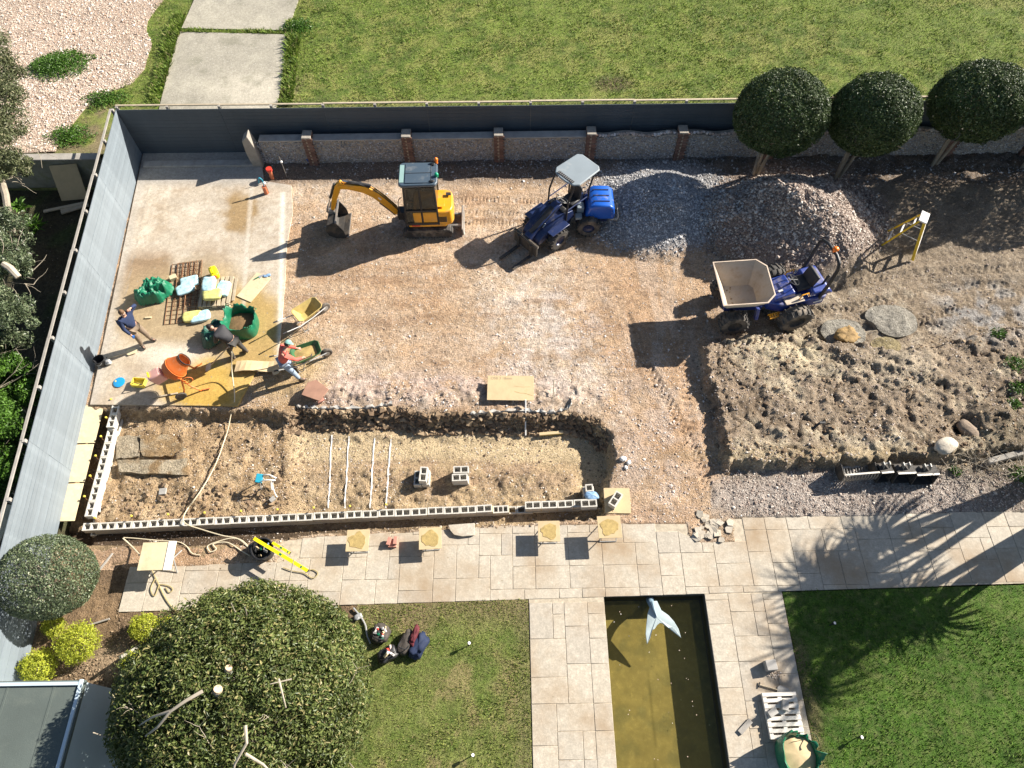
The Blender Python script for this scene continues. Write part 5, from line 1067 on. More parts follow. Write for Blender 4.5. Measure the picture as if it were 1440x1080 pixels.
# loose stacks in the excavation
def blk(px, py, z, rz, label, group=None, me=bme, tilt=0):
    p = G(px, py, z); o = link('concrete_block', me, None, None, (p.x, p.y, z), (tilt, 0, rz)); return tag(o, label, 'concrete block', group or 'loose concrete blocks')
pz = tz(*G(590, 680, -.4).xy); 
p = G(593, 672, pz+.2)
for i, (dx, dy, dz, rz, lab) in enumerate(((-.11, 0, 0, 1.55, 'lower left block of the two-high stack nearest the white lines'), (.12, .01, 0, 1.57, 'lower right block of the two-high stack nearest the white lines'), (.07, .03, 1, 1.5, 'top block of the two-high stack nearest the white lines'))):
    o = link('concrete_block', bme, None, None, (p.x+dx, p.y+dy, pz+.10+.216*dz), (0, 0, rz)); tag(o, lab, 'concrete block', 'loose concrete blocks')
pz = tz(*G(648, 668, -.4).xy); p = G(648, 668, pz+.3)
for i, (dx, dy, dz, lab) in enumerate(((0, .12, 0, 'lower north block of the pair of stacks in the middle of the pit'), (0, -.11, 0, 'lower south block of the pair of stacks in the middle of the pit'), (.01, .12, 1, 'upper north block of the pair of stacks in the middle of the pit'), (-.02, -.12, 1, 'upper south block of the pair of stacks in the middle of the pit'))):
    o = link('concrete_block', bme, None, None, (p.x+dx, p.y+dy, pz+.10+.216*dz), (0, 0, .01*i)); tag(o, lab, 'concrete block', 'loose concrete blocks')
p = G(828, 710, .1); o = link('concrete_block', bme, None, None, (p.x, p.y+.02, ztop+.148), (0, 0, a)); tag(o, 'single block standing on the east end of the long block wall', 'concrete block', 'loose concrete blocks')
p = G(828, 690, -.2); zz = tz(p.x, p.y); o = link('concrete_block', hme, None, None, (p.x, p.y+.02, -.13), (0, 0, .05)); tag(o, 'half block on the excavation side of the wall end, beside blue sheeting', 'concrete block', 'loose concrete blocks')
MB_ = MB(); zg = zz
o = MB().box((0, 0, 0), (.30, .3, .34)).build('block_offcut', M_['block'], None, loc=(p.x, p.y, -.41), bevel=.01); tag(o, 'squat concrete offcut under the half block at the wall end', 'block', 'loose concrete blocks')
# crumpled cloth / sacks
def crumple(name, label, cat, loc, dims, m, rz=0, amp=.25, seg=14, seed=0, group=None, parent=None):
    n = seg; V = []; F = []
    for j in range(n+1):
        for i in range(n*2):
            ph = math.pi*j/n; th = math.pi*i/n; s = lambda v: math.copysign(abs(v)**(.42 if 'cement' in name else .6), v)
            v = Vector((s(math.sin(ph))*s(math.cos(th))*dims[0]/2, s(math.sin(ph))*s(math.sin(th))*dims[1]/2, s(math.cos(ph))*dims[2]/2))
            V.append(v)
    V = np.array([tuple(v) for v in V]); k = 1+amp*(fbm(V[:, 0]*5+seed, V[:, 1]*5+V[:, 2]*6, 1.6, 3, seed+3)+.5*fbm(V[:, 0]*14, V[:, 1]*14+V[:, 2]*9, 1.5, 2, seed)); V = V*k[:, None]; V[:, 2] += dims[2]/2
    F = np.array([(j*2*n+i, j*2*n+(i+1) % (2*n), (j+1)*2*n+(i+1) % (2*n), (j+1)*2*n+i) for j in range(n) for i in range(2*n)])
    o = link(name, grid_mesh(name, V, F, m, None, True), None, parent, loc, (0, 0, rz))
    if parent is None: tag(o, label, cat, group)
    return o
M_['bluesheet'] = mat('pale_blue_plastic', (.22, .36, .55), .4, 0, .3, 9, .3, 30); M_['greenbag'] = mat('green_woven_plastic', (.008, .15, .075), .42, 0, .2, 6, .3, 60, .06, (.2, .3, .2)); M_['dgreen'] = mat('dark_green_woven_plastic', (.012, .07, .05), .5, 0, .25, 5, .3, 60, .1, (.12, .17, .13))
crumple('plastic_sheet', 'crumpled pale blue sheeting at the east end of the block wall', 'plastic sheet', (p.x+.05, p.y-.2, -.22), (.42, .26, .22), M_['bluesheet'], .1, .3, 10, 4)
pp = G(868, 704, .02); tag(MB().box((0, 0, 0), (.72, .74, .02)).build('plywood_board', M_['ply'], None, loc=(pp.x, pp.y, .02), rot=(0, 0, -.02), bevel=.003, seg=1), 'square plywood board lying on the ground with one block on it', 'board')
pp = G(866, 704, .1); o = link('concrete_block', bme, None, None, (pp.x-.02, pp.y, .14), (0, 0, .95)); tag(o, 'single block set diagonally on the square plywood board', 'concrete block', 'loose concrete blocks')
# spot boards on stands, with mortar smears
M_['smear'] = mat('mustard_mortar', (.40, .29, .11), .9, 0, .3, 10, .5, 50)
M_['galv'] = mat('galvanised_steel', (.42, .42, .41), .5, .4, .15)
def spot(px, py, h, w, rz, lab, smear=1):
    q = G(px, py, h); t = thing('spot_board', lab, 'mortar board', (q.x, q.y, 0), rz, 'mortar boards on stands beside the trench')
    MB().box((0, 0, h), (w, w*.98, .018)).build('board_top', M_['ply'], t, bevel=.003, seg=1)
    s = w*.36; f = MB()
    for x in (-s, s):
        f.tube([(x, -s, 0), (x*.8, s*.8, h-.02)], .012, 6).tube([(x, s, 0), (x*.8, -s*.8, h-.02)], .012, 6)
    f.tube([(-s, -s, .02), (s, -s, .02)], .012, 6).tube([(-s, s, .02), (s, s, .02)], .012, 6).build('stand', M_['galv'], t)
    for k in range(smear):
        n = 18; th0 = rs.uniform(0, 6); poly = []
        for i in range(n): th = 2*math.pi*i/n; r = w*.37*(1+.10*math.sin(3*th+th0)+.08*math.sin(5*th)+rs.uniform(-.12, .12)); poly.append((r*math.cos(th), r*math.sin(th)))
        MB().prism(poly, h+.009, h+.017).build('mortar_smear', M_['smear'], t)
spot(503, 760, .38, .60, .02, 'mortar board on a stand, first east of the yellow levels')
spot(605, 757, .36, .60, .05, 'mortar board on a stand between the red bricks and the loose paving slab')
spot(772, 747, .38, .58, .0, 'mortar board on a stand due south of the stepped end blocks')
spot(857, 741, .55, .62, .02, 'tallest mortar board on a stand, touching the square plywood board')
pz_ = G(221, 782, .55); t = thing('work_table', 'tilted work table with pale top and white edge strip, by the trench', 'table', (pz_.x, pz_.y, 0), .03)
MB().box((0, 0, .55), (.86, .74, .02), (.0, .05, 0)).build('table_top', M_['osb'], t, bevel=.003, seg=1); MB().box((.33, 0, .548), (.19, .76, .03), (0, .05, 0)).build('edge_strip', M_['white'], t)
MB().tube([(-.35, -.3, 0), (-.3, .2, .53)], .018).tube([(.35, -.3, 0), (.3, .2, .53)], .018).tube([(-.35, .3, 0), (-.3, -.2, .53)], .018).tube([(.35, .3, 0), (.3, -.2, .53)], .018).build('trestle', M_['galv'], t)
# loose slab, red bricks
pq = G(649, 745, .06); o = MB().prism([(-.36, .14), (.36, .17), (.35, -.16), (.02, -.19), (-.2, -.14), (-.3, -.02)], -.03, .03).build('loose_paving_slab', M_['slab'], None, loc=pq, rot=(.04, .02, .02), bevel=.006, seg=1); tag(o, 'broken paving slab lifted loose at the trench edge', 'slab')
M_['pinkbrick'] = mat('pink_red_brick', (.50, .24, .18), .85, 0, .2, 8, .3, 50)
for k, (dx, rz) in enumerate(((-5, 1.35), (4, 1.5))):
    q = G(552+dx, 761-k, .12); o = MB().box((0, 0, 0), (.215, .10, .065)).build('brick', M_['pinkbrick'], None, loc=(q.x, q.y, .12), rot=(0, 0, rz), bevel=.004, seg=1); tag(o, ('left', 'right')[k]+' one of two pink-red bricks on the paving by the trench', 'brick', 'pair of red bricks')
    q2 = G(552, 764, .04); o = None
o = MB().box((0, 0, .04), (.22, .22, .09)).build('brick_support', M_['pinkbrick'], None, loc=(q2.x, q2.y, 0), bevel=.004, seg=1); tag(o, 'paired bricks underneath the two pink-red bricks', 'brick', 'pair of red bricks')
# yellow levels on a small trolley of tools
M_['yellow'] = mat('bright_yellow', (.85, .70, .01), .4, 0, .05)
def level(p0, p1, z, lab, w=.06, h=.03):
    a_ = G(*p0, z); b_ = G(*p1, z); d_ = b_-a_; L_ = d_.length; t = thing('spirit_level', lab, 'spirit level', (a_+b_)/2, math.atan2(d_.y, d_.x))
    MB().box((0, 0, 0), (L_, w, h)).build('body', M_['yellow'], t, bevel=.003, seg=1); MB().box((0, 0, h/2+.002), (.08, w*.6, .004)).box((L_*.38, 0, h/2+.002), (.05, w*.6, .004)).build('vial', M_['greenbag'], t); MB().box((-L_/2, 0, 0), (.012, w+.004, h+.004)).box((L_/2, 0, 0), (.012, w+.004, h+.004)).build('end_cap', M_['blk'], t)
level((357, 757), (433, 803), .55, 'longest yellow spirit level slanting over the black tool tub', .09); level((383, 763), (408, 778), .5, 'short yellow spirit level beside the longest one', .07)
q = G(372, 775, .2); t = thing('tool_tub', 'black tub of tools standing under the yellow levels', 'tub', (q.x, q.y, 0))
MB().lathe([(.001, .0), (.2, .0), (.27, .42), (.30, .44), (.27, .45), (.19, .03), (.001, .03)], 20).build('tub', M_['blk'], t, smooth=True)
for k in range(9): MB().box((rs.uniform(-.14, .14), rs.uniform(-.14, .14), rs.uniform(.2, .42)), (rs.uniform(.05, .18), .04, .05), (rs.uniform(-1, 1), rs.uniform(-1, 1), rs.uniform(0, 3))).build('hand_tool', [M_['greenbag'], M_['bluesheet'], M_['steel'], M_['ply']][k % 4], t)
crumple('tool_bag', 'dark canvas tool bag beside the yellow levels', 'bag', (q.x-.28, q.y+.12, 0), (.4, .3, .25), M_['blk'], .4, .2, 10, 8)
# hoses and cables
M_['hose'] = mat('cream_hose', (.62, .54, .38), .5, 0, .1); M_['cable'] = mat('ochre_cable', (.36, .29, .13), .6, 0, .2); M_['bcable'] = mat('black_cable', (.03, .03, .03), .5)
def spline(P_, n=8):
    P_ = [Vector(p) for p in P_]; o = []; P_ = [P_[0]*2-P_[1]]+P_+[P_[-1]*2-P_[-2]]
    for i in range(1, len(P_)-2):
        for k in range(n):
            t_ = k/n; a_, b_, c_, d_ = P_[i-1:i+3]; o.append(.5*((2*b_)+(c_-a_)*t_+(2*a_-5*b_+4*c_-d_)*t_*t_+(3*b_-a_-3*c_+d_)*t_**3))
    return o+[P_[-2]]
def hose(pts, r, m, lab, cat='hose', nm='hose', zs=None, grp=None):
    pl = []
    for k, p_ in enumerate(pts):
        z = .03 if len(p_) < 3 else p_[2]; pl.append(GT(p_[0], p_[1], .10) if z < -.2 else G(p_[0], p_[1], z))
    o = MB().tube(spline(pl), r, 6).build(nm, M_[m], smooth=True); return tag(o, lab, cat, grp)
hose([(326, 495, 1.0), (326, 520, .4), (330, 560, .1), (328, 590, -.3), (322, 607, -.3), (316, 625, -.3), (309, 645, -.3), (300, 665, -.3), (288, 686, -.3), (275, 705, -.28), (266, 717, -.25), (258, 728, .0), (262, 737, .0), (285, 745, .0), (312, 753, .03), (335, 758, .03), (352, 772, .03)], .016, 'hose', 'long cream hose from the bulk bag across the excavation to the trench')
hose([(352, 772), (340, 760), (325, 757), (305, 762), (292, 768), (296, 776), (304, 772), (300, 765), (320, 763), (340, 775), (352, 782)], .016, 'hose', 'looped end of cream hose beside the tool bag')
hose([(174, 756, .05), (190, 757, .04), (222, 760), (250, 762), (262, 768), (270, 778), (282, 781)], .014, 'hose', 'cream cable draped from the wall corner past the work table')
hose([(173, 757, .05), (185, 768, .04), (198, 782, .3)], .018, 'hose', 'short straight pale pipe from the wall corner to the work table', 'pipe', 'pipe')
hose([(214, 802), (221, 817), (232, 840), (243, 855), (252, 862)], .012, 'cable', 'ochre cable trailing from the work table under the big bush', 'cable', 'cable')
hose([(219, 812), (212, 828), (217, 838), (222, 828), (225, 822), (238, 824), (243, 829), (238, 833), (233, 826)], .012, 'cable', 'curly loops of ochre cable on the paving', 'cable', 'cable')
hose([(398, 798), (412, 803), (428, 806), (440, 813), (447, 806), (440, 801), (432, 803)], .012, 'cable', 'dark looped cable at the lower end of the long level', 'cable', 'cable')
for k, x in enumerate((467, 491, 527, 550)):
    z0_ = [GT(x, 612+k*2, .012), GT(x-2, 640, .012), GT(x-3-.5*k, 680, .012), GT(x-5-k*.7, 715, .012)]
    q_ = spline(z0_, 12); V = []; 
    for v in q_: zz = tz(v.x, v.y, .02); wj = rs.uniform(.012, .026); V += [(v.x-wj, v.y, zz), (v.x+wj, v.y, zz)]
    o = MB().add(V, [(2*i, 2*i+1, 2*i+3, 2*i+2) for i in range(len(q_)-1)]).build('marking_line', mat('white_marking_paint', (.78, .77, .74), .9), smooth=True)
    tag(o, ('westernmost', 'second', 'third', 'easternmost')[k]+' of the four white lines marked across the pit floor', 'marking', 'white lines across the pit'); o['kind'] = 'thing'
# plywood sheet on the bank, pole, broom, slab, membrane
q = G(718, 546, .2); board('plywood_sheet', 'plywood sheet lying on the stony bank above the pit, written on in pencil', 'board', (q.x, q.y, .22), (1.4, .82, .02), (.08, .02, -.02), 'ply')
pls = bpy.data.objects['plywood_sheet.001']; text('OSB 3 18mm', .12, mat('pencil_mark', (.25, .19, .12), .9), pls, (-.28, .31, .0112), (0, 0, 0), .0005); MB().tube([(.12, -.12, .011), (.3, -.17, .011), (.42, -.17, .011), (.66, -.25, .011)], .005, 5).tube([(.1, .06, .011), (.35, .03, .011), (.6, .04, .011)], .003, 5).build('crack', M_['smear'], pls)
def rod(p0, z0, p1, z1, r, m, nm, lab, cat):
    o = MB().tube([G(*p0, z0), G(*p1, z1)], r, 8).build(nm, M_[m], smooth=True); return tag(o, lab, cat)
rod((739, 562), .25, (739, 612), -.45, .022, 'white', 'pole', 'white pole leaning down into the pit below the plywood', 'pole')
t = thing('broom', 'push broom with yellow head leaning on the pit bank', 'broom', (0, 0, 0)); MB().tube([G(779, 535, .35), GT(776, 608, .06)], .014, 8).build('handle', M_['timber'], t)
q = GT(775, 611, .09); MB().box((0, 0, 0), (.72, .09, .05), (0, 0, .08)).build('head', M_['ply'], t, loc=q); MB().box((0, 0, -.045), (.68, .07, .06), (0, 0, .08)).build('bristles', M_['ycap'], t, loc=q)
q = GT(445, 552); o = MB().prism([(-.36, -.22), (.22, -.3), (.38, .12), (-.08, .34), (-.3, .2)], 0, .05).build('sandstone_flag', mat('red_brown_flag', (.34, .19, .13), .85, 0, .2, 4), None, loc=q+Vector((0, 0, .1)), rot=(.12, .08, -.2), bevel=.006, seg=1); tag(o, 'red-brown flagstone tipped on the pit bank near the wheelbarrow', 'slab')
def membrane(pts, lab, w=.11):
    q_ = spline([GT(x, y, .05) for x, y in pts], 10); V = []
    for i, v in enumerate(q_):
        wv = w*(.3+abs(math.sin(i*.7+math.sin(i*1.9)))*1.1); z = tz(v.x, v.y+.1); V += [(v.x, v.y+.03+.05*math.sin(i*1.3)+.02*math.sin(i*3.1), z+.05), (v.x, v.y-.02+.02*math.sin(i*2.3), z+.04+.03*math.sin(i*1.7)), (v.x+.02*math.sin(i), v.y-.04, z-wv)]
    o = MB().add(V, [f for i in range(len(q_)-1) for f in ((3*i, 3*i+3, 3*i+4, 3*i+1), (3*i+1, 3*i+4, 3*i+5, 3*i+2))]).build('membrane', mat('white_membrane', (.47, .45, .41), .8, 0, .3, 9, 0, 20, .35, (.30, .22, .15)), smooth=True); tag(o, lab, 'membrane')
membrane([(418, 572), (440, 574), (470, 574), (520, 573), (552, 568)], 'dirty white membrane edge along the western pit bank'); membrane([(662, 583), (690, 580), (740, 578), (775, 580), (800, 573), (804, 560)], 'white membrane edge below the plywood sheet')
# concrete steps remains in the pit
for k, (poly, z, lab) in enumerate(((((165, 613), (195, 612), (197, 643), (164, 645)), -.22, 'square concrete block, first of the broken steps'), (((197, 612), (242, 611), (262, 632), (240, 641), (199, 642)), -.26, 'upper broken concrete step in the west of the pit'), (((166, 647), (262, 645), (264, 668), (168, 664)), -.34, 'lower broken concrete step with a metal strip'))):
    z = max(tz(*G(*p_, -.35).xy) for p_ in poly+((sum(p_[0] for p_ in poly)/len(poly), sum(p_[1] for p_ in poly)/len(poly)),))+.03; P_ = [G(x, y, z) for x, y in poly]; cx = sum(v.x for v in P_)/len(P_); cy = sum(v.y for v in P_)/len(P_)
    pl_ = []
    for a_, b_ in zip(P_, P_[1:]+P_[:1]):
        for q_ in range(6): v = a_.lerp(b_, q_/6); pl_.append((v.x-cx+rs.uniform(-.03, .03), v.y-cy+rs.uniform(-.035, .035)))
    def scol(X, Y, px, py): n_ = fbm(X+k, Y, 2.2, 4, 7+k); return tuple(a1*(1-sst(-.1, .35, n_))+b1*sst(-.1, .35, n_) for a1, b1 in zip((.50, .42, .30), (.36, .245, .13)))
    o = sheet('concrete_step', pl_, .04, lambda X, Y: .035*fbm(X+k, Y, 3, 4, 5+k), scol, M_['soil'], .25); o.location = (cx, cy, z); tag(o, lab, 'step', 'broken concrete steps'); o['kind'] = 'thing'
q = G(188, 659, -.3); o = MB().box((0, 0, 0), (.62, .07, .03)).build('metal_strip', M_['galv'], None, loc=q, rot=(0, 0, .02)); tag(o, 'grey metal strip lying on the lower broken step', 'metal strip')
# blue-seated folding trestle in the pit
q = GT(378, 684); t = thing('folding_stool', 'toppled white tubular stool with blue seat in the pit', 'stool', q, -.1); M_['cyan'] = mat('cyan_plastic', (.02, .30, .42), .5, 0, .1)
MB().box((-.16, .06, .42), (.20, .26, .05), (.2, .2, 0)).build('seat', M_['cyan'], t, bevel=.02)
for k, (pts) in enumerate(([(-.2, -.1, 0), (-.1, -.04, .4), (.1, .0, .5), (.3, .04, .42)], [(-.2, .2, 0), (-.1, .16, .4), (.12, .16, .5), (.32, .1, .44)], [(.32, .12, .44), (.2, .0, .3), (.25, -.2, .1), (.32, -.3, 0)], [(.3, .04, .42), (.1, .1, .2), (.12, -.1, .0)])): MB().tube(spline(pts, 4), .017, 8).build('leg', M_['white'], t, smooth=True)
# broken flag pieces in the gap of the paving
for k in range(34):
    x, y = rs.gauss(1003, 16), rs.gauss(744, 10)
    if y < 722 or x > 1026: continue
    q = GT(x, y, .03); s = rs.uniform(.06, .17); n_ = rs.randint(4, 6); poly = [(s*rs.uniform(.7, 1.1)*math.cos(6.283*i/n_), s*rs.uniform(.7, 1.1)*math.sin(6.283*i/n_)) for i in range(n_)]
    o = MB().prism(poly, -.015, .015).build('flag_fragment', M_['slab'], None, loc=q, rot=(rs.uniform(-.2, .2), rs.uniform(-.2, .2), rs.uniform(0, 6))); tag(o, 'broken piece of paving slab in the rubble gap of the path', 'slab piece', 'broken slab pieces'); o['kind'] = 'thing'
for k, (x, y, s) in enumerate(((876, 646, .11), (884, 651, .08), (880, 658, .07))):
    q = GT(x, y, s*.4); o = MB().ball((0, 0, 0), (s, s*.8, s*.6), 7, 5).build('white_stone', M_['white'], None, loc=q, rot=(0, 0, k)); tag(o, ('largest', 'easternmost', 'southernmost')[k]+' white stone of the little group of three on tan ground', 'stone', 'three white stones')
# washed-out concrete pads on the mud
for nm_, (cx, cy), (rx, ry), h, col, lab in (('w', (1186, 474), (.74, .70), .09, (.38, .355, .30), 'grey washed-out concrete pancake with brown clods on it'), ('e', (1254, 451), (.80, .62), .09, (.41, .38, .32), 'largest grey washed-out concrete pancake on the mud'), ('s', (1246, 488), (.42, .38), .07, (.40, .33, .185), 'small yellowish mortar pancake')):
    q = GT(cx, cy); poly = [(rx*(1+.10*math.sin(2*th+cx)+.06*math.sin(5*th))*math.cos(th), ry*(1+.08*math.sin(3*th))*math.sin(th)) for th in [6.283*i/40 for i in range(40)]]
    o = sheet('concrete_pancake', poly, .04, lambda X, Y: h*np.clip(1-((X/rx)**2+(Y/ry)**2)**1.5, 0, 1)+.05*fbm(X, Y, 4, 5, int(cx)), lambda X, Y, px, py: tuple(c*(1+.4*fbm(X, Y, 4, 4, 7)) for c in col), M_['soil'], .2); o.location = q+Vector((0, 0, .05)); tag(o, lab, 'concrete spill', 'concrete spills on the mud')
q = GT(1186, 478, .16); o = crumple('soil_clod', 'brown wet clod heap on the grey concrete pancake', 'clod', q, (.62, .55, .18), mat('brown_clay', (.30, .19, .07), .8, 0, .4, 8, 1, 20), .4, .4, 14, 21)
# digger attachments in a row
def att(px, py, rz, w, lab, kind):
    q = GT(px, py); t = thing('digger_bucket', lab, 'bucket', (q.x, q.y, q.z), rz, 'digger buckets lying in a row')
    pr = [(.0, .05), (.10, .0), (.34, .0), (.46, .10), (.48, .30), (.40, .45), (.10, .50), (.10, .46), (.37, .42), (.44, .29), (.42, .13), (.33, .04), (.11, .04)]
    m_ = MB()
    if kind == 'riddle':
        for k in range(12): m_.tube([(x_-.24, -w/2+w*k/11, z_) for z_, x_ in [(.48, .42), (.36, .47), (.2, .48), (.06, .38), (.02, .15), (.08, 0)]], .02, 6)
        m_.build('riddle_bars', M_['steel'], t); MB().box((.17, 0, .50), (.05, w+.04, .03)).box((-.22, 0, .06), (.05, w+.04, .04)).build('cross_bar', M_['steel'], t)
        for s in (-1, 1): MB().prism([(v[0]-.24, v[1]) for v in pr[:7]], s*w/2-.012, s*w/2+.012, 'xz').build('bucket_side', M_['dsteel'], t)
    else:
        m_.prism([(v[0]-.24, v[1]) for v in pr], -w/2, w/2, 'xz').build('bucket_shell', M_['dsteel'], t)
        for s in (-1, 1): MB().prism([(v[0]-.24, v[1]) for v in pr[:7]], s*w/2-.012, s*w/2+.012, 'xz').build('bucket_side', M_['dsteel'], t); MB().prism([(-.02, .5), (.18, .5), (.14, .64), (.04, .64)], s*.08-.012, s*.08+.012, 'xz').build('hanger_plate', M_['steel'], t)
        MB().box((-.13, 0, .49), (.05, w, .03)).build('lip', M_['steel'], t); MB().cyl((.1, -.1, .59), (.1, .1, .59), .02).build('hanger_pin', M_['steel'], t)
        for k in range(int(w/.12)): MB().box((-.27, -w/2+.06+.12*k, .03), (.09, .035, .03)).build('tooth', M_['steel'], t)
att(1199, 668, rad(-86), .95, 'ribbed riddle bucket with parallel bars at the west end of the row', 'riddle'); att(1235, 668, rad(95), .34, 'narrow muddy digging bucket next to the ribbed one', 'b')
att(1262, 669, rad(92), .50, 'mid-sized muddy digging bucket, third in the row', 'b'); att(1291, 671, rad(92), .62, 'widest open digging bucket at the east end of the row', 'b')
# sleeper, log
for p0, p1, lab in (((1385, 652), (1462, 628), 'old timber sleeper retaining the soil at the east edge'), ((1420, 590), (1445, 600), 'short timber offcut among the dry twigs')):
    a_ = GT(*p0, .1); b_ = GT(*p1, .1); d_ = b_-a_; c = (a_+b_)/2; c.z = .12; o = MB().box((0, 0, 0), (d_.length, .16, .22)).build('timber_sleeper', M_['greytimber'], None, loc=c, rot=(0, 0, math.atan2(d_.y, d_.x)), bevel=.01); tag(o, lab, 'sleeper')
# small black thing on the raised soil
q = GT(1148, 600); t = thing('standpipe_stub', 'small black pipe fitting poking out of the raised soil', 'pipe', q); MB().tube([(-.15, -.1, 0), (0, 0, .12), (.14, .06, .14)], .035).box((.1, .02, .14), (.16, .06, .05)).build('fitting', M_['blk'], t)
# step ladder
M_['lad'] = mat('yellow_fibreglass', (.72, .50, .03), .45, 0, .1, 3, 0, 20, .1, (.5, .42, .25)); M_['alu'] = mat('aluminium', (.62, .62, .62), .35, .6, .1)
t = thing('step_ladder', 'yellow fibreglass step ladder standing open on the mud', 'ladder', (0, 0, 0))
ft_ = [G(1283, 366, .03), G(1291, 344, .05)]; rf_ = [G(1240, 345, .05), G(1249, 325, .08)]; cc = G(1302, 308, 1.72); tdir = (ft_[1]-ft_[0]).normalized()
tp_ = [cc-tdir*.17, cc+tdir*.17]; tp2 = [v+(rf_[0]-ft_[0]).normalized()*.14 for v in tp_]
def plank(m_, a_, b_, w, th, side): 
    d_ = (b_-a_).normalized(); s = side.normalized(); u = d_.cross(s).normalized(); r_ = lambda p: [p+s*w/2+u*th/2, p-s*w/2+u*th/2, p-s*w/2-u*th/2, p+s*w/2-u*th/2]; return m_.loft([r_(a_), r_(b_)])
out = (rf_[0]-ft_[0]).normalized()
for i in range(2):
    plank(MB(), ft_[i], tp_[i], .09, .03, out).build('front_rail', M_['lad'], t); plank(MB(), rf_[i], tp2[i], .06, .03, out).build('rear_rail', M_['lad'], t)
for k in range(1, 6):
    f = k/6; a_ = ft_[0].lerp(tp_[0], f); b_ = ft_[1].lerp(tp_[1], f); plank(MB(), a_, b_, .10, .02, out).build('step', M_['alu'], t)
for k in (1, 3, 5):
    f = k/6; a_ = rf_[0].lerp(tp2[0], f); b_ = rf_[1].lerp(tp2[1], f); plank(MB(), a_, b_, .05, .02, out).build('rear_brace', M_['alu'], t)
for i in range(2): MB().tube([ft_[i].lerp(tp_[i], .52), rf_[i].lerp(tp2[i], .52)], .01).build('spreader', M_['alu'], t)
plank(MB(), (tp_[0]+tp2[0])/2-tdir*.06+Vector((0, 0, .03)), (tp_[1]+tp2[1])/2+tdir*.06+Vector((0, 0, .03)), .26, .05, out).build('top_cap', M_['white'], t, bevel=.01)
# clay pipes, tap, stake on the pad corner
M_['clay'] = mat('terracotta_plastic', (.48, .15, .07), .5, 0, .1)
q = G(383, 250, .05); t = thing('drain_pipe', 'terracotta drain pipe with red collar standing in the shade', 'pipe', (q.x, q.y, 0)); MB().cyl((0, 0, 0), (0, 0, .42), .075).build('pipe', M_['clay'], t, smooth=True); MB().cyl((0, 0, .40), (0, 0, .50), .11).build('collar', M_['red'], t, smooth=True)
q = G(375, 272, .05); t = thing('drain_pipe', 'terracotta drain pipe in the sun with blue hose and white tap', 'pipe', (q.x, q.y, 0)); MB().cyl((0, 0, 0), (0, 0, .38), .08).build('pipe', M_['clay'], t, smooth=True); MB().ball((.04, .05, .50), (.06, .06, .05)).build('tap_cap', M_['white'], t, smooth=True); MB().tube(spline([(.0, 0, .3), (.02, .04, .62), (-.06, .04, .75), (-.12, .0, .55)], 5), .022).build('blue_hose', M_['cyan'], t, smooth=True); MB().cyl((.08, .02, 0), (.08, .02, .45), .012).build('copper_riser', M_['rust'], t)
q = G(404, 250, .0); t = thing('marker_stake', 'thin steel stake with a white ball near the pad corner', 'stake', (q.x, q.y, 0)); MB().cyl((0, 0, 0), (-.03, .06, .95), .012).build('rod', M_['steel'], t); MB().ball((-.02, .04, .72), .05).build('white_ball', M_['white'], t, smooth=True)
q = G(438, 226, .05); crumple('blue_tarp', 'small crumpled blue tarpaulin at the foot of the first brick pier', 'tarpaulin', (q.x, q.y, 0), (.45, .2, .22), mat('blue_tarp', (.02, .08, .3), .4), 0, .4, 10, 31)
# ------------------------------------------------------------------ sacks, pallet, mesh on the pad
Z0 = .06
q = G(305, 412, .1); PR = ang((278, 437), (322, 434)); tp = thing('wooden_pallet', 'timber pallet carrying the cement bags on the concrete pad', 'pallet', (q.x, q.y, Z0), PR)
for k in range(7): MB().box((-.45+.15*k, 0, .13), (.10, 1.2, .02)).build('deck_board', M_['timber'], tp)
for y in (-.55, 0, .55): MB().box((0, y, .105), (1.0, .09, .025)).build('bearer', M_['timber'], tp); MB().box((0, y, .012), (1.0, .09, .02)).build('bottom_board', M_['timber'], tp)
for x in (-.42, 0, .42):
    for y in (-.55, 0, .55): MB().box((x, y, .057), (.12, .09, .07)).build('block', M_['timber'], tp)
for k in range(3):
    pm = G(325, 408, .06); o = MB().box((.0, 0, 0), (.09, 1.15-.1*k, .022)).build('timber_plank', M_['timber'], None, loc=(pm.x+.12*k-.1, pm.y, .07+.022*k), rot=(0, 0, .03*k)); tag(o, ('lowest', 'middle', 'topmost')[k]+' of three loose boards beside the pallet', 'plank', 'loose boards beside the pallet')
M_['bagb'] = mat('blue_white_bag', (.42, .62, .68), .45, 0, .45, 7, .2, 30); M_['bagy'] = mat('yellow_paper_bag', (.62, .58, .20), .5, 0, .35, 7, .2, 30)
for k, (px_, py_, z, m_, rz, lab) in enumerate(((296, 410, .2, 'bagy', 1.5, 'yellow cement bag on the west half of the pallet'), (315, 408, .2, 'bagb', 1.5, 'pale blue cement bag on the east half of the pallet'), (295, 402, .36, 'bagb', 1.6, 'pale blue bag stacked on the north-west of the pallet'), (300, 416, .34, 'bagy', .0, 'yellow bag lying crosswise on top of the pallet stack'),
        (268, 398, Z0, 'bagb', .2, 'pale blue bag lying on the rebar mesh, upper one'), (262, 408, Z0+.03, 'bagb', .5, 'pale blue bag lying on the rebar mesh, lower one'), (272, 447, Z0, 'bagy', .1, 'yellow and white bag south-west of the pallet'), (283, 447, Z0, 'bagb', .2, 'pale blue bag next to the yellow and white bag'))):
    q = G(px_, py_, z); o = crumple('cement_bag', lab, 'bag', (q.x, q.y, z), (.60, .42, .14), M_[m_], PR+rz, .12, 10, 40+k, 'cement and lime bags'); MB().prism([(.09*math.cos(i*.524), .09*math.sin(i*.524)) for i in range(12)], .128, .134).build('round_print', M_['cyan'] if m_ == 'bagy' else M_['bagy'], o)
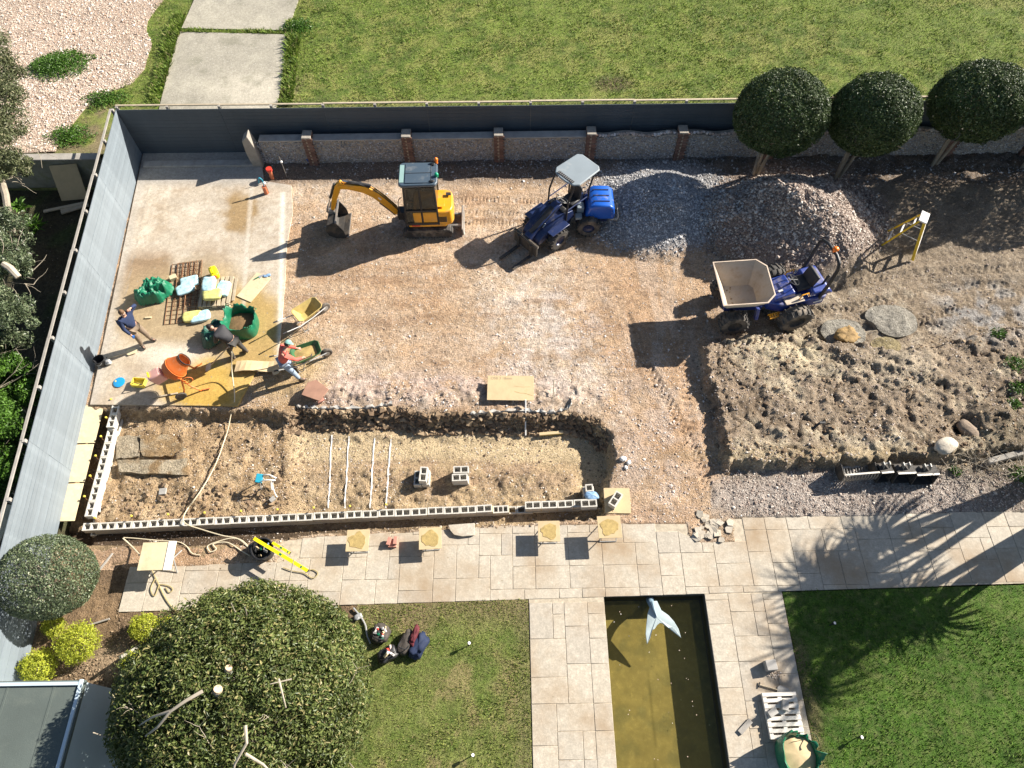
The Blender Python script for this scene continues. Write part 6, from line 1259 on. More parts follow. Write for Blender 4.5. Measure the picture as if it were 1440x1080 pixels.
q = G(303, 387, .16); t = thing('yellow_can', 'bright yellow plastic jerrycan lying on the pallet end', 'jerrycan', (q.x, q.y, .16), -1.1)
MB().box((0, 0, .13), (.46, .26, .24)).build('body', M_['yellow'], t, bevel=.07, seg=3); MB().tube(spline([(-.14, 0, .24), (-.1, 0, .33), (.1, 0, .33), (.14, 0, .24)], 4), .022).build('handle', M_['yellow'], t, smooth=True); MB().cyl((.22, 0, .2), (.30, 0, .22), .035).build('cap', M_['red'], t)
q = G(190+52, 388, .1)
for k, (c_, lab, rz, nx, ny, W_, H_) in enumerate((((258, 411), 'rusty rebar mesh sheet lying on the pad, longer lower one', ang((240, 462), (247, 408)), 14, 5, 2.5, .95), ((266, 400), 'rusty rebar mesh sheet laid over the longer one', ang((268, 430), (272, 372)), 12, 5, 1.9, .8))):
    q = G(*c_, Z0); m_ = MB()
    for i in range(nx+1): m_.cyl((-W_/2+W_*i/nx, -H_/2, .012), (-W_/2+W_*i/nx, H_/2, .012), .008, n=5)
    for i in range(ny+1): m_.cyl((-W_/2, -H_/2+H_*i/ny, .026), (W_/2, -H_/2+H_*i/ny, .026), .012, n=5)
    o = m_.build('rebar_mesh', M_['rust'], None, loc=(q.x, q.y, Z0+.03*k), rot=(0, 0, rz)); tag(o, lab, 'rebar mesh', 'rebar mesh sheets')
q = G(357, 404, .07); board('plywood_offcut', 'dusty board lying by the big sand bag, with a trowel on it', 'board', (q.x, q.y, .075), (1.1, .58, .02), (0, 0, ang((345, 420), (372, 388))), 'osb')
t = thing('trowel', 'small trowel with green handle at the top of the dusty board', 'trowel', G(364, 390, .09), .6); MB().prism([(0, -.06), (.2, -.02), (.2, .02), (0, .06)], 0, .006).build('blade', M_['alu'], t); MB().cyl((-.15, 0, .02), (0, 0, .02), .018).build('handle', M_['greenbag'], t)
t = thing('gloves', 'pair of blue and white work gloves beside the dusty board', 'gloves', G(374, 389, .07), 0)
for s in (0, 1): crumple('glove', None, None, (.08*s, .04*s, 0), (.16, .10, .05), M_['bluesheet'], .5*s, .3, 8, 50+s, None, t)
# bulk bags
M_['dsand'] = mat('damp_brown_sand', (.20, .12, .055), .95, 0, .3, 8, .8, 30)  # sand darkened to stand for the shade inside the bag
def bulk_bag(px, py, w, h, fill, lab, seed, collapse=0, m='greenbag', rz=0, fillm='dsand'):
    q = G(px, py, Z0); t = thing('bulk_bag', lab, 'bulk bag', (q.x, q.y, q.z), rz, 'green bulk bags'); n = 56; rings = 13; V = []
    def prof(s):                       # outer wall then folded rim, then inside
        if s < .55: u = s/.55; return 1-.06*(1-u)+.06*math.sin(u*3.14), u*h
        if s < .7: u = (s-.55)/.15; return 1.0+.10*math.sin(u*3.14)-.06*u, h*(1+.10*math.sin(u*3.14)-.05*u)
        u = (s-.7)/.3; return .9-.02*u, h*(.95-(.95-fill)*u)
    for j in range(rings):
        r, z = prof(j/(rings-1))
        for i in range(n):
            th = 2*math.pi*i/n; c_, s_ = math.cos(th), math.sin(th); k = (abs(c_)**3+abs(s_)**3)**(-1/3)
            V.append([r*k*c_*w/2, r*k*s_*w/2, z])
    V = np.array(V); f1 = fbm(V[:, 0]*3+seed, V[:, 1]*3, 2.2, 3, seed); f2 = fbm(V[:, 0]*9+seed, V[:, 1]*9+V[:, 2]*7, 1.6, 3, seed+1); up = V[:, 2]/h
    V[:, :2] *= (1+(.06+.16*collapse)*f1*up+.07*f2*(up**2))[:, None]; V[:, 2] += (.26*f1+.06*f2)*up**3*h*(1+collapse)-collapse*.35*h*up**2*(V[:, 0] > 0)
    V[:, 2] = np.maximum(V[:, 2], .0)
    F = np.array([(j*n+i, j*n+(i+1) % n, (j+1)*n+(i+1) % n, (j+1)*n+i) for j in range(rings-1) for i in range(n)])
    link('bag_fabric', grid_mesh('bag_fabric', V, F, M_[m], None, True), None, t)
    g_ = []; 
    for i in range(n): g_.append(tuple(V[(rings-2)*n+i]*np.array((1.0, 1.0, 1))))
    fz = fill*h; vv = [(0, 0, fz+.08)]+[(x*.55, y*.55, fz+.06+.012*math.sin(i*.5)) for i, (x, y, z) in enumerate(g_)]+[(x*1.0, y*1.0, fz+.0) for x, y, z in g_]
    MB().add(vv, [(0, 1+i, 1+(i+1) % n) for i in range(n)]+[(1+i, n+1+i, n+1+(i+1) % n, 1+(i+1) % n) for i in range(n)]).build('sand_fill', M_[fillm], t, smooth=True)
    for k in range(4):
        th = math.pi/4+k*math.pi/2; r = w*.58; a_ = Vector((r*math.cos(th-.25), r*math.sin(th-.25), h*.9)); b_ = Vector((r*math.cos(th+.25), r*math.sin(th+.25), h*.9)); mid = Vector((r*1.15*math.cos(th), r*1.15*math.sin(th), h*(1.15 if k % 2 else .7)))
        q_ = spline([a_, (a_+mid)/2+Vector((0, 0, .05)), mid, (b_+mid)/2, b_], 4); MB().add([v for p_ in q_ for v in (p_, p_+Vector((0, 0, .045)))], [(2*i, 2*i+1, 2*i+3, 2*i+2) for i in range(len(q_)-1)]).build('lifting_loop', M_[m], t)
    return t
bulk_bag(345, 462, .92, .62, .45, 'open green bulk bag part-full of sand, beside the dusty board', 3, .12)
def cloth_heap(name, label, px, py, w, l, h, m, rz, seed, z0=Z0):
    q = G(px, py, z0); s = .03; gx_ = np.arange(-w/2, w/2+s, s); gy_ = np.arange(-l/2, l/2+s, s); X, Y = np.meshgrid(gx_, gy_); r = np.sqrt((X/w*2)**2+(Y/l*2)**2)
    th = np.arctan2(Y, X); edge = .80+.2*vnoise(th*2.2+seed, th*0+seed, seed); m1 = sst(edge+.08, edge-.25, r)
    f = 1-np.abs(fbm(X+seed, Y, 3.2, 4, seed))*2.2; f2 = 1-np.abs(fbm(X*1.0+seed, Y, 8, 3, seed+4))*2
    Z = m1*h*(.45+.42*f+.10*f2)+.004; k = r < edge+.05; idx = np.arange(X.size).reshape(X.shape); qf = k[:-1, :-1] & k[1:, :-1] & k[:-1, 1:] & k[1:, 1:]
    F = np.stack([idx[:-1, :-1][qf], idx[:-1, 1:][qf], idx[1:, 1:][qf], idx[1:, :-1][qf]], -1); X2 = X+.05*f2*h; V = np.stack([X2.ravel(), Y.ravel(), np.maximum(Z.ravel(), .002)], -1); used = np.unique(F); rm = np.zeros(X.size, int); rm[used] = np.arange(len(used))
    o = link(name, grid_mesh(name, V[used], rm[F], M_[m], None, True), None, None, (q.x, q.y, z0+.005), (0, 0, rz)); return tag(o, label, 'bulk bag', 'green bulk bags')
cloth_heap('empty_bulk_bag', 'crumpled empty green bulk bag on the damp patch behind the man in navy', 219, 414, 1.35, 1.0, .55, 'greenbag', .5, 5)
cloth_heap('empty_bulk_bag', 'dark green empty bag draped flat under the man in black', 302, 470, .75, 1.25, .42, 'dgreen', -.15, 9)
t = bulk_bag(1116, 1062, .85, .7, .5, 'green bulk bag of sand on the pool paving, below the white pallet', 13, .9, fillm='ply'); t.location.z = 0
q = G(244, 391, .1); board('foam_block', 'small yellow-cream block beside the crumpled green bag', 'block', (q.x, q.y, .12), (.22, .18, .13), (0, 0, .5), 'osb')
q = G(208, 446, .1); board('timber_offcut', 'small pale offcut on the damp concrete near the man in navy', 'offcut', (q.x, q.y, .08), (.20, .06, .04), (0, 0, .05), 'osb')
# ------------------------------------------------------------------ mixer
M_['mix'] = mat('mixer_orange', (.72, .17, .03), .5, 0, .12, 4, .1, 30, .25, (.58, .42, .28)); M_['mixp'] = mat('faded_pink_cover', (.78, .42, .36), .5, 0, .12, 4, 0, 20, .2, (.7, .55, .3))
q = G(262, 540, Z0); t = thing('concrete_mixer', 'orange tilting-drum cement mixer with pinkish motor cover', 'cement mixer', (q.x, q.y, Z0), ang((245, 522), (290, 505)))
ax = Vector((.86, 0, .5)); dr = MB().lathe([(.001, -.30), (.20, -.30), (.31, -.20), (.33, -.04), (.33, .04), (.32, .08), (.20, .36), (.205, .40), (.185, .40), (.185, .36), (.30, .06), (.30, -.18), (.001, -.26)], 28, (.05, 0, .92), ax).build('drum', M_['mix'], t, smooth=True)
MB().lathe([(.335, -.03), (.352, -.03), (.352, .03), (.335, .03), (.335, -.03)], 40, (.05, 0, .92), ax).build('ring_gear', M_['mix'], dr); MB().lathe([(.001, 0), (.26, 0), (.27, .01)], 24, (.05, 0, .92), ax).build('wet_mortar', M_['smear'], dr)
MB().lathe([(.19, .40), (.215, .40), (.215, .425), (.19, .425), (.19, .40)], 28, (.05, 0, .92), ax).build('drum_mouth', M_['blk'], dr)
MB().box((-.50, .02, .82), (.40, .30, .42), (0, -.3, 0)).build('motor_cover', M_['mixp'], t, bevel=.05, seg=3); MB().box((-.68, .05, .92), (.03, .18, .22), (0, -.3, 0)).build('cover_label', M_['yellow'], t, bevel=.01)
MB().tube([(.1, -.42, .85), (-.02, -.44, .35), (-.2, -.44, .0)], .026).tube([(.1, -.42, .85), (.2, -.44, .4), (.36, -.44, .0)], .026).tube([(.1, .42, .85), (-.02, .44, .35), (-.2, .44, .0)], .026).tube([(.1, .42, .85), (.2, .44, .4), (.36, .44, .0)], .026).tube([(-.02, -.44, .35), (-.02, .44, .35)], .026).tube([(-.4, 0, .72), (.1, -.42, .85)], .03).tube([(-.4, 0, .72), (.1, .42, .85)], .03).build('frame', M_['mix'], t, smooth=True)
MB().tube([(.36, -.44, .03), (.62, -.5, .04)], .02).tube([(.36, .44, .03), (.62, .5, .04)], .02).build('tow_legs', M_['mix'], t)
th_ = [(.42, -.05, .72)]; MB().lathe([(.15, -.012), (.165, 0), (.15, .012), (.14, 0), (.15, -.012)], 22, (.24, -.50, .80), (0, 1, 0)).cyl((.1, -.50, .80), (.38, -.50, .80), .012).cyl((.24, -.50, .66), (.24, -.50, .94), .012).build('tilt_wheel', M_['mix'], t)
for s in (-1, 1): MB().lathe([(.001, -.03), (.15, -.03), (.17, 0), (.15, .03), (.001, .03)], 18, (-.2, s*.48, .17), (0, 1, 0)).build('wheel', M_['rub'], t, smooth=True)
# ------------------------------------------------------------------ wheelbarrows
M_['tray'] = mat('mortar_stained_tray', (.50, .38, .13), .8, 0, .25, 5, .3, 30); M_['trayg'] = mat('green_tray', (.03, .12, .045), .5, 0, .15, 4, 0, 20, .25, (.4, .33, .14))
def barrow(px, py, rz, lab, m, mi, load=0):
    q = G(px, py, .02); t = thing('wheelbarrow', lab, 'wheelbarrow', (q.x, q.y, tz(q.x, q.y)+.02), rz, 'wheelbarrows')
    def rg(z, x0_, x1_, y_, c_=.08): return [Vector(p) for p in ((x0_+c_, -y_, z), (x1_-c_, -y_*.86, z), (x1_, -y_*.6, z), (x1_, y_*.6, z), (x1_-c_, y_*.86, z), (x0_+c_, y_, z), (x0_, y_-c_, z), (x0_, -y_+c_, z))]
    def tl(r, x=0): return [Vector((v.x, v.y, v.z+.05*v.x)) for v in r]
    tr_ = MB().loft([tl(rg(.34, -.18, .22, .17, .05)), tl(rg(.62, -.36, .50, .30))], cap=False).add(tl(rg(.34, -.18, .22, .17, .05)), [tuple(range(8))]).build('tray', M_[m], t)
    MB().loft([tl(rg(.352, -.17, .21, .16, .05)), tl(rg(.621, -.345, .485, .288))], cap=False).add(tl(rg(.352, -.17, .21, .16, .05)), [tuple(range(8))]).build('tray_inside', M_[mi], tr_)
    r_ = tl(rg(.622, -.365, .505, .305)); MB().tube(r_+[r_[0]], .014, 6).build('rim', M_[m], tr_)
    if load: r_ = tl(rg(.52, -.29, .37, .25)); MB().add(r_+[Vector((0, 0, .56))], [(i, (i+1) % 8, 8) for i in range(8)]).build('mortar_load', M_['smear'], t)
    for s in (-1, 1): MB().tube([(-.95, s*.28, .58), (-.4, s*.27, .42), (.1, s*.16, .30), (.62, s*.05, .24)], .018, 8).build('handle', M_['galv'], t, smooth=True); MB().tube([(-.1, s*.17, .32), (-.22, s*.22, .0), (-.35, s*.22, .0), (-.38, s*.24, .38)], .015, 6).build('leg', M_['galv'], t); MB().cyl((-1.0, s*.28, .59), (-.86, s*.28, .56), .024).build('grip', M_['blk'], t)
    MB().lathe([(.09, -.045), (.16, -.045), (.19, -.02), (.19, .02), (.16, .045), (.09, .045)], 22, (.62, 0, .19), (0, 1, 0)).build('tyre', M_['rub'], t, smooth=True); MB().cyl((.62, -.05, .19), (.62, .05, .19), .09).build('hub', M_['galv'], t)
barrow(436, 452, ang((415, 462), (455, 436)), 'wheelbarrow with mortar-stained tray, handles pointing at the pad', 'tray', 'tray')
barrow(434, 510, ang((410, 515), (455, 499)), 'green wheelbarrow the man in the red jumper is filling', 'trayg', 'trayg', 1)
# buckets, lids, shovels on the pad
q = G(145, 512, Z0); t = thing('plastic_bucket', 'black builder\'s bucket beside the shadow of the man in navy', 'bucket', (q.x, q.y, Z0)); MB().lathe([(.001, 0), (.12, 0), (.16, .28), (.17, .29), (.155, .29), (.11, .02), (.001, .02)], 22).build('body', M_['blk'], t, smooth=True); MB().tube(spline([(-.16, 0, .27), (-.1, -.14, .2), (.05, -.18, .2), (.16, 0, .27)], 5), .006, 5).build('handle', M_['galv'], t)
crumple('clear_bag', 'crumpled clear plastic beside the black bucket', 'plastic bag', G(152, 510, Z0), (.22, .2, .12), M_['galv'], 0, .4, 9, 61)
q = G(168, 538, Z0); o = MB().lathe([(.001, .0), (.17, 0), (.175, .015), (.16, .022), (.001, .018)], 26).build('bucket_lid', M_['cyan'] if 0 else mat('bright_blue_lid', (.01, .26, .55), .4), None, loc=(q.x, q.y, Z0+.01), smooth=True); tag(o, 'bright blue round lid on the edge of the concrete pad', 'lid')
q = G(197, 540, Z0); t = thing('tool_crate', 'small open yellow-black crate by the blue lid', 'crate', (q.x, q.y, Z0), -.1)
MB().box((0, 0, .02), (.38, .26, .02)).box((0, .13, .08), (.38, .016, .14)).box((0, -.13, .08), (.38, .016, .14)).box((.19, 0, .08), (.016, .26, .14)).box((-.19, 0, .08), (.016, .26, .14)).build('body', M_['ycap'], t); MB().tube(spline([(-.16, -.1, .15), (0, -.12, .28), (.16, -.1, .15)], 5), .014).build('handle', M_['blk'], t)
def shovel(name, label, a_, b_, m='osb', flip=0):
    d_ = (b_-a_); t = thing(name, label, 'shovel', (0, 0, 0)); e = a_+d_*.78; MB().cyl(a_, e, .017, n=8).build('shaft', M_['timber'], t, smooth=True); u = d_.normalized(); s = u.cross(Vector((0, 0, 1))).normalized(); n = s.cross(u)
    MB().add([e+s*.06, e+s*.12+u*.05, e+s*.11+u*.26, e+u*.33, e-s*.11+u*.26, e-s*.12+u*.05, e-s*.06]+[v+n*.012 for v in (e+s*.06, e+s*.12+u*.05, e+s*.11+u*.26, e+u*.33, e-s*.11+u*.26, e-s*.12+u*.05, e-s*.06)], [tuple(range(7))[::-1], tuple(range(7, 14))]+[(i, (i+1) % 7, 7+(i+1) % 7, 7+i) for i in range(7)]).build('blade', M_[m], t)
    MB().cyl(a_-s*.06, a_+s*.06, .016, n=8).build('grip', M_['blk'], t)
shovel('shovel', 'shovel with mortar-caked blade lying behind the black bucket', G(150, 505, .1)+Vector((0, 0, 0)), G(186, 494, .09))
shovel('shovel', 'shovel the man in the red jumper reaches across the pad', G(438, 500, .95), G(382, 525, .15))
def sheet_board(): pass
q = G(362, 515, .1); o = MB().add([v for i in range(9) for v in ((-.65+1.3*i/8, -.22, .10+.07*math.sin(i*.7)), (-.65+1.3*i/8, .18, .05+.05*math.sin(i*.7+.5)))], [(2*i, 2*i+2, 2*i+3, 2*i+1) for i in range(8)]).build('ply_ramp', M_['ply'], None, loc=(q.x, q.y, .08), rot=(0, 0, .02)); so_ = o.modifiers.new('solid', 'SOLIDIFY'); so_.thickness = .02; tag(o, 'bowed dark-edged ply ramp between pad and green wheelbarrow', 'ramp')
# pieces at the pool: pallet, blocks, shovel, lump of rubble
q = G(1100, 1006, .05); t = thing('wooden_pallet', 'white-grey pallet on the pool paving beside the east lawn', 'pallet', (q.x, q.y, 0), .02)
M_['palew'] = mat('bleached_timber', (.62, .58, .52), .8, 0, .12, 5)
for k in range(8): MB().box((0, -.46+.131*k, .13), (.82, .085, .02)).build('deck_board', M_['palew'], t)
for x in (-.36, 0, .36): MB().box((x, 0, .07), (.09, 1.0, .10)).build('bearer', M_['palew'], t)
for k, (px_, py_, rz, lab) in enumerate(((1104, 992, 1.3, 'grey block on the upper right of the white-grey pallet'), (1086, 1002, .5, 'grey tilted block on the west side of the white-grey pallet'))):
    q = G(px_, py_, .2); o = MB().box((0, 0, 0), (.24, .15, .10)).build('stone_block', M_['conc'], None, loc=(q.x, q.y, .2), rot=(0, .1, rz), bevel=.008); tag(o, lab, 'block', 'grey blocks by the pool')
q = G(1083, 936, .1); o = MB().box((0, 0, .11), (.26, .24, .22)).build('stone_block', M_['conc'], None, loc=(q.x, q.y, 0), rot=(0, 0, .1), bevel=.01); tag(o, 'grey cube-shaped block on the damp paving above the pallet', 'block', 'grey blocks by the pool')
q = np.random.normal(size=(80, 2))*(.10, .06); p_ = G(1090, 949, 0); o = scatter('gravel_spill', np.c_[q+np.array([p_.x, p_.y]), np.full(80, .01)], np.random.uniform(.008, .022, 80), M_['st_tan']); tag(o, 'spilt gravel below the grey cube-shaped block', 'gravel', None, 'stuff')
shovel('trowel', 'thin metal rod tool on the paving by the pallet', G(1068, 963, .03), G(1100, 972, .03), 'steel')
q = G(1107, 1021, .02); o = MB().box((0, 0, 0), (.4, .12, .04)).build('wood_scrap', M_['greytimber'], None, loc=(q.x-1.0, q.y, .03), rot=(0, 0, .7)); tag(o, 'dark scrap of wood west of the white-grey pallet', 'scrap')
# whale-tail sculpture
M_['tail'] = mat('pale_blue_resin', (.40, .47, .475), .35, 0, .12, 4, .15, 25, .1, (.35, .42, .42)); M_['tailb'] = mat('blue_grey_resin', (.16, .24, .30), .4, 0, .15, 5)
t = thing('tail_sculpture', 'pale blue whale-tail sculpture rising out of the pool', 'sculpture', (0, 0, 0))
S = [G(914, 840, -.6), G(914, 844, -.25), G(916, 850, -.04), G(920, 862, .10), G(924, 872, .14)]; MB().tube(spline(S, 5), [.12-.0038*i for i in range(21)], 12).build('stem', M_['tailb'], t, smooth=True)
def fl(pts): return [G(x, y, z-.16) for x, y, z in pts]
ol = [(917, 845, .22), (911, 862, .30), (909, 878, .34), (908, 892, .34), (910, 906, .30), (914, 898, .34), (917, 886, .37), (921, 884, .37), (924, 879, .38), (928, 876, .38), (934, 877, .38), (940, 883, .38), (946, 882, .36), (952, 888, .34), (958, 897, .30), (954, 884, .34), (948, 874, .36), (940, 865, .36), (930, 858, .33), (924, 845, .22)]
tp_s = fl(ol); cen = G(923, 868, .24); n_ = len(tp_s); bt = [v-Vector((0, 0, .035)) for v in tp_s]; cb = cen-Vector((0, 0, .14))
MB().add(tp_s+bt+[cen, cb], [(i, (i+1) % n_, 2*n_) for i in range(n_)]+[(n_+(i+1) % n_, n_+i, 2*n_+1) for i in range(n_)]+[(i, n_+i, n_+(i+1) % n_, (i+1) % n_) for i in range(n_)]).build('flukes', M_['tail'], t, bevel=.008, seg=1)
MB().tube([G(917, 847, .12), G(920, 858, .21), G(924, 868, .26)], [.05, .035, .008], 8).build('ridge', M_['tailb'], t, smooth=True)
# bags and barrow on the south lawn
M_['canvas'] = mat('grey_brown_canvas', (.06, .05, .042), .8, 0, .4, 12, .3, 30); M_['red2'] = mat('dark_red_cloth', (.10, .012, .018), .8, 0, .3, 8); M_['nv'] = mat('navy_cloth', (.008, .018, .055), .8, 0, .3, 8)
def gbag(px, py, dims, m, rz, lab, sd, items):
    q = G(px, py, .0); t = thing('tool_bag', lab, 'bag', (q.x, q.y, 0), rz, 'bags on the south lawn'); crumple('bag_body', None, None, (0, 0, 0), dims, M_[m], 0, .22, 12, sd, None, t)
    for k in range(items):
        c = [M_['st_pink'], M_['red'], M_['alu'], M_['greenbag'], M_['osb'], M_['blk']][(k+sd) % 6]; MB().box((rs.uniform(-.3, .3)*dims[0], rs.uniform(-.28, .28)*dims[1], dims[2]*.98+rs.uniform(0, .05)), (rs.uniform(.05, .14), rs.uniform(.03, .07), .05), (rs.uniform(-.6, .6), rs.uniform(-.6, .6), rs.uniform(0, 3))).build('tool', c, t, bevel=.006, seg=1)
    MB().tube(spline([(-dims[0]*.4, -.03, dims[2]*.8), (-.1, -dims[1]*.3, dims[2]*1.25), (.1, -dims[1]*.3, dims[2]*1.25), (dims[0]*.4, -.03, dims[2]*.8)], 4), .014, 6).build('strap', M_['blk'], t, smooth=True)
gbag(537, 893, (.42, .48, .28), 'canvas', -.3, 'grey-brown open tool bag full of hand tools, nearest the big bush', 70, 12); gbag(546, 922, (.52, .36, .28), 'blk', .5, 'black open tool bag with red and green tools', 71, 9)
gbag(572, 904, (.30, .60, .24), 'canvas', -.35, 'dark grey rucksack lying half under a red jacket', 72, 0); crumple('jacket', 'dark red jacket thrown over the grey rucksack', 'jacket', G(583, 895, .12), (.18, .52, .18), M_['red2'], -.25, .4, 12, 73)
crumple('jacket', 'navy jacket crumpled on the lawn beside the red one', 'jacket', G(590, 908, .0), (.34, .62, .24), M_['nv'], -.45, .4, 12, 74)
hose([(497, 855), (503, 862), (509, 870), (514, 880), (516, 893), (521, 905)], .022, 'galv', 'bent grey metal tube poking out from under the big bush', 'tube', 'bent_tube')
crumple('foil_scrap', 'small grey scrap by the bent metal tube', 'scrap', G(505, 868, 0), (.22, .14, .08), M_['galv'], .6, .4, 8, 75)
for k, (px_, py_, lab) in enumerate(((659, 905, 'garden spike light in the middle of the south lawn'), (664, 1062, 'garden spike light low on the south lawn'), (1171, 877, 'garden spike light in the palm shade on the east lawn'), (1209, 1037, 'garden spike light in the sun on the east lawn'), (596, 965, 'garden spike light left of the pale patch on the south lawn'))):
    if k == 4: continue
    q = G(px_, py_, .2); t = thing('spike_light', lab, 'garden light', (q.x, q.y, 0), 0, 'garden spike lights'); MB().cyl((0, 0, -.02), (0, 0, .2), .012).build('spike', M_['blk'], t); MB().cyl((0, 0, .2), (.02, .0, .28), .035, .045).build('head', M_['blk'], t); MB().cyl((.02, 0, .28), (.022, 0, .285), .035).build('lens', M_['white'], t)

# ------------------------------------------------------------------ people
M_['skin'] = mat('skin', (.50, .29, .20), .55, 0, .05); M_['hair_b'] = mat('brown_hair', (.14, .075, .035), .7); M_['hair_d'] = mat('dark_hair', (.035, .025, .02), .7)
M_['navyj'] = mat('navy_jumper', (.018, .032, .085), .85, 0, .15, 10, .3, 60); M_['blackj'] = mat('black_jacket', (.02, .02, .024), .7, 0, .2, 8, .3, 50); M_['redj'] = mat('coral_red_jumper', (.62, .12, .09), .85, 0, .1, 8, .3, 60)
M_['work'] = mat('khaki_work_trousers', (.22, .165, .115), .85, 0, .25, 8, .3, 50); M_['jeans'] = mat('pale_blue_jeans', (.28, .36, .46), .85, 0, .2, 9, .3, 50); M_['boot'] = mat('dusty_boots', (.10, .075, .055), .8, 0, .2, 9); M_['teal'] = mat('teal_cap', (.22, .42, .38), .7); M_['glove'] = mat('blue_glove', (.015, .10, .33), .6); M_['greyt'] = mat('dark_grey_trousers', (.05, .048, .045), .85, 0, .2, 8)
def skinned(name, J, E, m, parent, lev=2):
    """one smooth tapered surface grown on joints {key: (co, radius)} joined by edges"""
    ks = list(J); me = bpy.data.meshes.new(name); me.from_pydata([tuple(J[k][0]) for k in ks], [(ks.index(a_), ks.index(b_)) for a_, b_ in E], []); o = bpy.data.objects.new(name, me); C.objects.link(o)
    s = o.modifiers.new('skin', 'SKIN'); s.use_smooth_shade = True; sv = me.skin_vertices[0].data
    for i, k in enumerate(ks): r = J[k][1]; sv[i].radius = r if hasattr(r, '__len__') else (r, r); sv[i].use_root = (i == 0)
    ss = o.modifiers.new('sub', 'SUBSURF'); ss.levels = lev; ss.render_levels = lev
    dg = bpy.context.evaluated_depsgraph_get(); nm = bpy.data.meshes.new_from_object(o.evaluated_get(dg)); bpy.data.objects.remove(o); nm.materials.clear(); nm.materials.append(m); nm.shade_smooth(); return link(name, nm, None, parent)
def person(label, loc, rz, J, top, bottom, boots, hair, facedir, cap=None, hands=('skin', 'skin'), grip=.5):
    """J: joint positions in metres, x forward, y to the person's left, z up"""
    t = thing('person', label, 'person', loc, rz); V = {k: Vector(v) for k, v in J.items()}
    R = dict(pel=.125, sp=.12, ch=.135, nk=.055, hd=.095)
    j = {'pel': (V['pel'], (.14, .105)), 'sp': (V['sp'], (.135, .10)), 'ch': (V['ch'], (.16, .11)), 'nk': (V['nk'], .055), 'hb': (V['nk'].lerp(V['hd'], .5), .06)}
    e = [('pel', 'sp'), ('sp', 'ch'), ('ch', 'nk'), ('nk', 'hb')]
    for s in 'lr':
        j['sh'+s] = (V['sh'+s], .062); j['el'+s] = (V['el'+s], .043); j['wr'+s] = (V['wr'+s], .028); j['hp'+s] = (V['hp'+s], .095); j['kn'+s] = (V['kn'+s], .06); j['an'+s] = (V['an'+s], .04)
        e += [('ch', 'sh'+s), ('sh'+s, 'el'+s), ('el'+s, 'wr'+s), ('pel', 'hp'+s), ('hp'+s, 'kn'+s), ('kn'+s, 'an'+s)]
        fd = Vector(J.get('ft'+s, (1, 0, 0))).normalized(); j['to'+s] = (V['an'+s]+fd*.17+Vector((0, 0, -.045)), .032); e.append(('an'+s, 'to'+s))
        # hand: palm, four fingers and a thumb, slightly curled
        d_ = (V['wr'+s]-V['el'+s]).normalized(); u, w = frame(d_); pm = V['wr'+s]+d_*.05; j['pm'+s] = (pm, (.036, .02)); e.append(('wr'+s, 'pm'+s))
    body = skinned('body', j, e, M_['skin'], t, 1)
    for n_, s in enumerate('lr'):
        d_ = (V['wr'+s]-V['el'+s]).normalized(); u, w = frame(d_); pm = V['wr'+s]+d_*.06; hj = {'w': (V['wr'+s], .026), 'p': (pm, .032)}; he = [('w', 'p')]
        for k in range(4):
            b_ = pm+d_*.03+u*(-.033+.022*k); l = (.032, .037, .035, .027)[k]; c1 = b_+d_*l+w*.008*grip*2; c2 = c1+(d_*(1-grip)+w*grip).normalized()*l*.8; c3 = c2+(d_*(.5-grip)+w).normalized()*l*.6
            hj['a%d' % k] = (b_, .0105); hj['b%d' % k] = (c1, .0095); hj['c%d' % k] = (c2, .0085); hj['d%d' % k] = (c3, .0075); he += [('p', 'a%d' % k), ('a%d' % k, 'b%d' % k), ('b%d' % k, 'c%d' % k), ('c%d' % k, 'd%d' % k)]
        b_ = pm-u*.03; hj['t0'] = (b_-u*.01, .012); hj['t1'] = (b_-u*.03+d_*.03+w*.015, .011); hj['t2'] = (b_-u*.022+d_*.055+w*.03, .009); he += [('p', 't0'), ('t0', 't1'), ('t1', 't2')]
        skinned('glove' if hands[n_] != 'skin' else 'hand', hj, he, M_[hands[n_]], body, 1)
    # head with face
    f = Vector(facedir).normalized(); up = (V['hd']-V['nk']).normalized(); f = (f-up*f.dot(up)).normalized(); sd = up.cross(f); c = V['hd']+up*.03
    hb = bmesh.new(); bmesh.ops.create_uvsphere(hb, u_segments=20, v_segments=14, radius=1)
    def hp_(x, y, z): return c+f*x+sd*y+up*z
    for v in hb.verts:
        x, y, z = v.co; jaw = 1-.22*max(0, -z); v.co = hp_(x*.098*(1-.06*max(0, -z)), y*.076*jaw, z*.118)
    me = bpy.data.meshes.new('head'); hb.to_mesh(me); hb.free(); me.materials.append(M_['skin']); me.shade_smooth(); hd = link('head', me, None, body)
    m_ = MB(); m_.loft([[hp_(.092, 0, .02), hp_(.09, .008, .02), hp_(.09, -.008, .02)], [hp_(.122, 0, -.025), hp_(.095, .018, -.03), hp_(.095, -.018, -.03)]]).build('nose', M_['skin'], hd, smooth=True)
    for s in (-1, 1): MB().ball(hp_(-.005, s*.078, -.005), (.018, .010, .03)).build('ear', M_['skin'], hd, smooth=True); MB().ball(hp_(.088, s*.03, .018), .011, 8, 6).build('eye', M_['white'], hd, smooth=True); MB().ball(hp_(.097, s*.03, .018), .005, 6, 4).build('iris', M_['blk'], hd)
    MB().ball(hp_(.088, 0, -.058), (.008, .022, .007), 8, 5).build('mouth', M_['red2'], hd, smooth=True)
    h_ = bmesh.new(); bmesh.ops.create_uvsphere(h_, u_segments=20, v_segments=14, radius=1)
    bmesh.ops.delete(h_, geom=[v for v in h_.verts if v.co.z < -.45 or (v.co.x > .45 and v.co.z < .35)], context='VERTS')
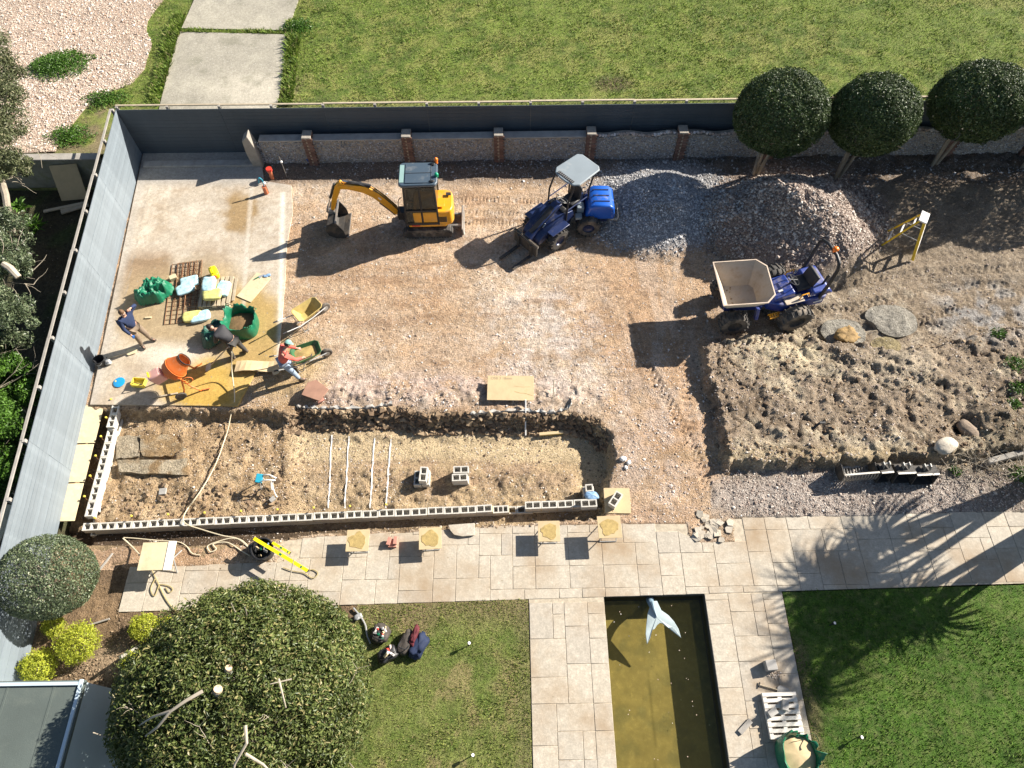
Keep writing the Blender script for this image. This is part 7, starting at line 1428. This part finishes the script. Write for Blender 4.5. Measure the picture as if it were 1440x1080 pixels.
    for v in h_.verts: x, y, z = v.co; k = 1+.05*math.sin(x*17+y*9)*math.sin(z*13); v.co = hp_((x*.106-.006)*k, y*.085*k, (z*.124+.008)*k)
    me = bpy.data.meshes.new('hair'); h_.to_mesh(me); h_.free(); me.materials.append(M_[hair]); me.shade_smooth(); link('hair', me, None, hd)
    if cap:
        h_ = bmesh.new(); bmesh.ops.create_uvsphere(h_, u_segments=20, v_segments=12, radius=1); bmesh.ops.delete(h_, geom=[v for v in h_.verts if v.co.z < .12], context='VERTS')
        for v in h_.verts: x, y, z = v.co; v.co = hp_(x*.116-.004, y*.094, z*.13+.015)
        me = bpy.data.meshes.new('cap'); h_.to_mesh(me); h_.free(); me.materials.append(M_[cap]); me.shade_smooth(); cpo = link('cap', me, None, t)
        MB().add([hp_(.09, -.07, .035), hp_(.17, -.045, .03), hp_(.185, 0, .032), hp_(.17, .045, .03), hp_(.09, .07, .035), hp_(.1, 0, .05)], [(0, 1, 2, 5), (5, 2, 3, 4)]).build('peak', M_[cap], cpo)
    # clothes
    jt = {'ch': (V['ch'], (.205, .155)), 'sp': (V['sp'], (.185, .15)), 'pel': (V['pel'].lerp(V['sp'], .0), (.178, .145)), 'nk': (V['ch'].lerp(V['nk'], .75), .078)}; et = [('ch', 'sp'), ('sp', 'pel'), ('ch', 'nk')]
    for s in 'lr': jt['sh'+s] = (V['sh'+s], .092); jt['m'+s] = (V['sh'+s].lerp(V['el'+s], .5), .078); jt['el'+s] = (V['el'+s], .060); jt['wr'+s] = (V['el'+s].lerp(V['wr'+s], .93), .044); et += [('ch', 'sh'+s), ('sh'+s, 'm'+s), ('m'+s, 'el'+s), ('el'+s, 'wr'+s)]
    tp_ = skinned('jumper', jt, et, M_[top], t, 2)
    jb = {'pel': (V['pel'], (.158, .122))}; eb = []
    for s in 'lr': jb['hp'+s] = (V['hp'+s], .120); jb['m'+s] = (V['hp'+s].lerp(V['kn'+s], .5), .108); jb['kn'+s] = (V['kn'+s], .088); jb['an'+s] = (V['kn'+s].lerp(V['an'+s], .92), .06); eb += [('pel', 'hp'+s), ('hp'+s, 'm'+s), ('m'+s, 'kn'+s), ('kn'+s, 'an'+s)]
    skinned('trousers', jb, eb, M_[bottom], t, 2)
    for s in 'lr':
        fd = Vector(J.get('ft'+s, (1, 0, 0))).normalized(); A_ = V['an'+s]; skinned('boot', {'t': (A_+Vector((0, 0, .09)), .058), 'a': (A_+Vector((0, 0, -.01)), .056), 'h': (A_-fd*.04+Vector((0, 0, -.045)), .046), 'b': (A_+fd*.11+Vector((0, 0, -.045)), .048), 'p': (A_+fd*.19+Vector((0, 0, -.05)), .038)}, [('t', 'a'), ('a', 'h'), ('a', 'b'), ('b', 'p')], M_[boots], t, 1)
    return t, tp_, hd
# man in navy: standing, one hand raised to his head, blue glove on the other
q = G(207, 483, Z0); h1 = ang((190, 470), (215, 483))
person('man in navy jumper and khaki trousers standing with one hand at his head', (q.x, q.y, Z0), h1,
       dict(pel=(-.04, 0, .93), sp=(-.05, 0, 1.10), ch=(-.05, 0, 1.32), nk=(-.03, 0, 1.48), hd=(.0, .0, 1.62), shl=(-.05, .19, 1.42), shr=(-.05, -.19, 1.42), ell=(.0, .46, 1.50), wrl=(.06, .26, 1.60), elr=(.02, -.28, 1.14), wrr=(.14, -.26, .90),
            hpl=(-.03, .10, .88), hpr=(-.03, -.10, .88), knl=(.06, .13, .49), knr=(.02, -.12, .48), anl=(.04, .16, .09), anr=(-.04, -.15, .09), ftl=(1, .3, 0), ftr=(1, -.3, 0)), 'navyj', 'work', 'boot', 'hair_b', (1, .1, -.3), None, ('skin', 'glove'), .6)
# man in black: bent forward, working with a long-handled tool at the bags
q = G(338, 500, Z0); h2 = ang((345, 500), (310, 488))
person('man in black jacket bending forward beside the green bulk bag', (q.x, q.y, Z0), h2,
       dict(pel=(-.05, 0, .86), sp=(.06, 0, 1.01), ch=(.23, 0, 1.16), nk=(.36, 0, 1.24), hd=(.50, .0, 1.26), shl=(.24, .19, 1.20), shr=(.24, -.19, 1.20), ell=(.34, .25, .93), wrl=(.48, .10, .76), elr=(.36, -.25, .93), wrr=(.52, -.06, .80),
            hpl=(-.05, .10, .83), hpr=(-.05, -.10, .83), knl=(.12, .16, .46), knr=(-.04, -.15, .45), anl=(.08, .18, .09), anr=(-.16, -.17, .09)), 'blackj', 'greyt', 'boot', 'hair_d', (.8, 0, -.7), None, ('skin', 'skin'), .9)
A_ = G(330, 480, .9); 
shovel('rake', 'long wooden-handled shovel held by the man in black', G(322, 487, .95), G(290, 520, .12), 'steel')
# man in red jumper and teal cap leaning over the green wheelbarrow
q = G(414, 527, .05); q.z = max(.04, tz(q.x, q.y)); h3 = ang((405, 520), (432, 508))
pt, pj, ph = person('man in coral-red jumper, teal cap and pale jeans leaning over the green wheelbarrow', tuple(q), h3,
       dict(pel=(-.12, 0, .88), sp=(-.05, 0, 1.05), ch=(.05, 0, 1.24), nk=(.12, 0, 1.38), hd=(.22, .03, 1.48), shl=(.05, .20, 1.32), shr=(.05, -.20, 1.32), ell=(.22, .28, 1.08), wrl=(.42, .18, .95), elr=(.24, -.30, 1.10), wrr=(.44, -.20, .93),
            hpl=(-.12, .10, .84), hpr=(-.12, -.10, .84), knl=(.05, .15, .47), knr=(.0, -.18, .46), anl=(.0, .16, .09), anr=(.10, -.30, .09), ftl=(1, .2, 0), ftr=(1, -.3, 0)), 'redj', 'jeans', 'boot', 'hair_d', (.9, .1, -.6), 'teal', ('skin', 'skin'), .9)
# ------------------------------------------------------------------ last details: tracks of mud, loose odds and ends
def oddment(nm, lab, cat, px, py, dims, rz, m, dz=.02):
    q = GT(px, py, dz) if not (poly_sd(np.array([G(px, py).x]), np.array([G(px, py).y]), SLAB)[0] > 0) else G(px, py, .07+dims[2]/2)
    o = MB().box((0, 0, 0), dims).build(nm, M_[m], None, loc=q, rot=(rs.uniform(-.06, .06), rs.uniform(-.06, .06), rz), bevel=.004, seg=1); return tag(o, lab, cat)
oddment('timber_batten', 'thin timber batten lying across the foot of the concrete pad', 'batten', 232, 556, (.75, .05, .03), .2, 'timber')
oddment('timber_batten', 'short batten on the soil between table and grey-green bush', 'batten', 150, 790, (.5, .05, .04), 1.1, 'greytimber')
oddment('brick', 'single pink brick on the pit bank beside the red-brown flagstone', 'brick', 452, 565, (.21, .10, .065), .5, 'pinkbrick', .08)
oddment('concrete_lump', 'pale lump of concrete near the blue stool', 'lump', 384, 703, (.16, .12, .09), .8, 'conc', .05)
oddment('concrete_lump', 'square pale tile fragment on the soil below the broken steps', 'lump', 230, 692, (.20, .19, .05), .1, 'conc', .05)
# hydraulic and body details on the machines
for o in list(bpy.data.objects):
    if o.name == 'site_dumper':
        for c in o.children:
            if c.name.startswith('rear_frame'):
                MB().tube([(1.45, -.2, 1.0), (1.48, -.2, 1.35), (1.52, -.2, 1.42)], .03).build('exhaust', M_['blk'], c, smooth=True)
                b = MB()
                for k in range(6): b.box((1.675, -.2+.08*k, .68), (.02, .04, .22))
                b.build('rear_grille', M_['blk'], c)
    if o.name == 'mini_excavator':
        MB().tube(spline([(.72, .40, .62), (.80, .46, 1.2), (.78, .46, 1.6), (.66, .44, 1.75)], 5), .014, 6).build('grab_rail', M_['blk'], o, smooth=True)
        MB().box((-.72, -.22, 1.165), (.16, .12, .02)).build('filler_cap', M_['blk'], o); MB().box((-.45, .20, 1.158), (.30, .26, .012)).build('cover_panel', M_['yel'], o, bevel=.004, seg=1)
        q = np.random.uniform((-.7, -.58, .34), (.7, .58, .36), (60, 3)); q = q[np.abs(q[:, 1]) > .36]; s = scatter('track_mud', q, np.random.uniform(.015, .035, len(q)), M_['clod'], o, flat=.6); s['kind'] = 'stuff'
print('objects', len(bpy.data.objects))
